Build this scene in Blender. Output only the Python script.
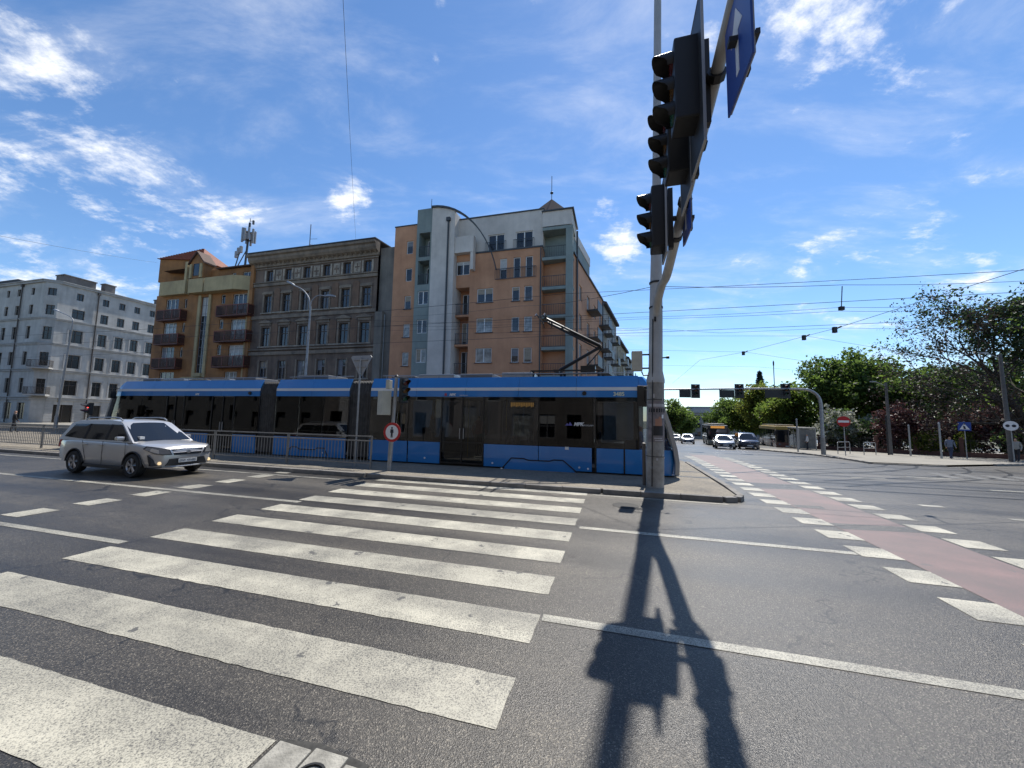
import bpy, bmesh, math, random
import numpy as np
from mathutils import Vector, Matrix, Euler
random.seed(7)
rng = np.random.default_rng(7)
scene = bpy.context.scene
for o in list(bpy.data.objects):
    bpy.data.objects.remove(o)
COL = scene.collection

# ------------------------------------------------------------------ camera
CAM_H = 1.98
cam_d = bpy.data.cameras.new('camera')
cam = bpy.data.objects.new('camera', cam_d)
COL.objects.link(cam)
cam_d.sensor_width = 36.0
cam_d.lens = 36.0 * 376.0 / 1024.0
cam_d.clip_start = 0.05
cam_d.clip_end = 6000
cam.matrix_world = Matrix.Translation((0, 0, CAM_H)) @ Matrix.Rotation(math.radians(90) + math.atan(34 / 376.0), 4, 'X') @ Matrix.Rotation(math.radians(1.07), 4, 'Z')
scene.camera = cam

# ------------------------------------------------------------------ sun, sky, exposure
SUN_AZ = math.radians(24.0)      # right of the camera's forward direction (+Y)
SUN_EL = math.radians(55.0)
sun_dir = Vector((math.sin(SUN_AZ) * math.cos(SUN_EL), math.cos(SUN_AZ) * math.cos(SUN_EL), math.sin(SUN_EL)))
sun_d = bpy.data.lights.new('sun', 'SUN')
sun_d.energy = 5.0
sun_d.angle = math.radians(0.53)
sun_d.color = (1.0, 0.955, 0.88)
sun = bpy.data.objects.new('sun', sun_d)
COL.objects.link(sun)
sun.rotation_euler = sun_dir.to_track_quat('Z', 'Y').to_euler()
sun.location = (30, 60, 80)

world = bpy.data.worlds.new('World')
scene.world = world
world.use_nodes = True
wn, wl = world.node_tree.nodes, world.node_tree.links
wn.clear()

def W_(t, **kw):
    n = wn.new(t)
    for k, v in kw.items():
        setattr(n, k, v)
    return n
sky = W_('ShaderNodeTexSky', sky_type='NISHITA')
sky.sun_disc = False
sky.sun_elevation = SUN_EL
sky.sun_rotation = SUN_AZ
sky.air_density = 1.0
sky.dust_density = 0.05
sky.ozone_density = 5.0
sky.altitude = 120
tc = W_('ShaderNodeTexCoord')

def wmath(op, a, b=None, c=None):
    n = W_('ShaderNodeMath', operation=op)
    for i, x in enumerate((a, b, c)):
        if x is None:
            continue
        if isinstance(x, (int, float)):
            n.inputs[i].default_value = x
        else:
            wl.new(x, n.inputs[i])
    return n.outputs[0]
sep = W_('ShaderNodeSeparateXYZ')
wl.new(tc.outputs['Generated'], sep.inputs[0])
zc = wmath('ADD', wmath('MAXIMUM', sep.outputs[2], 0.0), 0.22)
comb = W_('ShaderNodeCombineXYZ')
wl.new(wmath('DIVIDE', sep.outputs[0], zc), comb.inputs[0])
wl.new(wmath('DIVIDE', sep.outputs[1], zc), comb.inputs[1])
# streaky high cloud + ragged puffs, both on a cloud layer seen in perspective
rotm = W_('ShaderNodeMapping')
rotm.inputs['Rotation'].default_value = (0, 0, math.radians(35))
rotm.inputs['Scale'].default_value = (1.0, 2.1, 1.0)
wl.new(comb.outputs[0], rotm.inputs[0])
n1 = W_('ShaderNodeTexNoise')
n1.inputs['Scale'].default_value = 2.1
n1.inputs['Detail'].default_value = 11
n1.inputs['Roughness'].default_value = 0.63
n1.inputs['Distortion'].default_value = 0.35
wl.new(rotm.outputs[0], n1.inputs['Vector'])
n2 = W_('ShaderNodeTexNoise')
n2.inputs['Scale'].default_value = 9.0
n2.inputs['Detail'].default_value = 9
n2.inputs['Roughness'].default_value = 0.66
wl.new(comb.outputs[0], n2.inputs['Vector'])
# where banks of cloud stand in the sky: direction, angular radius, strength
BANKS = [(-0.707, 0.543, 0.454, 0.15, 0.34), (-0.723, 0.507, 0.469, 0.12, 0.32), (-0.705, 0.608, 0.364, 0.17, 0.36), (-0.688, 0.645, 0.331, 0.14, 0.34), (-0.743, 0.541, 0.394, 0.15, 0.34), (-0.633, 0.68, 0.37, 0.14, 0.28), (-0.357, 0.796, 0.488, 0.055, 0.56), (-0.161, 0.688, 0.707, 0.02, 0.4), (0.02, 0.634, 0.773, 0.03, 0.36), (-0.146, 0.629, 0.763, 0.03, 0.34), (0.562, 0.547, 0.62, 0.11, 0.42), (0.471, 0.571, 0.672, 0.10, 0.36), (0.585, 0.515, 0.627, 0.06, 0.25), (0.666, 0.55, 0.504, 0.06, 0.18), (0.254, 0.872, 0.418, 0.070, 0.56), (0.212, 0.847, 0.488, 0.045, 0.46), (0.766, 0.591, 0.254, 0.035, 0.4), (0.35, 0.628, 0.695, 0.06, 0.34), (0.625, 0.719, 0.303, 0.17, 0.22), (0.732, 0.591, 0.338, 0.18, 0.22), (-0.778, 0.57, 0.264, 0.045, 0.36), (-0.731, 0.648, 0.212, 0.08, 0.44), (-0.78, 0.59, 0.207, 0.07, 0.4), (-0.61, 0.712, 0.348, 0.05, 0.22)]
bias = None
for bx_, by_, bz_, br_, bw_ in BANKS:
    d = W_('ShaderNodeVectorMath', operation='DISTANCE')
    wl.new(tc.outputs['Generated'], d.inputs[0])
    d.inputs[1].default_value = (bx_, by_, bz_)
    m = W_('ShaderNodeMapRange', interpolation_type='SMOOTHSTEP')
    wl.new(d.outputs['Value'], m.inputs['Value'])
    m.inputs['From Min'].default_value = 0.0
    m.inputs['From Max'].default_value = br_ * 1.5
    m.inputs['To Min'].default_value = bw_
    m.inputs['To Max'].default_value = 0.0
    bias = m.outputs[0] if bias is None else wmath('MAXIMUM', bias, m.outputs[0])
mix_noise = wmath('ADD', wmath('MULTIPLY', n1.outputs['Fac'], 0.55), wmath('MULTIPLY', n2.outputs['Fac'], 0.45))
dens = wmath('ADD', wmath('MULTIPLY_ADD', wmath('SUBTRACT', mix_noise, 0.5), 2.6, 0.5), bias)
puff = W_('ShaderNodeMapRange', interpolation_type='SMOOTHSTEP')
wl.new(dens, puff.inputs['Value'])
puff.inputs['From Min'].default_value = 0.74
puff.inputs['From Max'].default_value = 1.22
cirrus = W_('ShaderNodeMapRange', interpolation_type='SMOOTHSTEP')
wl.new(n1.outputs['Fac'], cirrus.inputs['Value'])
cirrus.inputs['From Min'].default_value = 0.43
cirrus.inputs['From Max'].default_value = 0.85
cirrus.inputs['To Max'].default_value = 0.42
cover = wmath('MINIMUM', wmath('ADD', puff.outputs[0], cirrus.outputs[0]), 0.93)
hor = W_('ShaderNodeMapRange')
wl.new(sep.outputs[2], hor.inputs['Value'])
hor.inputs['From Min'].default_value = 0.0
hor.inputs['From Max'].default_value = 0.08
cover = wmath('MULTIPLY', cover, hor.outputs[0])
cmix = W_('ShaderNodeMix', data_type='RGBA')
wl.new(cover, cmix.inputs[0])
hsv = W_('ShaderNodeHueSaturation')
hsv.inputs['Saturation'].default_value = 1.08
hsv.inputs['Value'].default_value = 1.0
wl.new(sky.outputs[0], hsv.inputs['Color'])
wl.new(hsv.outputs[0], cmix.inputs[6])
cmix.inputs[7].default_value = (6.8, 6.95, 7.2, 1)
bg = W_('ShaderNodeBackground')
bg.inputs['Strength'].default_value = 0.135
wl.new(cmix.outputs[2], bg.inputs['Color'])
wo = W_('ShaderNodeOutputWorld')
wl.new(bg.outputs[0], wo.inputs['Surface'])

vs = scene.view_settings
vs.view_transform = 'Standard'
vs.look = 'None'
vs.exposure = 0.32
vs.gamma = 1.0
vs.use_curve_mapping = False
scene.render.engine = 'CYCLES'
scene.render.resolution_x = 1024
scene.render.resolution_y = 768

# ------------------------------------------------------------------ street frame: u along the road, v across it
RA = math.radians(-15.5)
def UV(u, v, z=0.0):
    return Vector((u * math.cos(RA) - v * math.sin(RA), u * math.sin(RA) + v * math.cos(RA), z))
def toUV(x, y):
    return (x * math.cos(RA) + y * math.sin(RA), -x * math.sin(RA) + y * math.cos(RA))
def gz(x, y):
    """ground height: level at the crossing, falling away along the far street"""
    q = x * .39 + y * .92
    t = (q - 22) / 3.0
    sp = 3.0 * (math.log1p(math.exp(-abs(t))) + max(t, 0))
    return -.034 * min(sp, 140)

# ------------------------------------------------------------------ materials
MATS = {}
def mat(name, color, rough=0.6, metal=0.0, var=0.0, vscale=6.0, bump=0.0, bscale=40.0, color2=None, spec=0.5, coat=0.0, emit=None, estr=0.0, coords='Object', stretch=None, detail=6):
    if name in MATS:
        return MATS[name]
    m = bpy.data.materials.new(name)
    m.use_nodes = True
    nt = m.node_tree
    b = nt.nodes['Principled BSDF']
    b.inputs['Base Color'].default_value = (*color, 1)
    b.inputs['Roughness'].default_value = rough
    b.inputs['Metallic'].default_value = metal
    b.inputs['Specular IOR Level'].default_value = spec
    if coat:
        b.inputs['Coat Weight'].default_value = coat
        b.inputs['Coat Roughness'].default_value = 0.05
    if emit:
        b.inputs['Emission Color'].default_value = (*emit, 1)
        b.inputs['Emission Strength'].default_value = estr
    if var or bump or color2:
        if coords == 'World':
            g = nt.nodes.new('ShaderNodeNewGeometry'); vec = g.outputs['Position']
        else:
            t = nt.nodes.new('ShaderNodeTexCoord'); vec = t.outputs['Object']
        if stretch:
            mp = nt.nodes.new('ShaderNodeMapping'); mp.inputs['Scale'].default_value = stretch
            nt.links.new(vec, mp.inputs[0]); vec = mp.outputs[0]
        if var or color2:
            n = nt.nodes.new('ShaderNodeTexNoise')
            n.inputs['Scale'].default_value = vscale
            n.inputs['Detail'].default_value = detail
            n.inputs['Roughness'].default_value = .6
            nt.links.new(vec, n.inputs['Vector'])
            r = nt.nodes.new('ShaderNodeValToRGB')
            c2 = color2 or tuple(max(0, c * (1 - var)) for c in color)
            c1 = color if color2 else tuple(min(1, c * (1 + var)) for c in color)
            r.color_ramp.elements[0].position = .32; r.color_ramp.elements[0].color = (*c2, 1)
            r.color_ramp.elements[1].position = .68; r.color_ramp.elements[1].color = (*c1, 1)
            nt.links.new(n.outputs['Fac'], r.inputs[0])
            nt.links.new(r.outputs[0], b.inputs['Base Color'])
        if bump:
            n = nt.nodes.new('ShaderNodeTexNoise')
            n.inputs['Scale'].default_value = bscale; n.inputs['Detail'].default_value = 5
            nt.links.new(vec, n.inputs['Vector'])
            bp = nt.nodes.new('ShaderNodeBump'); bp.inputs['Strength'].default_value = bump; bp.inputs['Distance'].default_value = .02
            nt.links.new(n.outputs['Fac'], bp.inputs['Height'])
            nt.links.new(bp.outputs[0], b.inputs['Normal'])
    MATS[name] = m
    return m

def nodes_of(name):
    m = bpy.data.materials.new(name); m.use_nodes = True
    MATS[name] = m
    return m, m.node_tree, m.node_tree.nodes['Principled BSDF']

def _n(nt, t, ins=None, **kw):
    n = nt.nodes.new(t)
    for k, v in kw.items(): setattr(n, k, v)
    for k, v in (ins or {}).items(): n.inputs[k].default_value = v
    return n

def make_asphalt():
    m, nt, b = nodes_of('asphalt')
    L = nt.links
    g = _n(nt, 'ShaderNodeNewGeometry'); P = g.outputs['Position']
    rot = _n(nt, 'ShaderNodeMapping'); rot.inputs['Rotation'].default_value = (0, 0, -RA)
    L.new(P, rot.inputs[0])
    grain = _n(nt, 'ShaderNodeTexVoronoi', {'Scale': 125.0}); L.new(P, grain.inputs['Vector'])
    fine = _n(nt, 'ShaderNodeTexNoise', {'Scale': 70.0, 'Detail': 4.0, 'Roughness': .7}); L.new(P, fine.inputs['Vector'])
    stain = _n(nt, 'ShaderNodeTexNoise', {'Scale': .55, 'Detail': 7.0, 'Roughness': .6}); L.new(P, stain.inputs['Vector'])
    lane = _n(nt, 'ShaderNodeMapping'); lane.inputs['Scale'].default_value = (.05, .75, 1); L.new(rot.outputs[0], lane.inputs[0])
    tyre = _n(nt, 'ShaderNodeTexNoise', {'Scale': 1.0, 'Detail': 5.0, 'Roughness': .55}); L.new(lane.outputs[0], tyre.inputs['Vector'])
    r1 = _n(nt, 'ShaderNodeValToRGB'); L.new(grain.outputs['Color'], r1.inputs[0])
    e = r1.color_ramp.elements; e[0].position = .12; e[0].color = (.027, .0255, .0235, 1); e[1].position = .95; e[1].color = (.245, .226, .196, 1)
    mid = r1.color_ramp.elements.new(.70); mid.color = (.072, .067, .061, 1)
    mx = _n(nt, 'ShaderNodeMix', data_type='RGBA', blend_type='MULTIPLY'); mx.inputs[0].default_value = 1
    r2 = _n(nt, 'ShaderNodeValToRGB'); L.new(stain.outputs['Fac'], r2.inputs[0])
    e = r2.color_ramp.elements; e[0].position = .3; e[0].color = (.60, .60, .61, 1); e[1].position = .72; e[1].color = (1.25, 1.21, 1.12, 1)
    L.new(r1.outputs[0], mx.inputs[6]); L.new(r2.outputs[0], mx.inputs[7])
    mx2 = _n(nt, 'ShaderNodeMix', data_type='RGBA', blend_type='MULTIPLY'); mx2.inputs[0].default_value = 1
    r3 = _n(nt, 'ShaderNodeValToRGB'); L.new(tyre.outputs['Fac'], r3.inputs[0])
    e = r3.color_ramp.elements; e[0].position = .36; e[0].color = (.62, .61, .61, 1); e[1].position = .64; e[1].color = (1.28, 1.24, 1.15, 1)
    L.new(mx.outputs[2], mx2.inputs[6]); L.new(r3.outputs[0], mx2.inputs[7])
    # hairline cracks
    warp = _n(nt, 'ShaderNodeTexNoise', {'Scale': 1.3, 'Detail': 5.0}); L.new(P, warp.inputs['Vector'])
    va = _n(nt, 'ShaderNodeVectorMath', operation='MULTIPLY_ADD'); L.new(warp.outputs['Color'], va.inputs[0]); va.inputs[1].default_value = (1.6, 1.6, 0); L.new(P, va.inputs[2])
    cr = _n(nt, 'ShaderNodeTexVoronoi', {'Scale': .30}, feature='DISTANCE_TO_EDGE'); L.new(va.outputs[0], cr.inputs['Vector'])
    lt = _n(nt, 'ShaderNodeMapRange', {'From Min': .0025, 'From Max': .006}); L.new(cr.outputs['Distance'], lt.inputs['Value'])
    gap = _n(nt, 'ShaderNodeMapRange', {'From Min': .50, 'From Max': .56}); L.new(stain.outputs['Fac'], gap.inputs['Value'])
    crk = _n(nt, 'ShaderNodeMath', operation='MAXIMUM'); L.new(lt.outputs[0], crk.inputs[0]); L.new(gap.outputs[0], crk.inputs[1])
    mx3 = _n(nt, 'ShaderNodeMix', data_type='RGBA'); mx3.inputs[6].default_value = (.018, .017, .016, 1)
    L.new(crk.outputs[0], mx3.inputs[0]); L.new(mx2.outputs[2], mx3.inputs[7])
    L.new(mx3.outputs[2], b.inputs['Base Color'])
    rr = _n(nt, 'ShaderNodeMapRange', {'From Min': .3, 'From Max': .7, 'To Min': .33, 'To Max': .50}); L.new(tyre.outputs['Fac'], rr.inputs['Value'])
    L.new(rr.outputs[0], b.inputs['Roughness'])
    b.inputs['Specular IOR Level'].default_value = .45
    bp = _n(nt, 'ShaderNodeBump', {'Strength': .45, 'Distance': .006})
    add = _n(nt, 'ShaderNodeMath', operation='ADD'); L.new(fine.outputs['Fac'], add.inputs[0]); L.new(grain.outputs['Distance'], add.inputs[1])
    L.new(add.outputs[0], bp.inputs['Height']); L.new(bp.outputs[0], b.inputs['Normal'])
    return m

def make_paint(name, col, worn=(.068, .066, .062), lo=.36, hi=.50, rough=.55):
    """thermoplastic road paint, pitted and worn through to the asphalt in places"""
    m, nt, b = nodes_of(name)
    L = nt.links
    g = _n(nt, 'ShaderNodeNewGeometry'); P = g.outputs['Position']
    pit = _n(nt, 'ShaderNodeTexVoronoi', {'Scale': 95.0}); L.new(P, pit.inputs['Vector'])
    n = _n(nt, 'ShaderNodeTexNoise', {'Scale': 85.0, 'Detail': 5.0, 'Roughness': .7}); L.new(P, n.inputs['Vector'])
    big = _n(nt, 'ShaderNodeTexNoise', {'Scale': 1.4, 'Detail': 5.0, 'Roughness': .6}); L.new(P, big.inputs['Vector'])
    s = _n(nt, 'ShaderNodeMath', operation='MULTIPLY_ADD'); L.new(big.outputs['Fac'], s.inputs[0]); s.inputs[1].default_value = .30; L.new(n.outputs['Fac'], s.inputs[2])
    s2 = _n(nt, 'ShaderNodeMath', operation='MULTIPLY_ADD'); L.new(pit.outputs['Distance'], s2.inputs[0]); s2.inputs[1].default_value = -.12; L.new(s.outputs[0], s2.inputs[2])
    mr = _n(nt, 'ShaderNodeMapRange', {'From Min': lo + .06, 'From Max': hi + .14}); L.new(s2.outputs[0], mr.inputs['Value'])
    chipn = _n(nt, 'ShaderNodeTexNoise', {'Scale': 3.1, 'Detail': 7.0, 'Roughness': .55}); L.new(P, chipn.inputs['Vector'])
    chip = _n(nt, 'ShaderNodeMapRange', {'From Min': .655, 'From Max': .675, 'To Min': 1.0, 'To Max': .12}); L.new(chipn.outputs['Fac'], chip.inputs['Value'])
    rot = _n(nt, 'ShaderNodeMapping'); rot.inputs['Rotation'].default_value = (0, 0, -RA); L.new(P, rot.inputs[0])
    ln = _n(nt, 'ShaderNodeMapping'); ln.inputs['Scale'].default_value = (.06, 1.1, 1); L.new(rot.outputs[0], ln.inputs[0])
    trk = _n(nt, 'ShaderNodeTexNoise', {'Scale': 1.0, 'Detail': 6.0, 'Roughness': .6}); L.new(ln.outputs[0], trk.inputs['Vector'])
    tw = _n(nt, 'ShaderNodeMapRange', {'From Min': .36, 'From Max': .58, 'To Min': .58, 'To Max': 1.0}); L.new(trk.outputs['Fac'], tw.inputs['Value'])
    cw = _n(nt, 'ShaderNodeMath', operation='MULTIPLY'); L.new(chip.outputs[0], cw.inputs[0]); L.new(tw.outputs[0], cw.inputs[1])
    cm_ = _n(nt, 'ShaderNodeMath', operation='MULTIPLY'); L.new(mr.outputs[0], cm_.inputs[0]); L.new(cw.outputs[0], cm_.inputs[1])
    tone = _n(nt, 'ShaderNodeValToRGB'); L.new(big.outputs['Fac'], tone.inputs[0])
    e = tone.color_ramp.elements; e[0].position = .3; e[0].color = (*[c * .74 for c in col], 1); e[1].position = .7; e[1].color = (*[min(1, c * 1.1) for c in col], 1)
    mx = _n(nt, 'ShaderNodeMix', data_type='RGBA'); L.new(cm_.outputs[0], mx.inputs[0]); mx.inputs[6].default_value = (*worn, 1); L.new(tone.outputs[0], mx.inputs[7])
    L.new(mx.outputs[2], b.inputs['Base Color'])
    b.inputs['Roughness'].default_value = rough
    bp = _n(nt, 'ShaderNodeBump', {'Strength': .5, 'Distance': .006}); L.new(s2.outputs[0], bp.inputs['Height']); L.new(bp.outputs[0], b.inputs['Normal'])
    return m

def make_glass(name, tint=(.30, .34, .36), rough=.02, refl=1.0):
    m, nt, b = nodes_of(name)
    nt.nodes.remove(b)
    L = nt.links
    out = nt.nodes['Material Output']
    tr = _n(nt, 'ShaderNodeBsdfTransparent'); tr.inputs[0].default_value = (*tint, 1)
    gl = _n(nt, 'ShaderNodeBsdfGlossy'); gl.inputs['Roughness'].default_value = rough
    fr = _n(nt, 'ShaderNodeFresnel', {'IOR': 1.55})
    mu = _n(nt, 'ShaderNodeMath', operation='MULTIPLY'); L.new(fr.outputs[0], mu.inputs[0]); mu.inputs[1].default_value = refl
    mx = _n(nt, 'ShaderNodeMixShader'); L.new(mu.outputs[0], mx.inputs[0]); L.new(tr.outputs[0], mx.inputs[1]); L.new(gl.outputs[0], mx.inputs[2])
    L.new(mx.outputs[0], out.inputs['Surface'])
    return m

def make_plaster(name, col, dark, streak=.5, scale=.35, rough=.85):
    """rendered wall: blotches, rain streaks running down, fine grain"""
    m, nt, b = nodes_of(name)
    L = nt.links
    t = _n(nt, 'ShaderNodeTexCoord'); P = t.outputs['Object']
    a = _n(nt, 'ShaderNodeTexNoise', {'Scale': scale, 'Detail': 8.0, 'Roughness': .65}); L.new(P, a.inputs['Vector'])
    mp = _n(nt, 'ShaderNodeMapping'); mp.inputs['Scale'].default_value = (1.6, 1.6, .12); L.new(P, mp.inputs[0])
    st = _n(nt, 'ShaderNodeTexNoise', {'Scale': 1.3, 'Detail': 6.0, 'Roughness': .6}); L.new(mp.outputs[0], st.inputs['Vector'])
    s = _n(nt, 'ShaderNodeMath', operation='MULTIPLY_ADD'); L.new(st.outputs['Fac'], s.inputs[0]); s.inputs[1].default_value = streak; L.new(a.outputs['Fac'], s.inputs[2])
    mr = _n(nt, 'ShaderNodeMapRange', {'From Min': .37 + streak * .37, 'From Max': .62 + streak * .60}); L.new(s.outputs[0], mr.inputs['Value'])
    mx = _n(nt, 'ShaderNodeMix', data_type='RGBA'); L.new(mr.outputs[0], mx.inputs[0]); mx.inputs[6].default_value = (*dark, 1); mx.inputs[7].default_value = (*col, 1)
    L.new(mx.outputs[2], b.inputs['Base Color'])
    b.inputs['Roughness'].default_value = rough
    f = _n(nt, 'ShaderNodeTexNoise', {'Scale': 14.0, 'Detail': 6.0}); L.new(P, f.inputs['Vector'])
    bp = _n(nt, 'ShaderNodeBump', {'Strength': .25, 'Distance': .03}); L.new(f.outputs['Fac'], bp.inputs['Height']); L.new(bp.outputs[0], b.inputs['Normal'])
    return m

def make_leaf(name, c1, c2, trans=.45):
    m, nt, b = nodes_of(name)
    L = nt.links
    nt.nodes.remove(b)
    out = nt.nodes['Material Output']
    oi = _n(nt, 'ShaderNodeNewGeometry')
    n = _n(nt, 'ShaderNodeTexNoise', {'Scale': .9, 'Detail': 5.0, 'Roughness': .7}); L.new(oi.outputs['Position'], n.inputs['Vector'])
    ra = _n(nt, 'ShaderNodeMath', operation='MULTIPLY_ADD'); L.new(oi.outputs['Random Per Island'], ra.inputs[0]); ra.inputs[1].default_value = .5; L.new(n.outputs['Fac'], ra.inputs[2])
    mr = _n(nt, 'ShaderNodeMapRange', {'From Min': .4, 'From Max': 1.1}); L.new(ra.outputs[0], mr.inputs['Value'])
    mx = _n(nt, 'ShaderNodeMix', data_type='RGBA'); L.new(mr.outputs[0], mx.inputs[0]); mx.inputs[6].default_value = (*c1, 1); mx.inputs[7].default_value = (*c2, 1)
    d = _n(nt, 'ShaderNodeBsdfPrincipled', {'Roughness': .55}); L.new(mx.outputs[2], d.inputs['Base Color'])
    t = _n(nt, 'ShaderNodeBsdfTranslucent'); L.new(mx.outputs[2], t.inputs[0])
    ms = _n(nt, 'ShaderNodeMixShader'); ms.inputs[0].default_value = trans
    L.new(d.outputs[0], ms.inputs[1]); L.new(t.outputs[0], ms.inputs[2]); L.new(ms.outputs[0], out.inputs['Surface'])
    return m

ASPH = make_asphalt()
PAINT = make_paint('road_paint_white', (.53, .495, .39))
PAINT2 = make_paint('road_paint_thin', (.54, .51, .41), lo=.38, hi=.55)
ASPH_OLD = mat('asphalt_repair', (.075, .074, .074), .6, var=.35, vscale=90, bump=.4, bscale=110, coords='World')
PINK = make_paint('bike_lane_red', (.215, .125, .113), worn=(.10, .09, .085), lo=.30, hi=.62, rough=.6)

# ------------------------------------------------------------------ mesh helpers
class MB:
    """collects shapes, then links them as ONE mesh object"""
    def __init__(self, M=None):
        self.v, self.f, self.m = [], [], []
        self.M = M
        self.cur = 0
    def P(self, p):
        p = Vector(p)
        if self.M is not None: p = self.M @ p
        self.v.append(tuple(p)); return len(self.v) - 1
    def face(self, pts, mi=None):
        ids = [self.P(p) for p in pts]
        self.f.append(ids); self.m.append(self.cur if mi is None else mi)
    def box(self, x0, x1, y0, y1, z0, z1, mi=None):
        i = [self.P((x, y, z)) for z in (z0, z1) for y in (y0, y1) for x in (x0, x1)]
        for q in ((0, 2, 3, 1), (4, 5, 7, 6), (0, 1, 5, 4), (2, 6, 7, 3), (0, 4, 6, 2), (1, 3, 7, 5)):
            self.f.append([i[k] for k in q]); self.m.append(self.cur if mi is None else mi)
        return self
    def prism(self, poly, fn, a, b, mi=None):
        """poly: 2-D outline (ccw), fn(p, t) -> 3-D point, extruded from a to b"""
        A = [self.P(fn(p, a)) for p in poly]; B = [self.P(fn(p, b)) for p in poly]
        n = len(poly); mm = self.cur if mi is None else mi
        self.f.append(A[::-1]); self.m.append(mm); self.f.append(B); self.m.append(mm)
        for k in range(n):
            self.f.append([A[k], A[(k + 1) % n], B[(k + 1) % n], B[k]]); self.m.append(mm)
        return self
    def tube(self, pts, r, n=6, cap=True, mi=None):
        pts = [Vector(p) for p in pts]
        rs = r if isinstance(r, (list, tuple)) else [r] * len(pts)
        rings = []
        up = None
        for i, p in enumerate(pts):
            t = (pts[min(i + 1, len(pts) - 1)] - pts[max(i - 1, 0)])
            if t.length < 1e-9: t = Vector((0, 0, 1))
            t.normalize()
            if up is None or abs(up.dot(t)) > .98:
                up = Vector((0, 0, 1)) if abs(t.z) < .95 else Vector((1, 0, 0))
            s = t.cross(up).normalized(); w = s.cross(t).normalized(); up = w
            rings.append([self.P(p + (s * math.cos(2 * math.pi * k / n) + w * math.sin(2 * math.pi * k / n)) * rs[i]) for k in range(n)])
        mm = self.cur if mi is None else mi
        for a, b in zip(rings[:-1], rings[1:]):
            for k in range(n):
                self.f.append([a[k], a[(k + 1) % n], b[(k + 1) % n], b[k]]); self.m.append(mm)
        if cap:
            self.f.append(rings[0][::-1]); self.m.append(mm); self.f.append(rings[-1]); self.m.append(mm)
        return self
    def lathe(self, prof, c=(0, 0, 0), axis='Z', n=16, mi=None, cap=True):
        c = Vector(c); rings = []
        for r, h in prof:
            ring = []
            for k in range(n):
                a = 2 * math.pi * k / n
                q = {'Z': (r * math.cos(a), r * math.sin(a), h), 'Y': (r * math.sin(a), h, r * math.cos(a)), 'X': (h, r * math.cos(a), r * math.sin(a))}[axis]
                ring.append(self.P(c + Vector(q)))
            rings.append(ring)
        mm = self.cur if mi is None else mi
        for a, b in zip(rings[:-1], rings[1:]):
            for k in range(n):
                self.f.append([a[k], a[(k + 1) % n], b[(k + 1) % n], b[k]]); self.m.append(mm)
        if cap:
            self.f.append(rings[0][::-1]); self.m.append(mm); self.f.append(rings[-1]); self.m.append(mm)
        return self
    def loft(self, rings, closed=True, cap=True, mi=None):
        R = [[self.P(p) for p in r] for r in rings]; n = len(R[0]); mm = self.cur if mi is None else mi
        for a, b in zip(R[:-1], R[1:]):
            for k in range(n if closed else n - 1):
                self.f.append([a[k], a[(k + 1) % n], b[(k + 1) % n], b[k]]); self.m.append(mm)
        if cap:
            self.f.append(R[0][::-1]); self.m.append(mm); self.f.append(R[-1]); self.m.append(mm)
        return self
    def mesh(self, name, mats, smooth=False, bevel=0):
        me = bpy.data.meshes.new(name)
        me.from_pydata(self.v, [], self.f)
        if not isinstance(mats, (list, tuple)): mats = [mats]
        for x in mats: me.materials.append(x)
        if len(mats) > 1: me.polygons.foreach_set('material_index', self.m)
        if bevel:
            bm = bmesh.new(); bm.from_mesh(me)
            bmesh.ops.remove_doubles(bm, verts=bm.verts, dist=1e-5)
            bmesh.ops.bevel(bm, geom=[e for e in bm.edges if len(e.link_faces) == 2 and e.calc_face_angle(0) > .6], offset=bevel, segments=2, profile=.6, affect='EDGES', clamp_overlap=True)
            bm.to_mesh(me); bm.free()
        bm = bmesh.new(); bm.from_mesh(me); bmesh.ops.recalc_face_normals(bm, faces=bm.faces); bm.to_mesh(me); bm.free()
        if smooth:
            me.shade_smooth()
            try: me.set_sharp_from_angle(angle=math.radians(38 if smooth is True else smooth))
            except Exception: pass
        me.update()
        return me
    def build(self, name, mats, parent=None, smooth=False, bevel=0):
        return link(name, self.mesh(name, mats, smooth, bevel), parent)

def link(name, me, parent=None, M=None):
    o = bpy.data.objects.new(name, me); COL.objects.link(o)
    if parent is not None: o.parent = parent
    if M is not None: o.matrix_local = M
    return o
def tag(o, label=None, cat=None, group=None, kind=None):
    if label: o['label'] = label
    if cat: o['category'] = cat
    if group: o['group'] = group
    if kind: o['kind'] = kind
    return o
def empty(name, loc=(0, 0, 0), rz=0.0):
    o = bpy.data.objects.new(name, None); COL.objects.link(o)
    o.empty_display_size = .3
    o.location = loc; o.rotation_euler = (0, 0, rz)
    return o
def T(x, y, z): return Matrix.Translation((x, y, z))
def RZ(a): return Matrix.Rotation(a, 4, 'Z')
def RX(a): return Matrix.Rotation(a, 4, 'X')
def RY(a): return Matrix.Rotation(a, 4, 'Y')
KIDS = {}
def copy_tree(o, parent=None):
    c = o.copy(); COL.objects.link(c); c.parent = parent
    for ch in [x for x in bpy.data.objects if x.parent == o]:
        copy_tree(ch, c)
    return c
def text_mesh(body, size, material, depth=.002, shear=0.0, bold=0.0, align='CENTER'):
    cu = bpy.data.curves.new('lettering', 'FONT')
    cu.body = body; cu.size = size; cu.extrude = depth; cu.shear = shear; cu.offset = bold
    cu.align_x = align; cu.align_y = 'CENTER'; cu.resolution_u = 3
    ob = bpy.data.objects.new('lettering', cu); COL.objects.link(ob)
    dg = bpy.context.evaluated_depsgraph_get()
    me = bpy.data.meshes.new_from_object(ob.evaluated_get(dg))
    bpy.data.objects.remove(ob); bpy.data.curves.remove(cu)
    me.materials.clear(); me.materials.append(material)
    return me
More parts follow.
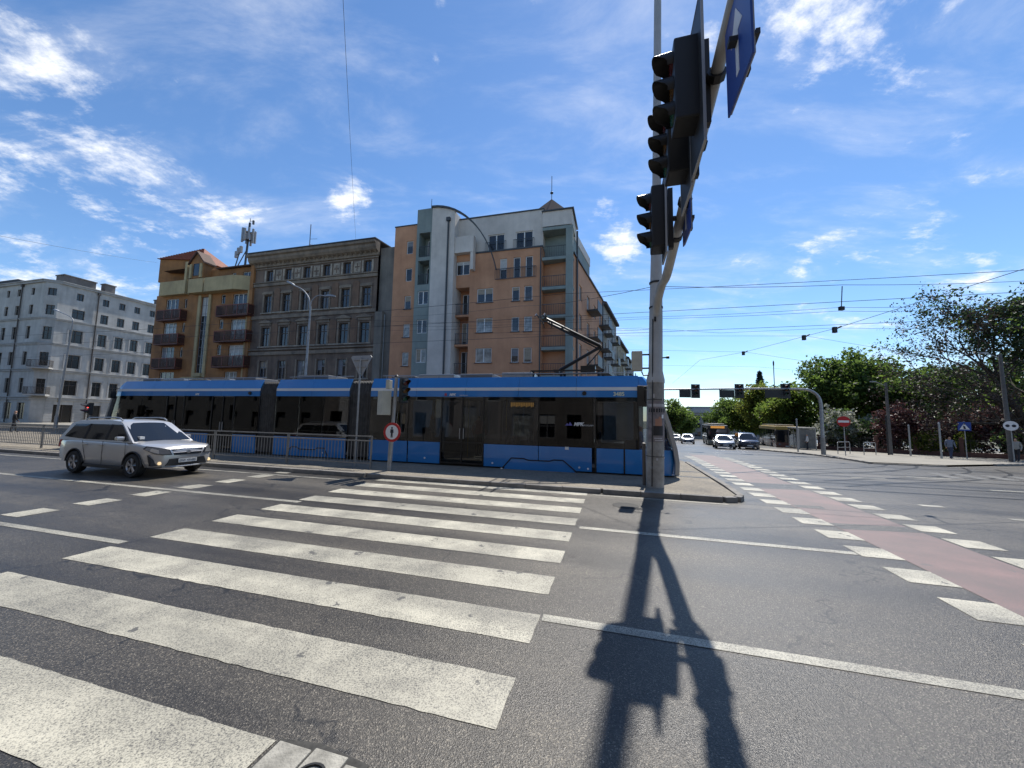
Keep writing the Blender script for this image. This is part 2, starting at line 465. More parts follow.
def evaluated(ob):
    dg = bpy.context.evaluated_depsgraph_get()
    return bpy.data.meshes.new_from_object(ob.evaluated_get(dg))
# ================================================================== ground
KERB = mat('kerb_stone', (.20, .185, .165), .85, var=.25, vscale=3, bump=.35, bscale=30, coords='World')
EARTH = mat('earth', (.10, .095, .06), .95, var=.4, vscale=.6, bump=.3, bscale=5, coords='World')

def make_setts():
    m, nt, b = nodes_of('granite_setts'); L = nt.links
    g = _n(nt, 'ShaderNodeNewGeometry')
    rot = _n(nt, 'ShaderNodeMapping'); rot.inputs['Rotation'].default_value = (0, 0, -RA); L.new(g.outputs['Position'], rot.inputs[0])
    br = _n(nt, 'ShaderNodeTexBrick', {'Scale': 9.0, 'Mortar Size': .035, 'Mortar Smooth': .3, 'Brick Width': .55, 'Row Height': .5}); L.new(rot.outputs[0], br.inputs['Vector'])
    br.inputs['Color1'].default_value = (.30, .265, .21, 1); br.inputs['Color2'].default_value = (.21, .185, .15, 1); br.inputs['Mortar'].default_value = (.10, .09, .075, 1)
    n = _n(nt, 'ShaderNodeTexNoise', {'Scale': .8, 'Detail': 6.0}); L.new(g.outputs['Position'], n.inputs['Vector'])
    r = _n(nt, 'ShaderNodeValToRGB'); L.new(n.outputs['Fac'], r.inputs[0]); e = r.color_ramp.elements; e[0].position = .3; e[0].color = (.7, .7, .7, 1); e[1].position = .7; e[1].color = (1.15, 1.12, 1.05, 1)
    mx = _n(nt, 'ShaderNodeMix', data_type='RGBA', blend_type='MULTIPLY'); mx.inputs[0].default_value = 1; L.new(br.outputs[0], mx.inputs[6]); L.new(r.outputs[0], mx.inputs[7])
    L.new(mx.outputs[2], b.inputs['Base Color']); b.inputs['Roughness'].default_value = .85
    bp = _n(nt, 'ShaderNodeBump', {'Strength': .6, 'Distance': .01}); L.new(br.outputs['Fac'], bp.inputs['Height']); bp.invert = True; L.new(bp.outputs[0], b.inputs['Normal'])
    return m
SETTS = make_setts()
SLAB = mat('pavement_slab', (.245, .225, .185), .85, var=.22, vscale=1.2, bump=.25, bscale=25, coords='World')

def axis_steps(lo, hi, fine_lo, fine_hi, step):
    a = list(np.arange(fine_lo, fine_hi + .01, step))
    s = step; x = fine_lo
    left = []
    while x > lo:
        s *= 1.5; x -= s; left.append(max(x, lo))
    s = step; x = fine_hi; right = []
    while x < hi:
        s *= 1.5; x += s; right.append(min(x, hi))
    return left[::-1] + a + right

def grid_sheet(name, xs, ys, off, material):
    v = [(x, y, gz(x, y) + off) for y in ys for x in xs]
    nx = len(xs)
    f = [(j * nx + i, j * nx + i + 1, (j + 1) * nx + i + 1, (j + 1) * nx + i) for j in range(len(ys) - 1) for i in range(nx - 1)]
    me = bpy.data.meshes.new(name); me.from_pydata(v, [], f); me.materials.append(material); me.update()
    me.shade_smooth()
    return link(name, me)

ground = tag(grid_sheet('ground', axis_steps(-2600, 2600, -50, 80, 2), axis_steps(-1200, 3200, -20, 140, 2), -.05, EARTH), kind='structure')
road = tag(grid_sheet('road', axis_steps(-160, 150, -40, 60, 1), axis_steps(-40, 300, -8, 70, 1), 0, ASPH), kind='structure')

def sheet(name, poly, off, material, parent=None, maxlen=1.6, uvp=True):
    """flat marking or pavement laid on the terrain; poly in (u, v) or world xy"""
    bm = bmesh.new()
    vs_ = []
    for p in poly:
        q = UV(*p) if uvp else Vector((p[0], p[1], 0))
        vs_.append(bm.verts.new((q.x, q.y, 0)))
    bm.faces.new(vs_)
    bmesh.ops.triangulate(bm, faces=bm.faces)
    for _ in range(7):
        es = [e for e in bm.edges if e.calc_length() > maxlen]
        if not es: break
        bmesh.ops.subdivide_edges(bm, edges=es, cuts=1)
        bmesh.ops.triangulate(bm, faces=bm.faces)
    for v in bm.verts: v.co.z = gz(v.co.x, v.co.y) + off
    bmesh.ops.recalc_face_normals(bm, faces=bm.faces)
    me = bpy.data.meshes.new(name); bm.to_mesh(me); bm.free()
    for p in me.polygons:
        if p.normal.z < 0: p.flip()
    me.materials.append(material)
    return link(name, me, parent)

def rect(u0, u1, v0, v1): return [(u0, v0), (u1, v0), (u1, v1), (u0, v1)]

# zebra crossing
for k in range(-1, 9):
    v0 = 2.47 + .965 * k
    ur = -.75 if k >= 0 else -2.0
    ul = -7.13 + random.uniform(-.03, .03); nn = 60; jt = lambda: random.gauss(0, .003)
    sheet('crosswalk_stripe', [(ul + (ur - ul) * i / nn, v0 + jt()) for i in range(nn + 1)] + [(ur + jt(), v0 + .1 * i) for i in range(1, 5)] + [(ur + (ul - ur) * i / nn, v0 + .503 + jt()) for i in range(nn + 1)] + [(ul + jt(), v0 + .5 - .1 * i) for i in range(1, 5)], .004, PAINT, road)
sheet('crosswalk_stripe', rect(-7.1, -.75, .53, 1.03), .004, PAINT, road)
# lane lines
for (u0, u1, va, w) in [(-.72, 30, 3.90, .13), (-.66, 3.55, 7.2, .15), (-40, -7.16, 4.1, .13), (-60, -6.9, 7.12, .15), (-60, -8.0, 9.95, .10), (-.6, 2.6, 10.35, .10)]:
    sheet('lane_line', rect(u0, u1, va - w / 2, va + w / 2), .0045, PAINT2, road)
for k in range(7):                                              # give-way squares left of the zebra
    v0 = 4.42 + .975 * k
    if v0 < 10.3: sheet('give_way_mark', rect(-11.1, -10.58, v0, v0 + .56), .0055, PAINT, road)
# bicycle crossing: red lane between two rows of white squares
path = tag(sheet('bike_path', [(4.12, 3.0), (5.5, 3.0), (5.45, 11.0), (5.7, 20.0), (6.1, 27.5), (4.6, 27.5), (4.35, 20.0), (4.07, 11.0)], .004, PINK), kind='structure')
for k in range(-2, 22):
    v0 = 5.2 + .94 * k
    dr = max(0, v0 - 11) * .033
    sheet('bike_crossing_mark', [(3.57 + dr, v0), (4.10 + dr, v0), (4.10 + dr, v0 + .52), (3.57 + dr, v0 + .52)], .005, PAINT, road)
    sheet('bike_crossing_mark', [(5.52 + dr, v0 + .12), (6.06 + dr, v0 + .12), (6.06 + dr, v0 + .64), (5.52 + dr, v0 + .64)], .005, PAINT, road)
for poly in ([(4.1, 8.75), (5.5, 8.95), (5.5, 9.35), (4.1, 9.2)], [(4.15, 13.2), (5.55, 13.4), (5.55, 14.5), (4.15, 14.4)], [(4.1, 10.6), (4.7, 10.6), (4.75, 10.95), (4.12, 10.9)]):
    sheet('asphalt_repair', poly, .0048, ASPH, road)
for poly in ([(7.6, 8.6), (9.2, 8.4), (9.4, 9.9), (7.7, 10.0)],):
    sheet('asphalt_repair', poly, .0022, ASPH_OLD, road)
for uu, vv in ((.2, 9.35), (-13.2, 9.2)):
    q_ = UV(uu, vv); m = MB(); m.lathe([(.001, .006), (.27, .006), (.30, .004)], (q_.x, q_.y, 0), n=28, cap=False); m.build('manhole_cover', mat('cast_iron', (.03, .03, .03), .5, .6), road)
for u0, u1, v0, v1 in [(7.3, 7.75, 11.9, 12.1), (8.2, 9.4, 10.85, 11.0), (11.4, 12.6, 15.7, 15.85), (11.0, 12.4, 18.6, 18.75), (8.6, 9.7, 17.4, 17.55)]:
    sheet('lane_dash', rect(u0, u1, v0, v1), .005, PAINT2, road)
WORN = make_paint('road_paint_worn', (.20, .19, .16), lo=.46, hi=.66)
for k in range(6):                                              # far zebra on the side road
    sheet('crosswalk_stripe', [(12.6 + .9 * k, 19.0 + .1 * k), (13.05 + .9 * k, 19.0 + .1 * k), (13.6 + .9 * k, 21.2), (13.15 + .9 * k, 21.2)], .005, WORN, road)

# repaired corner with old concrete blocks in front of the camera
BLOCK = mat('old_paving_block', (.29, .275, .235), .85, var=.3, vscale=9, bump=.5, bscale=60, coords='World')
JOINT = mat('patch_bed', (.05, .048, .043), .95, var=.4, vscale=20, coords='World')
sheet('patch_bed', [(-1.985, 1.28), (-1.36, 1.28), (-1.36, 2.03), (-1.72, 2.07), (-1.985, 2.03)], .0045, JOINT, road)
for (a, b_) in [((-1.97, 1.70), (-1.74, 2.01)), ((-1.725, 1.74), (-1.50, 2.03)), ((-1.485, 1.78), (-1.38, 1.99)), ((-1.97, 1.32), (-1.74, 1.685)), ((-1.725, 1.32), (-1.50, 1.725)), ((-1.485, 1.32), (-1.38, 1.765))]:
    m = MB(RZ(RA)); m.box(a[0], b_[0], a[1], b_[1], -.05, .013)
    m.build('paving_block', BLOCK, road, bevel=.006)
m = MB(RZ(RA)); m.lathe([(.085, .013), (.085, .024), (.072, .024), (.072, .013)], (-1.62, 1.86, 0), n=20, cap=False)
m.build('valve_cover_ring', mat('cast_iron', (.03, .03, .03), .5, .6), road)

# tram rails let into the roadway
RAIL = mat('rail_steel', (.035, .033, .031), .38, .7)
BED = mat('rail_bed', (.048, .045, .042), .9, var=.3, vscale=4, coords='World')
def strip(name, pts, w, off, material, parent):
    L_, R_ = [], []
    P_ = [Vector((*p, 0)) for p in pts]
    # resample
    Q = []
    for a, b in zip(P_[:-1], P_[1:]):
        n = max(1, int((b - a).length / 1.0))
        Q += [a.lerp(b, i / n) for i in range(n)]
    Q.append(P_[-1])
    v, f = [], []
    for i, p in enumerate(Q):
        t = (Q[min(i + 1, len(Q) - 1)] - Q[max(i - 1, 0)]).normalized(); s = Vector((-t.y, t.x, 0)) * w / 2
        for q in (p + s, p - s): v.append((q.x, q.y, gz(q.x, q.y) + off))
    f = [(2 * i, 2 * i + 1, 2 * i + 3, 2 * i + 2) for i in range(len(Q) - 1)]
    me = bpy.data.meshes.new(name); me.from_pydata(v, [], f); me.materials.append(material); me.update()
    for p in me.polygons:
        if p.normal.z < 0: p.flip()
    return link(name, me, parent)
def smooth_curve(pts, n=8):
    P_ = [Vector(p) for p in pts]; P_ = [P_[0] * 2 - P_[1]] + P_ + [P_[-1] * 2 - P_[-2]]
    out = []
    for i in range(1, len(P_) - 2):
        for k in range(n):
            t = k / n; a, b, c, d = P_[i - 1:i + 3]
            out.append(.5 * ((2 * b) + (c - a) * t + (2 * a - 5 * b + 4 * c - d) * t * t + (3 * b - a - 3 * c + d) * t ** 3))
    out.append(P_[-2]); return [tuple(p) for p in out]
for vv in (14.02, 15.46, 17.7, 19.14):
    a, b = UV(3.05, vv), UV(46, vv)
    strip('tram_rail', [(a.x, a.y), (b.x, b.y)], .13, .003, RAIL, road)
for arc in [[(8.6, 15.0), (11.69, 16.32), (14.62, 17.41), (17.29, 18.55), (20.21, 20.52), (23, 24.2)], [(9.6, 14.3), (12.33, 15.49), (14.45, 16.06), (17.06, 17.18), (20.66, 19.42), (23.6, 22.4)], [(11.0, 13.4), (13.77, 14.32), (16.26, 15.0), (18.72, 16.15), (21.39, 17.76), (24.4, 20.6)], [(10.8, 12.3), (13.33, 13.2), (15.83, 13.83), (18.85, 15.02), (22.06, 16.83), (25.2, 19.8)]]:
    strip('tram_rail', smooth_curve(arc), .13, .0042, RAIL, road)

# raised tram island with kerb
IS_Z = .115
isl = [(-95, 10.73), (2.55, 10.73), (2.82, 10.84), (2.95, 11.05), (2.98, 12.5), (3.02, 19.6), (-95, 19.6)]
m = MB(RZ(RA))
m.prism([(p[0], p[1]) for p in isl], lambda p, t: (p[0], p[1], t), -.2, IS_Z)
island = tag(m.build('tram_island', SETTS), kind='structure')
def kerb_run(pts, h, w=.16, seg=1.0, parent=None, off=0.0):
    """row of kerb stones, each its own piece"""
    P_ = [Vector((p[0], p[1], 0)) for p in pts]
    for a, b in zip(P_[:-1], P_[1:]):
        n = max(1, round((b - a).length / seg)); d = (b - a) / n
        for i in range(n):
            p = a + d * i; L_ = d.length - .012
            m = MB(); m.box(0, L_, -w, 0, -.18, h)
            o = m.build('kerb_stone', KERB, parent, bevel=.018)
            o.location = (p.x, p.y, gz(p.x, p.y) + off + random.uniform(-.004, .004)); o.rotation_euler = (0, 0, math.atan2(d.y, d.x) + random.uniform(-.004, .004))
kerb_run([tuple(UV(u, v).xy) for u, v in ((-46, 10.72), (-7.8, 10.72))], .128, parent=island)
kerb_run([tuple(UV(u, v).xy) for u, v in ((-7.7, 10.72), (-.4, 10.72))], .125, parent=island)
kerb_run([tuple(UV(u, v).xy) for u, v in ((-.35, 10.72), (2.55, 10.72), (2.85, 10.83), (2.99, 11.08), (3.06, 12.5), (3.1, 19.4))], .13, parent=island)
for vv in (14.02, 15.46):
    m = MB(RZ(RA)); m.box(-95, 3.0, vv - .06, vv + .06, 0, IS_Z + .004); m.build('tram_rail', RAIL, island)

# pavement in front of the houses
m = MB(RZ(RA)); m.box(-140, -1.5, 29.2, 60, -1.0, .05)
tag(m.build('pavement', SLAB), kind='structure')
# pavement on the far right corner
swr = [(20.2, 21.3), (23.5, 20.6), (29.0, 22.9), (33.5, 24.6), (62, 14.0), (110, 20), (110, 120), (68, 130), (33.5, 56.0), (29.0, 47.0), (25.2, 40.6), (24.4, 33.3), (24.2, 30.6), (22.3, 25.6)]
pav = tag(sheet('corner_pavement', swr, .10, SLAB, None, 2.5, False), kind='structure')
kerb_run([(25.2, 40.6), (24.4, 33.3), (24.2, 30.6), (22.3, 25.6), (20.2, 21.3)], .125, parent=pav)
kerb_run([(20.2, 21.3), (23.5, 20.6)], .06, parent=pav)
kerb_run([(29.0, 22.9), (33.5, 24.6), (50, 18.4)], .125, parent=pav)
bay = tag(sheet('bus_bay', [(27.6, 42.5), (35.5, 40.5), (58, 84), (54, 96)], .112, ASPH, None, 2.0, False), kind='structure')
# ================================================================== buildings
FRAME_W = mat('window_frame_white', (.72, .72, .70), .5, var=.08, vscale=3)
FRAME_B = mat('window_frame_dark', (.07, .055, .045), .55)
FRAME_G = mat('window_frame_grey', (.20, .20, .21), .5)
def glass_opaque(name, col, rough=.06):
    m, nt, b = nodes_of(name); L = nt.links
    t = _n(nt, 'ShaderNodeTexCoord')
    n = _n(nt, 'ShaderNodeTexNoise', {'Scale': 1.7, 'Detail': 3.0}); L.new(t.outputs['Object'], n.inputs['Vector'])
    r = _n(nt, 'ShaderNodeValToRGB'); L.new(n.outputs['Fac'], r.inputs[0])
    e = r.color_ramp.elements; e[0].position = .35; e[0].color = (*[c * .45 for c in col], 1); e[1].position = .65; e[1].color = (*[c * 1.3 for c in col], 1)
    L.new(r.outputs[0], b.inputs['Base Color'])
    b.inputs['Roughness'].default_value = rough; b.inputs['IOR'].default_value = 1.6; b.inputs['Specular IOR Level'].default_value = .6
    w = _n(nt, 'ShaderNodeTexNoise', {'Scale': .9}); L.new(t.outputs['Object'], w.inputs['Vector'])
    bp = _n(nt, 'ShaderNodeBump', {'Strength': .06, 'Distance': .05}); L.new(w.outputs['Fac'], bp.inputs['Height']); L.new(bp.outputs[0], b.inputs['Normal'])
    return m
GL_DARK = glass_opaque('window_glass', (.014, .016, .020))
GL_MID = glass_opaque('window_glass_room', (.03, .034, .042))
GL_CURT = glass_opaque('window_glass_curtain', (.30, .30, .28), .12)
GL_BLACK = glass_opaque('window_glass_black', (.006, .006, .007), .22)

def facade(mb, x0, x1, z0, z1, holes, depth=.22, y=0.0, mi=None):
    """wall with real openings and reveals; holes = (x0, x1, z0, z1)"""
    hs = [h for h in holes if h[0] < x1 and h[1] > x0 and h[2] < z1 and h[3] > z0]
    xs = sorted({x0, x1, *[c for h in hs for c in h[:2] if x0 < c < x1]})
    zs = sorted({z0, z1, *[c for h in hs for c in h[2:4] if z0 < c < z1]})
    for a, b in zip(xs[:-1], xs[1:]):
        for c, d in zip(zs[:-1], zs[1:]):
            mx, mz = (a + b) / 2, (c + d) / 2
            if any(h[0] < mx < h[1] and h[2] < mz < h[3] for h in hs): continue
            mb.face([(a, y, c), (b, y, c), (b, y, d), (a, y, d)], mi)
    for h in hs:
        a, b, c, d = h[:4]; e = y + depth
        mb.face([(a, y, c), (a, y, d), (a, e, d), (a, e, c)], mi); mb.face([(b, y, c), (b, e, c), (b, e, d), (b, y, d)], mi)
        mb.face([(a, y, d), (b, y, d), (b, e, d), (a, e, d)], mi); mb.face([(a, y, c), (a, e, c), (b, e, c), (b, y, c)], mi)
WCACHE = {}
BLIND1 = mat('blind_white', (.50, .50, .48), .7, var=.15, vscale=5); BLIND2 = mat('blind_beige', (.34, .29, .22), .7, var=.2, vscale=5); BLIND3 = mat('blind_grey', (.20, .21, .23), .7, var=.2, vscale=5)
def window(parent, F, x0, x1, z0, z1, y=.14, nx=2, nz=1, frame=FRAME_W, glass=None, sill=None, name='window', t=.055, transom=None):
    """frame object with its pane as a child; meshes shared between equal windows"""
    w, h = round(x1 - x0, 2), round(z1 - z0, 2)
    key = (w, h, nx, nz, frame.name, t, transom)
    if key not in WCACHE:
        m = MB()
        m.box(0, w, 0, .07, 0, t); m.box(0, w, 0, .07, h - t, h); m.box(0, t, .0, .07, t, h - t); m.box(w - t, w, .0, .07, t, h - t)
        for i in range(1, nx):
            c = w * i / nx; m.box(c - t * .7, c + t * .7, -.01, .06, t, h - t)
        for i in range(1, nz):
            c = h * i / nz; m.box(t, w - t, -.005, .055, c - t * .5, c + t * .5)
        if transom:
            c = h * transom; m.box(t, w - t, -.015, .06, c - t * .7, c + t * .7)
        p = MB(); p.box(t * .5, w - t * .5, .03, .04, t * .5, h - t * .5)
        WCACHE[key] = (m.mesh(name, frame), p)
    fm, pm = WCACHE[key]
    g = glass or random.choice([GL_DARK, GL_DARK, GL_MID, GL_CURT])
    pk = key + (g.name,)
    if pk not in WCACHE: WCACHE[pk] = pm.mesh('pane', g)
    o = link(name, fm, parent, (F or Matrix()) @ T(x0, y, z0))
    link('pane', WCACHE[pk], o)
    if h > .9 and w < 3 and glass is not GL_BLACK and frame is not FRAME_B and random.random() < .42:
        q_ = random.choice([.25, .4, .55, .8]); bc = random.choice([BLIND1, BLIND2, BLIND3]); bk = ('blind', w, h, q_, bc.name, nx)
        if bk not in WCACHE:
            b_ = MB(); xr = w / nx if nx > 1 and q_ > .5 else w
            b_.box(t, xr - t * .8, .018, .026, h * (1 - q_), h - t); WCACHE[bk] = b_.mesh('blind', bc)
        link('blind', WCACHE[bk], o)
    if sill:
        sk = ('sill', w, sill.name)
        if sk not in WCACHE:
            s = MB(); s.box(-.08, w + .08, -y - .09, .0, -.07, -.004); WCACHE[sk] = s.mesh('sill', sill)
        link('sill', WCACHE[sk], o)
    return o
def railing_mesh(w, h, frame, n, depth=.04):
    m = MB(); m.box(0, w, 0, depth, h - .05, h); m.box(0, w, 0, depth, .05, .1)
    for i in range(n + 1):
        c = w * i / n; m.box(c - .012, c + .012, .01, depth - .01, .1, h - .05)
    return m

# ---------------------------------------------------------------- dark brown tenement
def dark_tenement():
    U0 = -41.4
    root = empty('tenement_house', UV(U0, 33.6), RA)
    tag(root, 'soot-dark brown tenement house with six bays and a heavy cornice', 'building')
    WALL = make_plaster('sooty_plaster', (.215, .155, .115), (.085, .064, .052), .6, .5)
    TRIM = make_plaster('sooty_stucco', (.30, .24, .18), (.13, .105, .085), .5, .8)
    PALE = make_plaster('pale_stucco', (.46, .40, .32), (.17, .145, .12), .4, 1.2)
    RUST = make_plaster('rusty_plaster', (.225, .14, .09), (.115, .072, .05), .5, .7)
    SIDE = make_plaster('cement_side', (.25, .225, .19), (.13, .12, .105), .7, .4)
    WD = 17.0
    bays = [-39.0, -36.33, -33.69, -31.0, -28.32, -25.68]
    rows = [(5.85, 7.95, 1.06), (9.65, 11.85, 1.16), (13.62, 15.68, 1.04), (17.4, 18.65, .88)]
    holes = []
    for b in bays:
        for z0, z1, w in rows:
            holes.append((b - U0 - w / 2, b - U0 + w / 2, z0, z1))
    shops = [(.9 + 2.75 * k, 2.9 + 2.75 * k, .3, 3.6) for k in range(6)]
    m = MB(); facade(m, 0, WD, -1.2, 19.4, holes + shops, .25)
    m.face([(0, 0, -1.2), (0, 0, 19.4), (0, 12, 19.4), (0, 12, -1.2)]); m.face([(0, 12, -1.2), (0, 12, 19.4), (WD, 12, 19.4), (WD, 12, -1.2)]); m.face([(0, 0, 19.4), (WD, 0, 19.4), (WD, 12, 19.4), (0, 12, 19.4)])
    m.face([(0, .6, -1.2), (WD, .6, -1.2), (WD, .6, 19.3), (0, .6, 19.3)], 1)
    wall = m.build('wall', [WALL, GL_BLACK], root)
    for h in holes:
        top = h[2] > 17
        window(root, None, *h, y=.16, nx=2, nz=1, frame=FRAME_B if not (h[2] < 6) else FRAME_G, glass=random.choice([GL_DARK, GL_MID, GL_MID, GL_CURT if h[2] < 6 else GL_MID]), transom=None if top else .66, t=.06)
    for h in shops: window(root, None, *h, y=.18, nx=2, nz=1, frame=FRAME_B, glass=GL_BLACK, name='shop_window', transom=.75, t=.07)
    # cornice on brackets
    m = MB(); prof = [(.02, 19.05), (-.16, 19.1), (-.2, 19.4), (-.55, 19.55), (-.72, 19.8), (-.75, 20.1), (-.95, 20.2), (-.98, 20.45), (.02, 20.6)]
    m.prism(prof, lambda p, t: (t, p[0], p[1]), -.25, WD + .1)
    m.build('cornice', TRIM, root)
    for k in range(28):
        m = MB(); x = .25 + k * .61; m.prism([(0, 19.1), (-.45, 19.5), (-.45, 19.56), (0, 19.56)], lambda p, t: (t, p[0] - .02, p[1]), x, x + .18)
        m.build('cornice_bracket', TRIM, root)
    for z, hh, d in [(16.75, .35, .16), (17.15, .12, .22), (12.85, .4, .12), (8.6, .4, .14), (9.15, .16, .2), (4.6, .45, .25), (18.85, .14, .1)]:
        m = MB(); m.box(-.03, WD + .03, -d, .01, z, z + hh); m.build('string_course', TRIM, root, bevel=.03)
    for i, b in enumerate(bays):
        x = b - U0
        # pediments over the second-floor windows
        m = MB(); m.prism([(x - .95, 12.35), (x + .95, 12.35), (x + .95, 12.43), (x, 12.78), (x - .95, 12.43)], lambda p, t: (p[0], t, p[1]), -.22, .0); m.build('pediment', TRIM, root)
        m = MB(); m.box(x - .8, x + .8, -.1, .01, 12.05, 12.33); m.build('window_head', TRIM, root)
        m = MB(); m.box(x - .78, x + .78, -.14, .0, 15.78, 16.0); m.box(x - .7, x + .7, -.07, .0, 16.0, 16.12); m.build('window_head', TRIM, root)
        for z0, z1, w in rows[:3]:
            for s in (-1, 1):
                m = MB(); m.box(x + s * (w / 2 + .12) - .1, x + s * (w / 2 + .12) + .1, -.06, .005, z0 - .02, z1 + .1); m.build('window_surround', TRIM, root)
            m = MB(); m.box(x - w / 2 - .28, x + w / 2 + .28, -.17, .0, z0 - .16, z0 - .03); m.build('sill', PALE, root)
        for s in (-1, 1):
            m = MB(); m.box(x + s * .62 - .11, x + s * .62 + .11, -.05, .004, 17.35, 18.7); m.build('attic_panel', PALE, root)
    for i in range(5):                                              # pale cross panels between attic windows
        x = (bays[i] + bays[i + 1]) / 2 - U0
        m = MB(); m.box(x - .42, x + .42, -.035, .004, 17.4, 18.65); m.build('attic_panel', PALE, root)
        m = MB(); m.box(x - .05, x + .05, -.06, -.03, 17.55, 18.45); m.box(x - .3, x - .05, -.06, -.03, 17.95, 18.1); m.box(x + .05, x + .3, -.06, -.03, 17.95, 18.1); m.build('cross_ornament', WALL, root)
        for za, zb in ((9.7, 12.0), (13.7, 16.2)):                   # pilasters with round heads
            m = MB(); n = 8
            pts = [(x - .42, za), (x + .42, za), (x + .42, zb)] + [(x + .42 * math.cos(a), zb + .3 * math.sin(a)) for a in [math.pi * k / n for k in range(1, n)]] + [(x - .42, zb)]
            m.prism(pts, lambda p, t: (p[0], t, p[1]), -.07, .004); m.build('pilaster', RUST, root)
            m = MB(); m.box(x - .5, x + .5, -.12, .0, za - .2, za - .05); m.build('pilaster_base', PALE, root)
    m = MB(); m.prism([(.35, -1.2), (12, -1.2), (12, 20.6), (.35, 20.0)], lambda p, t: (t, p[0], p[1]), WD + .02, WD + 1.85); m.build('side_wall', SIDE, root)
    m = MB(); m.box(WD + .0, WD + .9, -.15, .34, -1.2, 12.9); m.build('chimney_pier', SIDE, root, bevel=.03)
    m = MB(); m.tube([(WD + .95, .25, -1), (WD + .95, .25, 12.6)], .07, 8); m.build('downpipe', mat('zinc', (.28, .29, .29), .45, .7), root)
    m = MB(); m.prism([(-.9, 20.55), (12, 21.6), (12, 21.7), (-.9, 20.68)], lambda p, t: (t, p[0], p[1]), -.2, WD + .12); m.build('roof', mat('roof_felt', (.05, .05, .055), .8, var=.2), root)
    m = MB(); m.box(3.1, 4.5, 1.5, 2.6, 20.5, 21.55); m.prism([(3.0, 21.55), (4.6, 21.55), (3.8, 22.0)], lambda p, t: (p[0], t, p[1]), 1.4, 2.7); m.build('roof_hatch', FRAME_G, root)
    a = MB(); x = -36.6 - U0
    a.tube([(x, 3, 20.4), (x, 3, 25.6)], .05, 6); a.tube([(x - .1, 3, 23.0), (x + 2.3, 3, 22.5)], .025, 5); a.tube([(x - 1.2, 3, 21.3), (x + 1.4, 3, 21.4)], .02, 5); a.tube([(x, 3, 23.7), (x + 1.1, 3, 23.6)], .02, 5)
    for k in range(5): a.tube([(x + .3 + .4 * k, 2.6, 22.93 - .085 * k), (x + .3 + .4 * k, 3.4, 22.93 - .085 * k)], .012, 4)
    tag(a.build('rooftop_antenna', mat('aerial_metal', (.12, .12, .13), .5, .8), None), 'thin television aerial on the dark tenement roof', 'antenna').matrix_world = T(*UV(U0, 33.6)) @ RZ(RA)
dark_tenement()

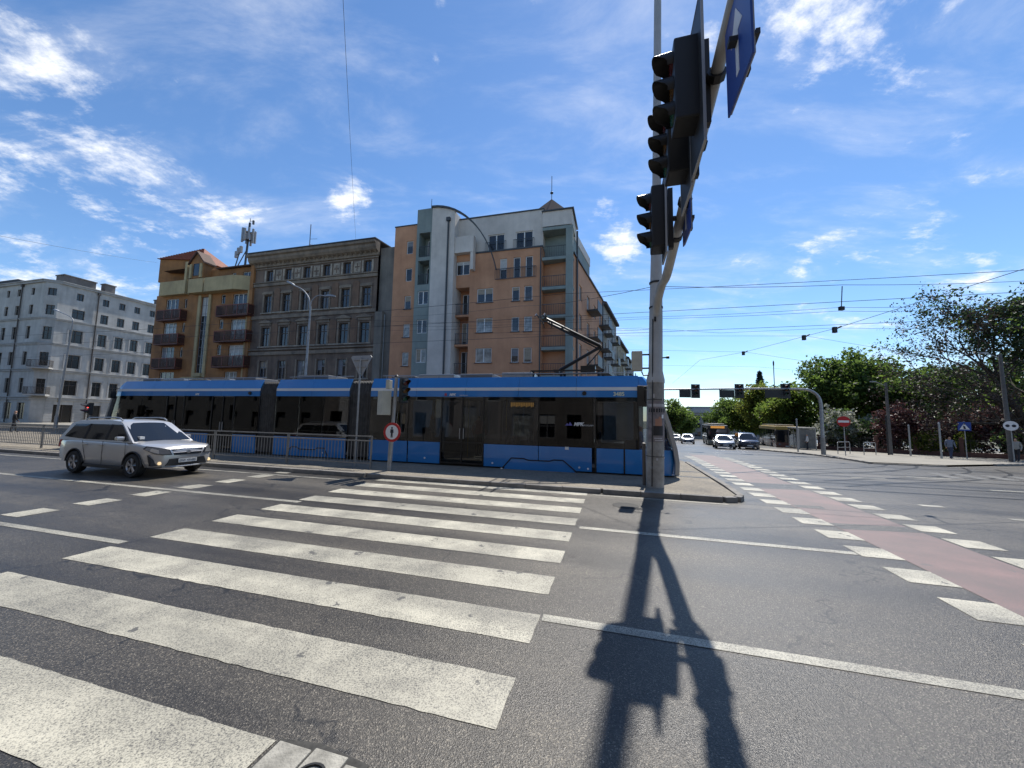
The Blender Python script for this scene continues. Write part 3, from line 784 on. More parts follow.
# ---------------------------------------------------------------- orange-brown block with balconies
def balcony_house():
    U0 = -57.4
    root = empty('apartment_house', UV(U0, 33.6), RA)
    tag(root, 'ochre-brown apartment house with dark red balconies and tall stair window', 'building')
    BRK = make_plaster('ochre_render', (.40, .185, .065), (.21, .10, .042), .4, .5)
    YEL = make_plaster('cream_render', (.50, .40, .22), (.34, .27, .15), .4, .5)
    RED = mat('balcony_red', (.10, .030, .022), .6, var=.3, vscale=4)
    TILE = mat('roof_tile_red', (.22, .065, .038), .75, var=.3, vscale=5)
    TILEB = mat('roof_tile_brown', (.085, .045, .032), .8, var=.3, vscale=4)
    WD = 15.9
    H = []
    rowz = [(6.0, 7.0), (8.75, 9.98), (11.9, 13.1), (15.0, 16.2)]
    for z0, z1 in rowz[1:]:
        H += [(-55.6 - U0, -53.35 - U0, z0 - 1.1, z1 + .1), (-44.4 - U0, -42.15 - U0, z0 - 1.2, z1), (-46.25 - U0, -45.6 - U0, z0 + .15, z1 + .1), (-52.4 - U0, -51.9 - U0, z0, z1)]
    H += [(-55.5 - U0, -53.0 - U0, 4.6, 6.9), (-44.7 - U0, -42.8 - U0, 4.6, 6.8), (-51.5 - U0, -46.0 - U0, .3, 3.3), (1, 4.8, .3, 3.3), (12, 15.2, .3, 3.3)]
    ST = (-49.45 - U0, -48.2 - U0, 6.7, 16.2)
    m = MB(); facade(m, 0, WD, -1.2, 16.9, H + [ST], .22)
    m.face([(0, 0, -1.2), (0, 0, 16.9), (0, 12, 16.9), (0, 12, -1.2)]); m.face([(WD, 0, -1.2), (WD, 12, -1.2), (WD, 12, 16.9), (WD, 0, 16.9)]); m.face([(0, 0, 16.9), (WD, 0, 16.9), (WD, 12, 16.9), (0, 12, 16.9)])
    m.build('wall', BRK, root)
    for h in H:
        wide = h[1] - h[0] > 1.5
        window(root, None, *h, y=.12, nx=3 if 1.5 < h[1] - h[0] < 3 else (1 if h[1] - h[0] < 1 else 4), frame=FRAME_W, glass=random.choice([GL_MID, GL_CURT, GL_CURT, GL_MID]) if wide and h[2] > 4 else GL_DARK)
    window(root, None, *ST, y=.14, nx=2, nz=9, frame=FRAME_G, glass=GL_MID, name='stair_window')
    for x in (ST[0] - .42, ST[1] + .02):
        m = MB(); m.box(x, x + .42, -.14, .02, 6.2, 16.4); m.build('cream_pilaster', YEL, root, bevel=.02)
    m = MB(); m.box(ST[0], ST[1], -.3, .05, 6.25, 6.68); m.build('stair_window_sill', YEL, root)
    m = MB(); m.prism([(ST[0] - .3, 6.1), (ST[1] + .3, 6.1), (ST[1] + .5, 5.75), (ST[0] - 2.5, 5.3), (ST[0] - 2.5, 5.5)], lambda p, t: (p[0], t, p[1]), -1.2, -.02); m.build('entrance_canopy', YEL, root)
    # balconies
    def adj(u, d): return u * (33.6 - d) / 33.6 - U0
    def adz(z, d): return 1.98 + (z - 1.98) * (33.6 - d) / 33.6
    def balcony(xa, xb, z, d=.8):
        xa, xb, z = adj(xa + U0, d), adj(xb + U0, d), adz(z, d)
        b = empty('balcony'); b.parent = root; b.location = (xa, 0, z)
        w = xb - xa
        m = MB(); m.box(0, w, -d, .0, -.12, .05); m.build('balcony_slab', RED, b)
        m = MB(); n = 3
        for i in range(n):
            for q_ in range(9):
                xx_ = w * i / n + .08 + (w / n - .16) * q_ / 8; m.box(xx_ - .045, xx_ + .045, -d, -d + .03, .12, 1.15)
        tag(m.build('balcony_bars', mat('balcony_panel', (.065, .026, .018), .6, var=.45, vscale=7), b), kind='stuff')
        m = MB(); m.box(0, w, -d - .02, -d + .05, 1.17, 1.24)
        for i in range(n + 1): m.box(w * i / n - .03, w * i / n + .03, -d - .015, -d + .045, .05, 1.17)
        for s in (0, w): m.box(s - .025, s + .025, -d + .05, -.01, 1.18, 1.23)
        m.build('balcony_rail', mat('rail_red', (.20, .035, .02), .5), b)
        for s in (0, w - .03):
            m = MB(); m.box(s, s + .03, -d + .05, -.02, .12, 1.15); m.build('balcony_side', MATS['balcony_panel'], b)
    for z in (7.45, 10.55, 13.7):
        balcony(-57.2 - U0, -53.0 - U0, z); balcony(-46.95 - U0, -41.95 - U0, z)
    for z in (8.2, 11.2, 13.4, 16.2):
        m = MB(); m.box(-1.0, -.01, .8, 3.6, z - .3, z + 1.35); m.build('side_balcony', YEL, root, bevel=.02)
    # attic: cream parapets, set-back wall, gabled dormer, tower with tiled cap
    for xa, xb, d in [(.25, 4.85, .55), (5.35, 7.85, .75), (8.05, 12.75, .95)]:
        m = MB(); m.box(adj(xa + U0, d), adj(xb + U0, d) - .02, -d, .02, adz(16.9, d), adz(18.7, d)); m.build('parapet', YEL, root, bevel=.03)
    m = MB(); xk = adj(12.75 + U0, .95); m.prism([(xk, -.95), (15.72, -.12), (15.72, .02), (xk, .02)], lambda p, t: (p[0], p[1], t), adz(16.92, .95), adz(18.68, .95)); m.build('parapet', YEL, root)
    aw = [(1.8, 4.35, 18.55, 19.55), (13.1, 15.35, 17.6, 19.3), (11.4, 12.0, 18.2, 19.35)]
    m = MB(); facade(m, 0, WD, 16.9, 20.0, aw, .2, y=.9)
    m.face([(0, .9, 16.9), (0, .9, 20), (0, 12, 20), (0, 12, 16.9)]); m.face([(WD, .9, 16.9), (WD, 12, 16.9), (WD, 12, 20), (WD, .9, 20)])
    m.build('attic_wall', BRK, root)
    for h in aw: window(root, None, *h, y=1.0, nx=3 if h[1] - h[0] > 1 else 1, glass=random.choice([GL_MID, GL_CURT]))
    m = MB(); m.prism([(.5, 19.9), (.5, 20.05), (5.5, 21.4), (12, 21.4), (12, 19.9)], lambda p, t: (t, p[0], p[1]), 9.2, WD + .1); m.build('roof', TILEB, root)
    m = MB(); m.prism([(-.1, .0), (5.1, 1.6), (5.1, 6.0), (-.1, 6.0)], lambda p, t: (p[0], p[1], t), 18.75, 21.85); m.build('tower_wall', BRK, root)
    m = MB(); a = [(-.3, -.2, 21.86), (5.3, 1.5, 21.86), (5.3, 6.2, 21.86), (-.3, 6.2, 21.86)]; ap = (3.4, 2.8, 24.2)
    for i in range(4): m.face([a[i], a[(i + 1) % 4], ap])
    m.face(a[::-1]); m.build('tower_roof', TILE, root)
    for k in range(18):                                             # tile courses on the tower roof
        t = k / 18; m = MB()
        A_ = Vector(a[0]).lerp(Vector(ap), t); B_ = Vector(a[1]).lerp(Vector(ap), t)
        m.tube([A_ + Vector((0, -.02, .03)), B_ + Vector((0, -.02, .03))], .045, 5); m.build('tile_course', TILE, root)
    m = MB(); m.prism([(-.35, 20.0), (.95, 20.0), (.95, 20.55)], lambda p, t: (t, p[0], p[1]), 1.3, 4.9); m.build('roof_slope', TILEB, root)
    m = MB(); m.prism([(5.6, 18.7), (7.9, 18.7), (7.9, 20.7), (6.75, 22.0), (5.6, 20.7)], lambda p, t: (p[0], t, p[1]), -.1, 1.2); m.build('gable_dormer', BRK, root)
    for x in (5.75, 7.45): 
        m = MB(); m.box(x - .02, x + .3, -.28, -.11, 18.7, 20.5); m.build('cream_pilaster', YEL, root)
    m = MB()
    for s in (-1, 1): m.prism([(6.75, 22.0), (6.75 + s * 1.35, 20.5), (6.75 + s * 1.35, 20.7), (6.75, 22.22)][::s], lambda p, t: (p[0], t, p[1]), -.3, 1.3)
    m.build('gable_roof', TILEB, root)
    window(root, None, 6.2, 7.2, 19.0, 20.6, y=-.14, nx=1, frame=FRAME_B, glass=GL_DARK)
    m = MB(); m.box(5.0, 5.35, -.3, .0, 17, 20.9); m.build('cream_pilaster', YEL, root)
    m = MB(); m.box(15.75, 16.25, -.25, .3, -1.2, 19.9); m.build('corner_pilaster', BRK, root)
    m = MB(); m.box(15.45, 15.72, -.18, .0, -1.2, 16.85); m.build('cream_pilaster', YEL, root)
    for x in (9.6, 11.1): 
        m = MB(); m.prism([(x, 21.25), (x + 1.3, 21.25), (x + 1.3, 21.45), (x, 21.75)], lambda p, t: (p[0], t, p[1]), 4, 5); m.build('skylight', FRAME_G, root)
    # mobile-phone mast on the roof
    mast = empty('phone_mast', UV(-47.3, 37.0, 22.0), RA); mast.scale = (.82, .82, .9); tag(mast, 'phone mast with clustered grey antenna panels on a roof', 'antenna mast')
    GREY = mat('antenna_grey', (.30, .30, .31), .5, .2); DK = mat('mast_dark', (.07, .07, .075), .5, .5)
    m = MB(); m.tube([(0, 0, -1), (.3, 0, 5.9)], .16, 8); m.tube([(-2.2, .2, -1), (.1, 0, 1.8)], .08, 6); m.tube([(-1.6, -.4, -1), (-1.2, 0, 2.2)], .09, 6); m.build('mast_pole', DK, mast)
    for k in range(9):
        a = 2 * math.pi * k / 9; m = MB(); cx, cy = .3 + .85 * math.cos(a), .85 * math.sin(a)
        m.box(cx - .16, cx + .16, cy - .1, cy + .1, 2.7 + .2 * (k % 3), 4.9 - .15 * (k % 2)); m.build('antenna_panel', GREY, mast, bevel=.04)
        m = MB(); m.tube([(.3, 0, 3.2), (cx, cy, 3.2)], .05, 5); m.tube([(.3, 0, 4.4), (cx, cy, 4.4)], .05, 5); m.build('panel_bracket', DK, mast)
    for k, (x, z) in enumerate([(-1.5, 1.2), (-1.0, 1.4), (-1.9, .7)]):
        m = MB(); m.box(x - .22, x + .22, -.25, .05, z, z + 1.0); m.build('radio_box', GREY, mast, bevel=.03)
    m = MB(); m.tube([(.3, 0, 5.9), (.3, 0, 6.6)], .05, 5); m.tube([(.3, 0, 6.2), (1.0, 0, 6.1)], .04, 5); m.box(.9, 1.15, -.1, .1, 5.6, 6.2); m.build('mast_tip', DK, mast)
balcony_house()

# ---------------------------------------------------------------- modern corner block
def corner_block():
    U0 = -22.5
    root = empty('corner_apartment_block', UV(U0, 33.6), RA)
    tag(root, 'modern corner apartment block in peach, grey and teal with curved roof edge', 'building')
    PEA = make_plaster('peach_render', (.62, .325, .185), (.45, .225, .125), .35, .4)
    GRY = make_plaster('pale_grey_render', (.68, .63, .57), (.50, .465, .42), .35, .4)
    TEAL = make_plaster('teal_render', (.27, .32, .30), (.19, .23, .22), .35, .4)
    DKM = mat('dark_metal_trim', (.07, .075, .08), .5, .4)
    X = lambda u: u - U0
    g = .02
    # wings, each with its own openings
    def wing(name, xa, xb, za, zb, holes, material, y=0.0, back=11.0, top=True):
        m = MB(); facade(m, xa, xb, za, zb, holes, .2, y)
        m.face([(xa, y, za), (xa, y, zb), (xa, back, zb), (xa, back, za)]); m.face([(xb, y, za), (xb, back, za), (xb, back, zb), (xb, y, zb)])
        m.face([(xa, y, zb), (xb, y, zb), (xb, back, zb), (xa, back, zb)])
        return m.build(name, material, root)
    pitch = 2.95
    wo = [(X(-21.05), X(-20.3), 7.05 + pitch * k, 8.45 + pitch * k) for k in range(5)] + [(X(-21.6), X(-20.3), .4, 3.4)]
    wing('wall', X(-22.5), X(-19.61), -1.2, 21.9, wo, PEA)
    wt = [(X(-19.2), X(-18.05), 7.25 + pitch * k, 8.65 + pitch * k) for k in range(3)]
    lg = [(X(-19.3), X(-18.05), 15.2, 17.7), (X(-19.3), X(-18.05), 18.1, 20.65)]
    tw = wing('stair_tower', X(-19.6), X(-17.8), 4.3, 23.2, wt + lg, TEAL, y=-.55)
    # pale curved fin: profile drops in an arc to the right
    arc = [(X(-17.8), 4.4), (X(-15.3), 4.4), (X(-15.3), 22.4)]
    n = 7
    arc += [(X(-15.3) - (2.5) * k / n, 22.4 + .75 * math.sin(math.pi / 2 * k / n)) for k in range(1, n)] + [(X(-17.8), 23.15)]
    m = MB(); m.prism(arc, lambda p, t: (p[0], t, p[1]), -.75, 5.0); m.build('curved_fin', GRY, root)
    # arched metal edge sweeping down over the terrace
    pts = []
    for k in range(15):
        t = k / 14; a = t * math.radians(72)
        pts.append((X(-17.9) + 7.0 * math.sin(a) / math.sin(math.radians(72)), -.8, 23.2 - 7.1 * (1 - math.cos(a)) / (1 - math.cos(math.radians(72)))))
    m = MB()
    m.loft([[(x, -.9, z - .14), (x, -.55, z - .14), (x, -.55, z + .05), (x, -.9, z + .05)] for x, y, z in pts]); m.build('arched_trim', DKM, root)
    wl_ = [(X(-12.15), X(-10.45), 18.2, 20.05), (X(-9.3), X(-7.6), 18.2, 20.05)]
    wing('upper_wall', X(-15.58), X(-6.6), 18.25, 22.0, wl_, GRY, y=.35)
    W5 = [(X(-10.75), X(-10.05), 15.3, 17.35), (X(-9.4), X(-8.7), 15.3, 17.35), (X(-8.2), X(-7.5), 15.3, 17.35)]
    W4 = [(X(-13.05), X(-11.4), 7.2 + pitch * k, 8.62 + pitch * k) for k in range(3)] + [(X(-9.5), X(-8.75), 7.15 + pitch * k, 8.55 + pitch * k) for k in range(3)] + [(X(-8.28), X(-7.5), 7.12 + pitch * k, 8.55 + pitch * k) for k in range(3)]
    LG = [(X(-15.35), X(-13.85), 6.1 + 2.95 * k, 8.85 + 2.95 * k) for k in range(3)]
    W6 = [(X(-15.3), X(-13.9), 16.05, 17.45)]
    SH = [(X(-13.4), X(-10.6), .4, 3.6), (X(-10.2), X(-7.2), .4, 3.6)]
    wing('front_wall', X(-15.58), X(-6.6), -1.2, 18.1, W5 + W4 + LG + W6 + SH, PEA, y=0.0)
    m = MB(); m.box(X(-19.5), X(-15.6), .0, 4, -1.2, 4.28); m.build('plinth_wall', GRY, root)
    m = MB(); m.box(X(-15.66), X(-13.3), -.62, -.02, 18.1, 19.75); m.box(X(-13.62), X(-13.3), -.62, -.02, 16.3, 18.08); m.build('terrace_parapet', GRY, root, bevel=.02)
    for h in wo[:5] + wt + W4 + W5 + W6 + wl_:
        big = h[1] - h[0] > 1.1
        yy = (-.55 if h in wt else (.35 if h in wl_ else 0)) + .1
        low = h[2] < 11.5
        window(root, None, *h, y=yy, nx=2 if big else 1, frame=FRAME_W, glass=random.choice([GL_CURT, GL_CURT, GL_MID]) if low else random.choice([GL_MID, GL_MID, GL_DARK]), t=.075, sill=DKM if h[2] < 15 else None)
    for h in [wo[5]] + SH: window(root, None, *h, y=.1, nx=3, frame=FRAME_G, glass=GL_BLACK, name='shop_window')
    for h in lg + LG:                                               # recessed loggias
        y0 = -.55 if h in lg else 0.0
        m = MB(); m.box(h[0], h[1], y0 + 1.3, y0 + 1.4, h[2], h[3]); m.box(h[0], h[1], y0 + .2, y0 + 1.3, h[2] - .1, h[2] - .002); m.box(h[0], h[1], y0 + .2, y0 + 1.3, h[3] + .002, h[3] + .1); m.box(h[0] - .1, h[0] - .002, y0 + .2, y0 + 1.3, h[2], h[3]); m.box(h[1] + .002, h[1] + .1, y0 + .2, y0 + 1.3, h[2], h[3])
        m.build('loggia', TEAL if h in lg else PEA, root)
        window(root, None, h[0] + .35, h[1] - .15, h[2] + .02, h[3] - .35, y=y0 + 1.2, nx=2, glass=GL_DARK, name='balcony_door')
        m = railing_mesh(h[1] - h[0], 1.1, DKM, 9); o = m.build('loggia_railing', DKM, root); o.location = (h[0], y0 + .03, h[2])
    for x0, x1, z, yy in [(X(-12.4), X(-10.25), 18.15, .2), (X(-9.5), X(-7.45), 18.15, .2), (X(-11.2), X(-7.15), 15.2, -.15)]:
        m = railing_mesh(x1 - x0, 1.1, DKM, int((x1 - x0) / .14)); o = m.build('french_balcony', DKM, root); o.location = (x0, yy, z)
    for z in (18.1,):
        m = MB(); m.box(X(-13.28), X(-6.55), -.08, .36, 18.1, 18.25); m.build('ledge', DKM, root)
    m = MB(); m.box(X(-15.6), X(-6.5), .28, 11, 22.0, 22.12); m.build('roof_edge', DKM, root)
    m = MB(); m.box(X(-22.55), X(-19.9), -.05, 11, 21.9, 22.02); m.build('roof_edge', DKM, root)
    m = MB(); m.tube([(X(-15.95), -.85, 4.5), (X(-15.95), -.85, 21.4)], .09, 8); m.box(X(-16.15), X(-15.75), -1.0, -.76, 21.4, 21.75); m.build('downpipe', DKM, root)
    m = MB(); m.tube([(X(-6.72), -.09, -1), (X(-6.72), -.09, 18)], .06, 8); m.build('downpipe', DKM, root)
    # open corner loggias with teal columns
    xa, xb = X(-6.58), X(-3.95)
    m = MB(); m.box(xa, xb - .0, 1.8, 1.95, -1.2, 20.0); m.build('loggia_back_wall', make_plaster('loggia_grey', (.20, .21, .20), (.13, .14, .135), .4, .5), root)
    for k, z in enumerate([5.9, 8.5, 11.45, 14.15, 17.0, 19.9]):
        b = empty('corner_loggia'); b.parent = root; b.location = (xa, 0, z)
        w = xb - xa
        m = MB(); m.box(0, w + .25, -.12, 1.78, -.28, .0); m.build('loggia_slab', TEAL, b)
        if z < 19:
            m = railing_mesh(w, 1.1, DKM, 12); m.build('loggia_railing', DKM, b)
            window(b, None, .55, 1.75, .02, 2.15, y=1.66, nx=2, frame=FRAME_W, glass=random.choice([GL_MID, GL_CURT]), name='balcony_door')
    m = MB(); m.box(xb - .42, xb + .22, -.16, .35, -1.2, 19.7); m.build('corner_column', TEAL, root, bevel=.02)
    m = MB(); m.box(xa - .02, xb + .12, -.02, 4.0, 20.05, 21.5); m.build('corner_parapet', GRY, root)
    m = MB(); m.box(xa - .1, xb + .3, -.14, 4.1, 21.5, 21.62); m.build('roof_edge', DKM, root)
    # little pyramid roof with finial
    m = MB(); a = [(X(-8.3), 1.2, 22.0), (X(-4.3), 1.2, 22.0), (X(-4.3), 5.2, 22.0), (X(-8.3), 5.2, 22.0)]; ap = (X(-6.3), 3.2, 24.7)
    for i in range(4): m.face([a[i], a[(i + 1) % 4], ap])
    m.face(a[::-1]); m.build('pyramid_roof', mat('roof_tile_maroon', (.050, .028, .028), .75, var=.25, vscale=6), root)
    m = MB(); m.tube([(X(-6.3), 3.2, 24.6), (X(-6.3), 3.2, 27.2)], .035, 6); m.lathe([(.02, 25.2), (.16, 25.3), (.16, 25.4), (.02, 25.5)], (X(-6.3), 3.2, 0), n=10); m.build('finial', DKM, root)
    m = MB(); m.tube([(X(-18.9), 1, 23.5), (X(-18.9), 1, 25.2)], .03, 5); m.build('roof_rod', DKM, root)
    # flank along the side street: turned to follow it
    FL = T(xb + .22, .6, 0) @ RZ(math.radians(90 - 8.0))            # local x runs away from the camera
    fh = []
    for k in range(5):
        for j in range(4):
            fh.append((2.2 + 3.6 * j, 3.5 + 3.6 * j, 4.9 + pitch * k, 6.4 + pitch * k))
    m = MB(FL); facade(m, 0, 15, -2.5, 17.4, [h for h in fh if h[3] < 17], .2)
    m.face([(15, 0, -2.5), (15, 8, -2.5), (15, 8, 17.4), (15, 0, 17.4)]); m.face([(0, 0, 17.4), (15, 0, 17.4), (15, 8, 17.4), (0, 8, 17.4)]); m.face([(0, 0, -2.5), (0, 0, 17.4), (0, 8, 17.4), (0, 8, -2.5)])
    m.build('flank_wall', PEA, root)
    m = MB(FL); m.box(.4, 9.5, .5, 7, 17.4, 19.9); m.build('flank_top_storey', TEAL, root)
    m = MB(FL); m.box(.4, 9.6, .45, 7.1, 19.92, 20.9); m.build('flank_parapet', GRY, root)
    m = MB(FL); m.box(-.1, 15.1, -.15, .4, 17.38, 17.55); m.build('roof_edge', DKM, root)
    for h in fh:
        if h[3] < 17: window(root, FL, *h, y=.1, nx=2, glass=random.choice([GL_MID, GL_DARK, GL_CURT]))
    for k in range(4):
        for xx in (5.6, 12.6):
            m = MB(FL); m.box(xx, xx + 2.6, -1.2, -.02, 4.6 + pitch * k, 4.75 + pitch * k); m.box(xx, xx + 2.6, -1.2, -1.15, 4.75 + pitch * k, 5.75 + pitch * k); m.build('flank_balcony', DKM, root)
    m = MB(FL); m.tube([(.9, -.12, -2), (.9, -.12, 20)], .09, 8); m.tube([(14.7, -.12, -2), (14.7, -.12, 17)], .09, 8); m.build('downpipe', DKM, root)
corner_block()

# ---------------------------------------------------------------- houses further down the side street
def street_house(origin, az, length, depth, height, wallmat, label, bays, floors, z0=-4, roofm=None):
    root = empty('street_house', (origin[0], origin[1], 0), math.radians(90 - az))      # local x along the street, facade at y = 0 facing the street (-y)
    tag(root, label, 'building', 'houses along the side street')
    holes = []
    ph = (height - 4.5) / floors
    for f in range(floors):
        for b in range(bays):
            x = length * (b + .5) / bays
            holes.append((x - .6, x + .6, 4.2 + ph * f, 4.2 + ph * f + 1.9))
    m = MB(); facade(m, 0, length, z0, height, holes, .2)
    m.face([(0, 0, z0), (0, 0, height), (0, depth, height), (0, depth, z0)]); m.face([(length, 0, z0), (length, depth, z0), (length, depth, height), (length, 0, height)])
    m.face([(0, 0, height), (length, 0, height), (length, depth, height), (0, depth, height)]); m.face([(0, depth, z0), (0, depth, height), (length, depth, height), (length, depth, z0)])
    m.build('wall', wallmat, root)
    for h in holes: window(root, None, *h, y=.12, nx=2, glass=random.choice([GL_DARK, GL_MID]))
    m = MB(); m.prism([(-.5, height), (-.5, height + .35), (depth * .5, height + 2.4), (depth, height + .35), (depth, height)], lambda p, t: (t, p[0], p[1]), -.15, length + .15); m.build('roof', roofm or MATS['roof_felt'], root)
    for b in range(bays):
        if b % 2 == 0:
            x = length * (b + .5) / bays
            for f in range(1, floors):
                m = MB(); z = 3.9 + ph * f; m.box(x - 1.2, x + 1.2, -1.1, -.01, z - .15, z); m.box(x - 1.2, x + 1.2, -1.1, -1.05, z, z + 1.0); m.build('balcony', MATS['dark_metal_trim'], root)
    return root
fp = UV(-3.9, 33.6) + Vector((.39, .92, 0)) * 17.5
az = 23.0
d2 = Vector((math.sin(math.radians(az)), math.cos(math.radians(az)), 0))
GREYH = make_plaster('greyish_render', (.36, .34, .31), (.25, .235, .215), .5, .4)
YELH = make_plaster('yellowish_render', (.42, .35, .24), (.30, .25, .17), .5, .4)
street_house((fp + d2 * .3).xy, az, 13, 10, 17.5, GREYH, 'grey house with balconies right behind the corner apartment block', 4, 4)
street_house((fp + d2 * 13.6).xy, az, 15, 10, 15.5, YELH, 'second house along the side street behind the corner block', 5, 4)
street_house((fp + d2 * 28.9).xy, az, 16, 10, 14.5, GREYH, 'third grey house down the side street, partly hidden', 5, 4)
street_house((fp + d2 * 46).xy, az, 30, 10, 9.5, YELH, 'low ochre house at the end of the side street row', 7, 2)

# ---------------------------------------------------------------- pale corner tenement on the left
def pale_tenement():
    UC, V0 = -79.8, 33.6
    root = empty('corner_tenement', UV(UC, V0), RA)
    tag(root, 'pale grey corner tenement house with cut-off corner and dark windows', 'building')
    PALE = make_plaster('pale_tenement_render', (.54, .525, .49), (.33, .32, .295), .45, .35)
    TR = make_plaster('pale_trim', (.44, .43, .41), (.31, .305, .29), .4, .6)
    HT = 21.0
    rows = [(4.2, 6.4, 1.05), (8.3, 10.3, 1.05), (12.2, 14.1, 1.0), (15.9, 17.35, .95), (18.8, 19.9, .8)]
    # faces: left facade (local x -17..-1 at y=0), chamfer, right facade (x=0, y from .95)
    FLt = Matrix()
    cx, cy = -1.05, 0.0
    clen = math.hypot(1.05, .95); FC = T(cx, cy, 0) @ RZ(math.atan2(.95, 1.05))
    FR = T(0, .95, 0) @ RZ(math.radians(90))
    RL = 20.0
    hl = []
    for z0, z1, w in rows:
        for u in (-98.4, -95.6, -92.6, -89.8, -87.1, -83.7):
            hl.append((u - UC - w / 2, u - UC + w / 2, z0 + .12, z1 + .1))
    hr, grp = [], []
    for k, (z0, z1, w) in enumerate(rows):
        for v, ww in ((36.9, w * 1.5 if k < 4 else w), (39.95, w), (42.05, w), (44.1, w), (46.3, w), (48.4, w), (50.5, w)):
            hr.append((v - V0 - .95 - ww / 2, v - V0 - .95 + ww / 2, z0 - .05, z1 - .05))
    hc = [(.28, clen - .22, z0, z1) for z0, z1, w in rows]
    doors = [(36.5 - V0 - .95 - 1.05, 36.5 - V0 - .95 + 1.05, .05, 2.7)] + [(v - V0 - .95 - .75, v - V0 - .95 + .75, .5, 2.7) for v in (40, 43, 46, 49)]
    dl = [(u - UC - .9, u - UC + .9, .5, 2.9) for u in (-97, -93.4, -89.8, -86.2, -83.0)]
    for F, L0, L1, H in ((FLt, -20.0, -1.05, hl + dl), (FC, 0, clen, hc), (FR, 0, RL, hr + doors)):
        m = MB(F); facade(m, L0, L1, -1.0, HT, H, .25)
        m.build('wall', PALE, root)
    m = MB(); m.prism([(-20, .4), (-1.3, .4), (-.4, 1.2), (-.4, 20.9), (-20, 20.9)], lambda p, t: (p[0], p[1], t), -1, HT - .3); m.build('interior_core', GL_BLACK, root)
    m = MB(); m.face([(-20, 0, HT), (-1.05, 0, HT), (0, .95, HT), (0, 20.95, HT), (-20, 20.95, HT)]); m.build('roof', MATS['roof_felt'], root)
    for F, H in ((FLt, hl), (FC, hc), (FR, hr)):
        for h in H:
            window(root, F, *h, y=.17, nx=2, frame=FRAME_B, glass=GL_BLACK, t=.05, transom=None if h[2] > 18 else .68)
            if F is FR and 3 < h[2] < 15:                           # flat surrounds
                m = MB(F); a = .1
                m.prism([(h[0] - .22, h[2] - .05), (h[0] - .03, h[2] - .05), (h[0] - .03, h[3] + .03), (h[1] + .03, h[3] + .03), (h[1] + .03, h[2] - .05), (h[1] + .22, h[2] - .05), (h[1] + .22, h[3] + .2), (h[0] - .22, h[3] + .2)], lambda p, t: (p[0], t, p[1]), -.06, .003); m.build('window_surround', TR, root)
    for h in doors + dl: window(root, FR if h in doors else FLt, *h, y=.18, nx=2, frame=FRAME_B, glass=GL_BLACK, name='shop_window')
    for z, hh, d in [(3.3, .3, .16), (3.65, .12, .28), (7.5, .22, .14), (7.75, .1, .24), (11.45, .2, .12), (11.65, .1, .2), (15.2, .18, .12), (15.38, .1, .2), (20.7, .3, .22), (21.0, .12, .34)]:
        m = MB(); o = d
        poly = [(-20.02, -o), (-1.05 - o * .4, -o), (o, .95 + o * .4), (o, 20.95), (-.01, 20.95), (-.01, .95), (-1.05, .01), (-20.02, .01)]
        m.prism(poly, lambda p, t: (p[0], p[1], t), z, z + hh); m.build('string_course', TR, root)
    # rusticated ground floor: joints as real bands
    for k in range(9):
        z = -.2 + .4 * k
        if z > 3.1: continue
        edges = sorted([(h[0], h[1]) for h in doors]); x = 0
        for a, b in edges + [(RL, RL)]:
            if a > x: m = MB(FR); m.box(x + .02, a - .02, -.05, .002, z + .03, z + .37); m.build('rustic_course', TR, root)
            x = b
    ZN = mat('zinc', (.28, .29, .29), .45, .7)
    for F, x in ((FLt, -6.3), (FR, 4.4)):
        m = MB(F); m.tube([(x, -.14, -.5), (x, -.14, 20.4)], .08, 8); m.box(x - .15, x + .15, -.3, -.02, 20.3, 20.7); m.build('downpipe', FRAME_B, root)
    for z in (8.0, 4.1):                                             # iron corner balconies
        b = empty('corner_balcony'); b.parent = root; b.matrix_local = FC @ T(-.4, 0, z)
        m = MB(); m.box(0, clen + .8, -1.0, -.02, -.18, .0); m.build('balcony_slab', TR, b)
        m = railing_mesh(clen + .8, 1.05, FRAME_B, 16); o = m.build('balcony_railing', FRAME_B, b); o.location = (0, -1.0, 0)
        for xx in (0, clen + .8):
            m = railing_mesh(.95, 1.05, FRAME_B, 8); o = m.build('balcony_railing', FRAME_B, b); o.matrix_local = T(xx, -.98, 0) @ RZ(math.pi / 2)
    CH = make_plaster('chimney_brick', (.22, .19, .17), (.13, .115, .105), .4, 1)
    for x0, x1, y0, y1, h in [(-2.6, -.6, 1.6, 5.2, 1.3), (-12, -9.5, 2, 3, 1.2), (-1.6, -.6, 6.3, 7.6, 1.5), (-1.8, -.4, 13.8, 15.6, 1.2), (-16, -14.6, 2, 3.4, 1.6)]:
        m = MB(); m.box(x0, x1, y0, y1, HT - .1, HT + h); m.box(x0 - .1, x1 + .1, y0 - .1, y1 + .1, HT + h, HT + h + .15); m.build('chimney', CH, root)
    m = MB(); m.prism([(-20, 21.2), (-8.2, 21.2), (-12, 22.6), (-20, 22.6)], lambda p, t: (p[0], t, p[1]), 1.5, 4); m.build('roof_slope', MATS['roof_felt'], root)
pale_tenement()

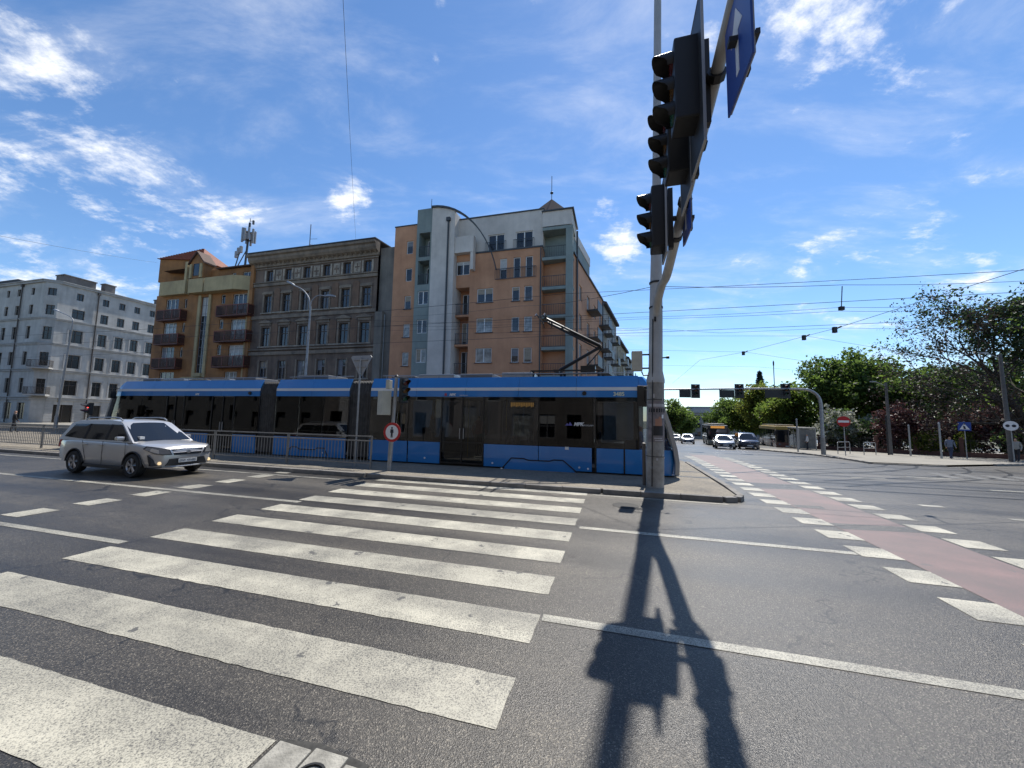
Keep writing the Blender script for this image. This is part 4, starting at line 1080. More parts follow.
# ---------------------------------------------------------------- town hall-like block at the end of the street, and the houses across the road behind the camera (seen in the tram glass)
def far_block():
    p = Vector((63, 140, 0)); root = empty('far_building', (p.x, p.y, gz(p.x, p.y)), math.radians(-22))
    tag(root, 'long grey flat-roofed building closing the far end of the street', 'building')
    GR = make_plaster('far_render', (.30, .29, .28), (.22, .215, .21), .3, .3)
    H = [(1.5 + 2.9 * i, 3.5 + 2.9 * i, 1.0 + 3.0 * f, 2.7 + 3.0 * f) for i in range(12) for f in range(3)]
    m = MB(); facade(m, 0, 36, -1, 9.6, H, .2); m.face([(0, 0, -1), (0, 0, 9.6), (0, 14, 9.6), (0, 14, -1)]); m.face([(36, 0, -1), (36, 14, -1), (36, 14, 9.6), (36, 0, 9.6)]); m.build('wall', GR, root)
    for h in H: window(root, None, *h, y=.1, nx=2, frame=FRAME_G, glass=GL_DARK)
    m = MB(); m.prism([(-.6, 9.6), (36.6, 9.6), (34, 11.2), (4, 11.2)], lambda p, t: (p[0], t, p[1]), -.5, 14); m.build('roof', mat('far_roof', (.30, .31, .33), .5, .3), root)
    m = MB(); m.box(2, 34, .6, 13, 11.2, 11.9); m.build('roof_storey', FRAME_G, root)
far_block()

def rear_row():
    root = empty('opposite_house', UV(34, -13.0), RA + math.pi); tag(root, 'plain tenement across the road behind the viewer, right part', 'building')
    H = [(1.5 + 3.0 * i - .25 * (i % 3), 3.0 + 3.0 * i, 1.0 + 3.9 * f, 3.5 + 3.9 * f) for i in range(23) for f in range(4) if (i * 7 + f) % 5]
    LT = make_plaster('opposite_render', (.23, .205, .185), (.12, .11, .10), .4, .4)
    m = MB(); facade(m, 0, 70, -.5, 17.5, H, .2); m.face([(0, 0, 17.5), (70, 0, 17.5), (70, 12, 17.5), (0, 12, 17.5)]); m.face([(0, 0, -.5), (0, 0, 17.5), (0, 12, 17.5), (0, 12, -.5)]); m.face([(70, 0, -.5), (70, 12, -.5), (70, 12, 17.5), (70, 0, 17.5)]); m.face([(0, 12, -.5), (0, 12, 17.5), (70, 12, 17.5), (70, 12, -.5)])
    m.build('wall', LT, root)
    for h in H:
        if random.random() < .75: window(root, None, *h, y=.1, nx=random.choice([1, 2, 2, 3]), nz=random.choice([1, 2]), glass=random.choice([GL_DARK, GL_CURT]), frame=random.choice([FRAME_W, FRAME_B, FRAME_G]), t=.07)
rear_row()
def rear_row_left():
    root = empty('opposite_house', UV(-37, -14.0), RA + math.pi); tag(root, 'plain grey row of houses across the road behind the viewer, left part', 'building')
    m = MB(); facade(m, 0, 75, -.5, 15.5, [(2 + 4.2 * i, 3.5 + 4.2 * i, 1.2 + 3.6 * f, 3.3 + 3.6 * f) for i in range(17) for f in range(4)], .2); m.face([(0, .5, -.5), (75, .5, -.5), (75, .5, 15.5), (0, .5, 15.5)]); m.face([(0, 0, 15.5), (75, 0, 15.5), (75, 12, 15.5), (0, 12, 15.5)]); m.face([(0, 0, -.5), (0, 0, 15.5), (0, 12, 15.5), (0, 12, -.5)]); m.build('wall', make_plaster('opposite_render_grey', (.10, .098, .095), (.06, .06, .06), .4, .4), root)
rear_row_left()
# ================================================================== tram
BLUE = mat('tram_blue', (.014, .195, .53), .28, .0, var=.10, vscale=.7, coat=.6, color2=(.011, .165, .46))
TWHITE = mat('tram_white', (.66, .67, .68), .35, coat=.3)
TBLACK = mat('tram_black', (.012, .012, .013), .35)
RUBBER = mat('rubber', (.018, .018, .018), .7)
TGLASS = make_glass('tram_glass', (.52, .55, .57), .015, 1.0)
TGLASS2 = make_glass('tram_glass_dark', (.10, .105, .11), .02, .85)
BELLOW = mat('bellows_fabric', (.055, .052, .048), .85, var=.3, vscale=5)
INT = mat('tram_interior', (.16, .16, .165), .6)
SEAT = mat('tram_seat', (.05, .06, .12), .7)
POLE_Y = mat('grab_pole', (.55, .40, .06), .4)
GREYP = mat('tram_silver', (.33, .34, .35), .35, .5)
LAMP_AMB = mat('lamp_amber', (.7, .30, .04), .3)
REFL = mat('reflector_white', (.75, .75, .72), .3)

def tram():
    V0 = 13.5
    root = empty('tram', UV(0, V0, 0), RA)
    tag(root, 'long blue articulated tram with white stripe standing behind the crossing', 'tram')
    WDT = 2.40
    ZS, ZB, ZW, ZT = .17, 1.0, 2.76, 3.52
    def yside(z):            # near side leans in slightly towards the roof
        if z <= ZB: return .03 * (ZB - z)
        return .035 * (z - ZB) / (ZW - ZB)
    def panel(name, xa, xb, za, zb, mtl, parent, t=.02, out=0.0, side=0, bevel=.006):
        m = MB()
        ya, yb = yside(za) - out, yside(zb) - out
        if side == 0:
            m.prism([(ya, za), (ya + t, za), (yb + t, zb), (yb, zb)], lambda p, q: (q, p[0], p[1]), xa, xb)
        else:
            m.prism([(WDT - ya - t, za), (WDT - ya, za), (WDT - yb, zb), (WDT - yb - t, zb)], lambda p, q: (q, p[0], p[1]), xa, xb)
        return m.build(name, mtl, parent, bevel=bevel)
    # modules: x range, glazing seams, low blue panels, doors
    mods = [
        dict(x=(-25.0, -15.75), seams=[-25.0, -23.4, -21.6, -20.4, -18.6, -17.2, -15.75], blue=[(-24.0, -21.7), (-20.35, -18.7), (-17.15, -15.8)], doors=[(-21.65, -20.4), (-18.6, -17.2)]),
        dict(x=(-14.8, -10.9), seams=[-14.8, -13.5, -12.2, -10.9], blue=[(-14.75, -13.3), (-13.28, -12.0), (-11.98, -10.95)], doors=[]),
        dict(x=(-9.85, .75), seams=[-9.85, -8.05, -6.6, -4.83, -2.72, -.78, .72], blue=[(-9.8, -8.05), (-8.0, -6.62), (-4.8, -2.72), (-2.70, -.82), (-.66, .24), (.29, 1.0)], doors=[(-6.58, -4.85)]),
    ]
    for mi_, mo in enumerate(mods):
        xa, xb = mo['x']
        b = empty('tram_module'); b.parent = root
        # frame: floor, far-side lower wall, roof deck
        m = MB(); m.box(xa, xb, .06, WDT - .06, .32, .42); m.box(xa, xb, .05, WDT - .05, 2.72, 2.8); m.box(xa, xb, WDT - .05, WDT - .02, .25, 1.05)
        m.box(xa, xb, .28, WDT - .28, 2.8, 3.42); m.build('module_frame', INT, b)
        m = MB(); m.box(xa + .3, xb - .3, .25, WDT - .25, .02 + IS_Z, .31); m.build('underframe', TBLACK, b)
        for (p, q) in mo['blue']: panel('side_panel', p, q, ZS, ZB - .012, BLUE, b, out=.004)
        gaps = []
        se = mo['seams']
        for p, q in zip(se[:-1], se[1:]):
            dr = [d for d in mo['doors'] if abs(d[0] - p) < .12]
            if dr:
                mid = (p + q) / 2
                d_ = empty('door'); d_.parent = b
                for a_, c_ in ((p + .03, mid - .012), (mid + .012, q - .03)):
                    pane = panel('door_leaf', a_, c_, .24, ZW - .02, TGLASS, d_, t=.012, out=-.01)
                m = MB()
                for xx in (p + .015, mid, q - .015): m.box(xx - .022, xx + .022, .005, .05, .22, ZW)
                m.box(p, q, .005, .05, .2, .245); m.build('door_frame', TBLACK, d_)
                m = MB(); m.box(mid - .09, mid - .06, -.015, .01, 1.15, 1.55); m.box(mid + .06, mid + .09, -.015, .01, 1.15, 1.55); m.build('door_handle', GREYP, d_)
            else:
                panel('window_pane', p + .012, q - .012, ZB, ZW, TGLASS2 if (mi_ == 2 and -2.8 < p < -2.6) else TGLASS, b, t=.012, out=-.002)
        for p, q in zip(se[:-1], se[1:]):                               # glazing on the far side
            panel('window_pane', p + .03, q - .03, ZB, ZW, TGLASS, b, t=.012, side=1)
        m = MB()
        for xx in se: m.box(xx - .03, xx + .03, .04, .07, ZB, ZW); 
        m.box(xa, xb, .025, .06, ZB - .012, ZB + .03); m.build('window_post', TBLACK, b)
        m = MB()
        for xx in se: m.box(xx - .05, xx + .05, WDT - .09, WDT - .06, ZB, ZW)
        m.build('far_window_post', TBLACK, b)
        # slanted roof fairing in blue with the white stripe; each panel its own piece
        npan = max(2, round((xb - xa) / 2.2)); xs_ = [xa + (xb - xa) * i / npan for i in range(npan + 1)]
        for i in range(npan):
            p, q = xs_[i] + .006, xs_[i + 1] - .006
            m = MB(); m.prism([(.02, ZW + .005), (.05, ZW + .005), (.055, 3.0), (.025, 3.0)], lambda s, t: (t, s[0], s[1]), p, q); m.build('roof_fairing', BLUE, b)
            m = MB(); m.prism([(.020, 3.002), (.05, 3.002), (.06, 3.118), (.03, 3.118)], lambda s, t: (t, s[0], s[1]), p, q); m.build('white_stripe', TWHITE, b)
            m = MB(); m.prism([(.03, 3.12), (.06, 3.12), (.24, ZT), (.20, ZT + .01)], lambda s, t: (t, s[0], s[1]), p, q); m.build('roof_fairing', BLUE, b)
            m = MB(); m.prism([(WDT - .02, ZW), (WDT - .05, ZW), (WDT - .22, ZT), (WDT - .19, ZT)], lambda s, t: (t, s[0], s[1]), p, q); m.build('roof_fairing', BLUE, b)
        # roof equipment
        k = 0
        x = xa + .6
        while x < xb - 1.4:
            w = random.uniform(1.0, 1.9); h = random.uniform(.10, .26)
            if mi_ == 2 and -3.2 < x < .3: x += .5; continue
            m = MB(); m.box(x, x + w, .55, WDT - .55, 3.43, 3.52 + h); m.build('roof_unit', GREYP if k % 2 else INT, b, bevel=.03); k += 1; x += w + random.uniform(.15, .5)
        m = MB(); m.tube([(xa + .2, .5, 3.68), (xb - .2, .5, 3.68)], .015, 5)
        for i in range(int((xb - xa) / 1.2)): m.tube([(xa + .4 + 1.2 * i, .5, 3.42), (xa + .4 + 1.2 * i, .5, 3.68)], .012, 5)
        m.build('roof_cable_rail', GREYP, b)
        # interior: seats and grab poles
        x = xa + .7
        while x < xb - .8:
            if not any(d[0] - .3 < x < d[1] + .3 for d in mo['doors']):
                for yy in (.30, 1.62):
                    s = MB(); s.box(x, x + .42, yy, yy + .46, .8, .88); s.box(x, x + .07, yy, yy + .46, .88, 1.5); s.build('seat', SEAT, b, bevel=.03)
            x += .85
        for i in range(int((xb - xa) / 1.6)):
            m = MB(); xx = xa + .9 + 1.6 * i; m.tube([(xx, .75, .42), (xx, .75, 2.7)], .018, 6); m.build('grab_pole', POLE_Y, b)
    # bellows
    for xa, xb in ((-15.75, -14.8), (-10.9, -9.85)):
        m = MB(); n = 15; rings = []
        for i in range(n + 1):
            t = i / n; x = xa + (xb - xa) * t; off = .05 if i % 2 else .0
            top = 3.46 - off; y0 = .10 + off; y1 = WDT - .10 - off
            ring = [(x, y0, .25), (x, y0, 2.9), (x, y0 + .12, top - .08), (x, y0 + .25, top), (x, y1 - .25, top), (x, y1 - .12, top - .08), (x, y1, 2.9), (x, y1, .25)]
            rings.append(ring)
        m.loft(rings); m.build('bellows', BELLOW, root)
    # the hatch line of the bogie cover (raised black moulding)
    def moulding(pts):
        m = MB(); m.tube([(x, yside(z) - .012, z) for x, z in pts], .022, 5); m.build('bogie_cover_trim', TBLACK, root)
    moulding([(-4.10, .10), (-3.72, .52), (-3.25, .52), (-3.1, .47), (-2.3, .47), (-2.15, .52), (-1.82, .52), (-1.32, .12)])
    moulding([(-14.0, .2), (-13.75, .55), (-13.45, .55), (-13.3, .47), (-12.5, .47), (-12.35, .55), (-12.0, .55), (-11.8, .2)])
    m = MB(); m.prism([(-4.02, .1), (-1.36, .1), (-1.85, .50), (-2.15, .50), (-2.3, .45), (-3.1, .45), (-3.25, .50), (-3.7, .50)], lambda p, t: (p[0], t, p[1]), .012, .03); m.build('bogie_cover', BLUE, root)
    for x, z in ((-4.45, .30), (-7.25, .36), (-1.25, .30), (-.95, .27), (-12.1, .35)):
        m = MB(); m.lathe([(.035, -.012), (.035, .0), (.001, .002)], (x, yside(z) - .002, z), 'Y', 10); m.build('side_marker_lamp', REFL, root)
    m = MB(); m.lathe([(.05, -.03), (.05, .0)], (-4.08, -.01, .10), 'Y', 12); m.build('side_marker_lamp', REFL, root)
    m = MB(); m.box(-1.75, -1.62, -.006, .01, .90, 1.0); m.build('notice_sticker', REFL, root)
    m = MB(); m.box(-.72, -.68, -.008, .04, .17, 2.75); m.box(.25, .28, -.004, .02, .2, 1.0); m.build('cab_seam', TBLACK, root)
    # front (right) and rear (left) noses
    for sgn, xe in ((1, .75), (-1, -25.0)):
        b = empty('tram_nose'); b.parent = root
        X_ = lambda d: xe + sgn * d
        def ring(z, d, ys):     # plan outline of the nose at height z: flat front with rounded corners
            return [(X_(0), ys, z), (X_(d * .55), ys + .02, z), (X_(d * .85), ys + .14, z), (X_(d), ys + .38, z), (X_(d), WDT - ys - .38, z), (X_(d * .85), WDT - ys - .14, z), (X_(d * .55), WDT - ys - .02, z), (X_(0), WDT - ys, z)]
        lv = [(.17, 1.20, .03), (.6, 1.24, .01), (1.0, 1.18, .0)]
        m = MB(); m.loft([ring(z, d, y) for z, d, y in lv]); m.build('nose_shell', BLUE, b, smooth=30)
        lv = [(1.005, 1.17, .003), (1.9, .98, .02), (2.74, .72, .037)]
        m = MB(); m.loft([ring(z, d, y) for z, d, y in lv], cap=False); m.build('windscreen', TGLASS, b, smooth=30)
        lv = [(2.75, .72, .03), (3.1, .60, .05), (3.35, .40, .14), (3.5, .22, .22)]
        m = MB(); m.loft([ring(z, d, y) for z, d, y in lv]); m.build('nose_roof', BLUE, b, smooth=30)
        m = MB(); m.loft([ring(z, d + .012, y - .012) for z, d, y in ((3.0, .636, .043), (3.118, .592, .052))], cap=False); m.build('white_stripe', TWHITE, b)
        for yy in (.10, WDT - .10):                                      # grey pillars framing the windscreen
            pts = [(X_(1.17), .2), (X_(1.19), .6), (X_(1.13), 1.05), (X_(.93), 1.9), (X_(.66), 2.74)]
            m = MB(); m.loft([[(x - .07, yy - .08 if yy < 1 else yy - .14, z), (x + .07, yy - .08 if yy < 1 else yy - .14, z), (x + .07, yy + .14 if yy < 1 else yy + .08, z), (x - .07, yy + .14 if yy < 1 else yy + .08, z)] for x, z in pts]); m.build('nose_pillar', GREYP, b, bevel=.02)
        for yy in (.35, WDT - .35):
            m = MB(); m.lathe([(.10, 0), (.10, .05 * sgn), (.08, .06 * sgn)], (X_(1.19), yy, .7), 'X', 14); m.build('headlight', REFL, b)
        m = MB(); m.box(min(X_(1.15), X_(1.32)), max(X_(1.15), X_(1.32)), .7, WDT - .7, .2, .42); m.build('bumper', TBLACK, b, bevel=.03)
        m = MB(); m.box(min(X_(.75), X_(.8)), max(X_(.75), X_(.8)), .5, WDT - .5, 2.35, 2.68); m.build('destination_display', mat('display_dark', (.02, .02, .02), .3), b)
        m = MB(); m.tube([(X_(.1), .02, 3.15), (X_(.25), -.12, 3.1), (X_(.28), -.16, 2.95)], .02, 6); m.box(min(X_(.2), X_(.36)), max(X_(.2), X_(.36)), -.3, -.06, 2.62, 3.0); m.build('mirror_camera', TBLACK, b, bevel=.03)
        m = MB(); m.box(min(X_(-.45), X_(.1)), max(X_(-.45), X_(.1)), .9, 1.5, .42, 1.25); m.build('driver_seat', SEAT, b, bevel=.05)
    m = MB(); m.box(.70, 1.05, -.035, .0, 2.45, 3.16); m.build('cab_side_cover', TBLACK, root, bevel=.02)
    # pantograph
    p = empty('pantograph'); p.parent = root
    yc = WDT / 2
    m = MB(); m.box(-3.3, -.3, yc - .55, yc + .55, 3.46, 3.55)
    for x in (-3.1, -2.0, -.6):
        for yy in (yc - .5, yc + .5): m.tube([(x, yy, 3.5), (x, yy, 3.78)], .06, 8)
    m.box(-3.2, -.4, yc - .52, yc - .46, 3.78, 3.84); m.box(-3.2, -.4, yc + .46, yc + .52, 3.78, 3.84); m.box(-2.3, -2.1, yc - .5, yc + .5, 3.78, 3.86); m.box(-1.3, -.75, yc - .25, yc + .25, 3.78, 4.02)
    m.build('pantograph_base', TBLACK, p)
    m = MB(); m.tube([(-2.15, yc, 3.88), (-.55, yc, 4.78)], [.075, .06], 8); m.tube([(-1.2, yc, 3.9), (-.5, yc, 4.72)], .025, 6); m.build('pantograph_lower_arm', TBLACK, p)
    m = MB()
    for s in (-1, 1): m.tube([(-.55, yc + s * .08, 4.8), (-2.7, yc + s * .38, 5.94)], [.06, .045], 7)
    m.tube([(-.6, yc, 4.68), (-2.6, yc, 5.80)], .03, 6)
    for k in range(5):
        t = (k + .5) / 5; m.tube([(-.55 - 2.15 * t, yc - .08 - .3 * t, 4.8 + 1.14 * t), (-.55 - 2.15 * t, yc + .08 + .3 * t, 4.8 + 1.14 * t)], .025, 5)
    m.build('pantograph_upper_arm', TBLACK, p)
    m = MB()
    for x in (-2.95, -2.62):
        m.tube([(x, yc - .95, 5.86), (x, yc - .75, 6.0), (x, yc + .75, 6.0), (x, yc + .95, 5.86)], .028, 6)
    m.tube([(-2.95, yc - .4, 5.98), (-2.62, yc - .4, 5.98)], .02, 5); m.tube([(-2.95, yc + .4, 5.98), (-2.62, yc + .4, 5.98)], .02, 5); m.build('collector_head', TBLACK, p)
    # lettering: fleet number and the operator's name
    NUM = mat('number_yellow', (.62, .66, .48), .5)
    def put(me, name, x, z, out=.0):
        y = (.02 if z > ZW else yside(z)) - .008 - out
        return link(name, me, root, T(x, y, z) @ RX(math.radians(90)))
    put(text_mesh('3485', .19, NUM, bold=.004), 'fleet_number', .10, 2.87)
    put(text_mesh('MPK', .13, TWHITE, shear=.25, bold=.006), 'operator_name', -6.15, 2.84)
    put(text_mesh('WROCŁAW', .065, TWHITE), 'operator_name', -5.68, 2.815)
    put(text_mesh('MPK', .17, TWHITE, shear=.25, bold=.008), 'operator_name', -1.28, 1.80)
    put(text_mesh('WROCŁAW', .075, TWHITE), 'operator_name', -.98 + .02, 1.765)
    put(text_mesh('MPK', .13, TWHITE, shear=.25, bold=.006), 'operator_name', -19.6, 2.84)
    m = MB(); m.box(-1.75, -1.5, yside(1.8) - .010, yside(1.8) - .004, 1.75, 1.77); m.prism([(-1.73, 1.77), (-1.68, 1.84), (-1.63, 1.78), (-1.58, 1.88), (-1.5, 1.77)], lambda p_, t: (p_[0], t, p_[1]), yside(1.8) - .010, yside(1.8) - .004); m.build('operator_mark', mat('mark_violet', (.12, .11, .35), .5), root)
    m = MB(); m.prism([(-6.5, 2.80), (-6.38, 2.80), (-6.40, 2.9), (-6.48, 2.9)], lambda p_, t: (p_[0], t, p_[1]), .010, .018); m.build('operator_mark', mat('mark_red', (.35, .05, .08), .5), root)
    m = MB(); m.lathe([(.07, -.05), (.08, .0), (.06, .02)], (-1.08, .015, 2.90), 'Y', 14); m.build('side_camera', TBLACK, root)
    m = MB(); m.lathe([(.07, -.05), (.08, .0), (.06, .02)], (-16.3, .015, 2.90), 'Y', 14); m.build('side_camera', TBLACK, root)
    m = MB(); m.box(-3.9, -2.9, .32, .36, 2.35, 2.62); m.build('side_display', TBLACK, root)
    m = MB(); 
    for k in range(14): m.box(-3.86 + .065 * k, -3.82 + .065 * k, .305, .318, 2.4 + .02 * (k % 3), 2.57)
    m.build('display_digits', mat('display_amber', (.6, .35, .1), .5, emit=(1, .5, .12), estr=.35), root)
    m = MB(); m.box(-12.7, -12.0, .32, .36, 2.4, 2.6); m.build('side_display', mat('display_amber2', (.6, .35, .1), .5, emit=(1, .5, .12), estr=.25), root)
    return root
tram()
# ================================================================== cars, buses
def carpaint(name, col, metal=.55, rough=.32):
    return mat(name, col, rough, metal, coat=.8, var=.03, vscale=2)
TYRE = mat('tyre', (.02, .02, .02), .8)
RIM = mat('alloy_rim', (.42, .42, .43), .3, .8)
RIMD = mat('rim_dark', (.03, .03, .03), .4, .5)
CARGL = mat('car_glass', (.012, .014, .017), .04, spec=.5)
CHROME = mat('chrome', (.45, .45, .47), .32, .9)
BLKP = mat('black_plastic', (.022, .022, .023), .55)
LENSW = mat('headlight_lens', (.20, .21, .225), .1, .4, coat=.8)
LENSR = mat('tail_lens', (.35, .012, .01), .2, coat=.8)
FOG = mat('lit_lamp', (.9, .7, .4), .3, emit=(1.0, .72, .38), estr=.7)
PLATE = mat('number_plate', (.62, .62, .60), .5)
INK = mat('plate_ink', (.02, .02, .03), .6)

def wheel(parent, x, y, r=.345, side=1, w=.215, spokes=True):
    wh = empty('wheel'); wh.parent = parent; wh.location = (x, y, r)
    m = MB(); m.lathe([(r * .66, -w / 2), (r * .93, -w / 2), (r, -w * .33), (r, w * .33), (r * .93, w / 2), (r * .66, w / 2)], (0, 0, 0), 'Y', 28, cap=False); m.build('tyre', TYRE, wh, smooth=30)
    m = MB(); m.lathe([(r * .66, -w * .45), (r * .60, -w * .3), (r * .60, w * .3), (r * .66, w * .45)], (0, 0, 0), 'Y', 28, cap=False)
    m.lathe([(.001, -side * .01), (r * .64, -side * .012)], (0, -side * .0, 0), 'Y', 28, mi=1, cap=False)
    yo = side * w * .40
    if spokes:
        for k in range(5):
            a = 2 * math.pi * k / 5 + .3
            for da in (-.17, .17):
                c, s = math.cos(a + da), math.sin(a + da); c0, s0 = math.cos(a), math.sin(a)
                p0 = Vector((c0 * r * .12, yo * .8, s0 * r * .12)); p1 = Vector((c * r * .63, yo, s * r * .63))
                m.tube([p0, p1], [.028, .020], 5)
        m.lathe([(.055, yo * .6), (.055, yo), (.001, yo * 1.02)], (0, 0, 0), 'Y', 12)
    m.build('rim', [RIM, RIMD], wh, smooth=30)
    return wh

def car(loc, heading, paint, label, spec=None, detail=True, name='car', cat='car', group=None):
    s = dict(L=4.6, W=1.80, H=1.66, belt=1.04, hood=1.02, wb=2.64, r=.345, rails=True, suv=True)
    s.update(spec or {})
    root = empty(name, loc, heading)
    tag(root, label, cat, group)
    L2 = s['L'] / 2; k = s['W'] / 1.80; B = s['belt']; Hd = s['hood']; fw = s['wb'] / 2 + .05; rw = -s['wb'] / 2 + .05
    st = [(-L2, .52, B - .10, .66), (-L2 + .04, .42, B - .02, .76), (-L2 + .18, .33, B + .02, .84), (-L2 + .5, .28, B + .02, .878), (rw, .26, B + .015, .893), (-.5, .24, B, .893), (.3, .24, B - .01, .893), (1.0, .24, B - .015, .89), (fw, .25, Hd, .885), (fw + .35, .27, Hd - .05, .868), (L2 - .28, .28, Hd - .07, .84), (L2 - .12, .30, Hd - .12, .76), (L2 - .04, .34, Hd - .17, .66), (L2, .42, Hd - .25, .58)]
    rings = []
    for x, zb, zt, w in st:
        w *= k; h = zt - zb
        half = [(0, zb), (.7 * w, zb), (.92 * w, zb + .05 * h), (.985 * w, zb + .22 * h), (1.0 * w, zb + .42 * h), (.995 * w, zb + .62 * h), (.985 * w, zb + .70 * h), (.97 * w, zb + .86 * h), (.93 * w, zb + .96 * h), (.80 * w, zt + .005), (.42 * w, zt + .03), (0, zt + .04)]
        ring = [(x, -y, z) for y, z in half] + [(x, y, z) for y, z in half[-2:0:-1]]
        rings.append(ring)
    m = MB(); m.loft(rings)
    bo = m.build('body', paint, root, smooth=32)
    # wheel wells cut out of the body
    bm = bmesh.new()
    for wx in (fw, rw):
        for sy in (-1, 1):
            c = bmesh.ops.create_cone(bm, cap_ends=True, segments=28, radius1=s['r'] + .055, radius2=s['r'] + .055, depth=.5)
            bmesh.ops.rotate(bm, verts=c['verts'], cent=(0, 0, 0), matrix=Matrix.Rotation(math.pi / 2, 3, 'X'))
            bmesh.ops.translate(bm, verts=c['verts'], vec=(wx, sy * (.893 * k), s['r'] + .01))
    cm = bpy.data.meshes.new('cut'); bm.to_mesh(cm); bm.free()
    cm.materials.append(BLKP)
    co = bpy.data.objects.new('cut', cm); COL.objects.link(co)
    bo.parent = None
    md = bo.modifiers.new('b', 'BOOLEAN'); md.object = co; md.operation = 'DIFFERENCE'; md.solver = 'EXACT'
    try: md.material_mode = 'TRANSFER'
    except Exception: pass
    me = evaluated(bo); bo.modifiers.clear(); bo.data = me; bo.parent = root
    bpy.data.objects.remove(co)
    # cabin: side profile lofted inwards
    Hr = s['H']
    if s['suv']: prof = [(-L2 + .07, B - .02), (-L2 + .33, Hr - .11), (-L2 + .66, Hr - .02), (-.2, Hr + .015), (.22, Hr - .015), (.42, Hr - .07), (1.26, B - .03)]
    else: prof = [(-L2 + .55, B - .02), (-1.15, Hr - .08), (-.75, Hr - .01), (-.1, Hr), (.25, Hr - .02), (.48, Hr - .08), (1.35, B - .04)]
    def hw(z): return (.84 - .20 * max(0, (z - B) / (Hr - B)) ** 1.25) * k
    m = MB()
    rings = []
    for x, z in prof:
        w = hw(z); crown = .035 if z > B + .2 else 0
        rings.append([(x, -w, z), (x, -w * .86, z + crown * .6), (x, -w * .4, z + crown), (x, w * .4, z + crown), (x, w * .86, z + crown * .6), (x, w, z)])
    m.loft(rings, closed=False, cap=False)
    nP = len(prof)
    base = B - .03
    for sy in (-1, 1):
        pts = [(x, sy * hw(z), z) for x, z in prof]
        m.face(pts if sy < 0 else pts[::-1])
    m.build('cabin', paint, root, smooth=28)
    # glass, set 6 mm proud of the shell
    def quad_glass(nm, a, b, ins=.06, off=.008):
        (xa, za), (xb, zb) = a, b
        m = MB(); wa, wb_ = hw(za) - ins, hw(zb) - ins
        d = Vector((zb - za, 0, xa - xb)).normalized() * off
        if d.x * (1 if xa > 0 else -1) < 0 and abs(d.x) > .05: d = -d
        n = 6; rA, rB = [], []
        for i in range(n + 1):
            t = -1 + 2 * i / n; cr = .034 * (1 - t * t)
            rA.append((xa + d.x, wa * t, za + d.z + cr * (1 if za > B + .2 else .3))); rB.append((xb + d.x, wb_ * t, zb + d.z + cr))
        m.loft([rA, rB], closed=False, cap=False); return m.build(nm, CARGL, root, smooth=True)
    def lerp(a, b, t): return (a[0] + (b[0] - a[0]) * t, a[1] + (b[1] - a[1]) * t)
    quad_glass('windscreen', lerp(prof[-1], prof[-2], .06), lerp(prof[-1], prof[-2], .97))
    quad_glass('rear_window', lerp(prof[0], prof[1], .12), lerp(prof[0], prof[1], .95))
    zt_ = Hr - .115; zb_ = B + .035
    def xfront(z): return prof[-1][0] + (prof[-2][0] - prof[-1][0]) * (z - prof[-1][1]) / (prof[-2][1] - prof[-1][1])
    def xrear(z): return prof[0][0] + (prof[1][0] - prof[0][0]) * (z - prof[0][1]) / (prof[1][1] - prof[0][1])
    xm = .02; xq = rw + .28
    for sy in (-1, 1):
        segs = [[(xm + .04, zb_), (xfront(zb_) - .12, zb_), (xfront(zt_) - .06, zt_), (xm + .04, zt_)], [(xq + .04, zb_), (xm - .04, zb_), (xm - .04, zt_), (xq + .06, zt_)]]
        if s['suv']: segs.append([(xrear(zb_) + .22, zb_ + .05), (xq - .04, zb_), (xq - .02, zt_), (xrear(zt_) + .22, zt_ - .02)])
        for sg in segs:
            m = MB(); pts = [(x, sy * (hw(z) + .007), z) for x, z in sg]
            mids = []
            m.face(pts if sy < 0 else pts[::-1]); m.build('side_window', CARGL, root)
    m = MB()
    for sy in (-1, 1):
        for xx in (xm, xq): 
            m.tube([(xx, sy * (hw(zb_) + .006), zb_), (xx, sy * (hw(zt_) + .006), zt_)], .03, 4)
    m.build('door_pillar', BLKP, root)
    for wx in (fw, rw):
        for sy in (-1, 1): wheel(root, wx, sy * (.80 * k), s['r'], sy, spokes=detail)
    # lights and face
    for sy in (-1, 1):
        m = MB(); z = Hd - .17
        pr = [(L2 - .015, .47, Hd - .315), (L2 - .07, .67, Hd - .32), (L2 - .20, .805, Hd - .285), (L2 - .52, .878, Hd - .17), (L2 - .44, .845, Hd - .10), (L2 - .17, .715, Hd - .135), (L2 - .045, .53, Hd - .185)]
        top = [(x + .055, sy * (y + .012) * k, zz) for x, y, zz in pr]; bot = [(x - .14, sy * (y - .12) * k, zz) for x, y, zz in pr]
        m.loft([bot, top]); m.build('headlight', LENSW, root, smooth=25)
        cx_ = sum(q[0] for q in pr) / 7; cy_ = sum(q[1] for q in pr) / 7; cz_ = sum(q[2] for q in pr) / 7
        big = [(cx_ + (x - cx_) * 1.1 + .042, sy * (cy_ + (y - cy_) * 1.08 + .004) * k, cz_ + (zz - cz_) * 1.22) for x, y, zz in pr]; m = MB(); m.loft([bot, big]); m.build('headlight_bezel', BLKP, root)
        m = MB(); m.prism([(-L2 + .02, B - .26), (-L2 + .16, B - .26), (-L2 + .22, B - .02), (-L2 + .10, B + .08)], lambda p, t: (p[0] - .02, t, p[1]), sy * .50 * k, sy * .80 * k); m.build('tail_light', LENSR, root)
        m = MB(); m.box(.76, .88, sy * .93 * k - .10, sy * .93 * k + .10, B + .03, B + .16); m.build('mirror', paint, root, bevel=.04)
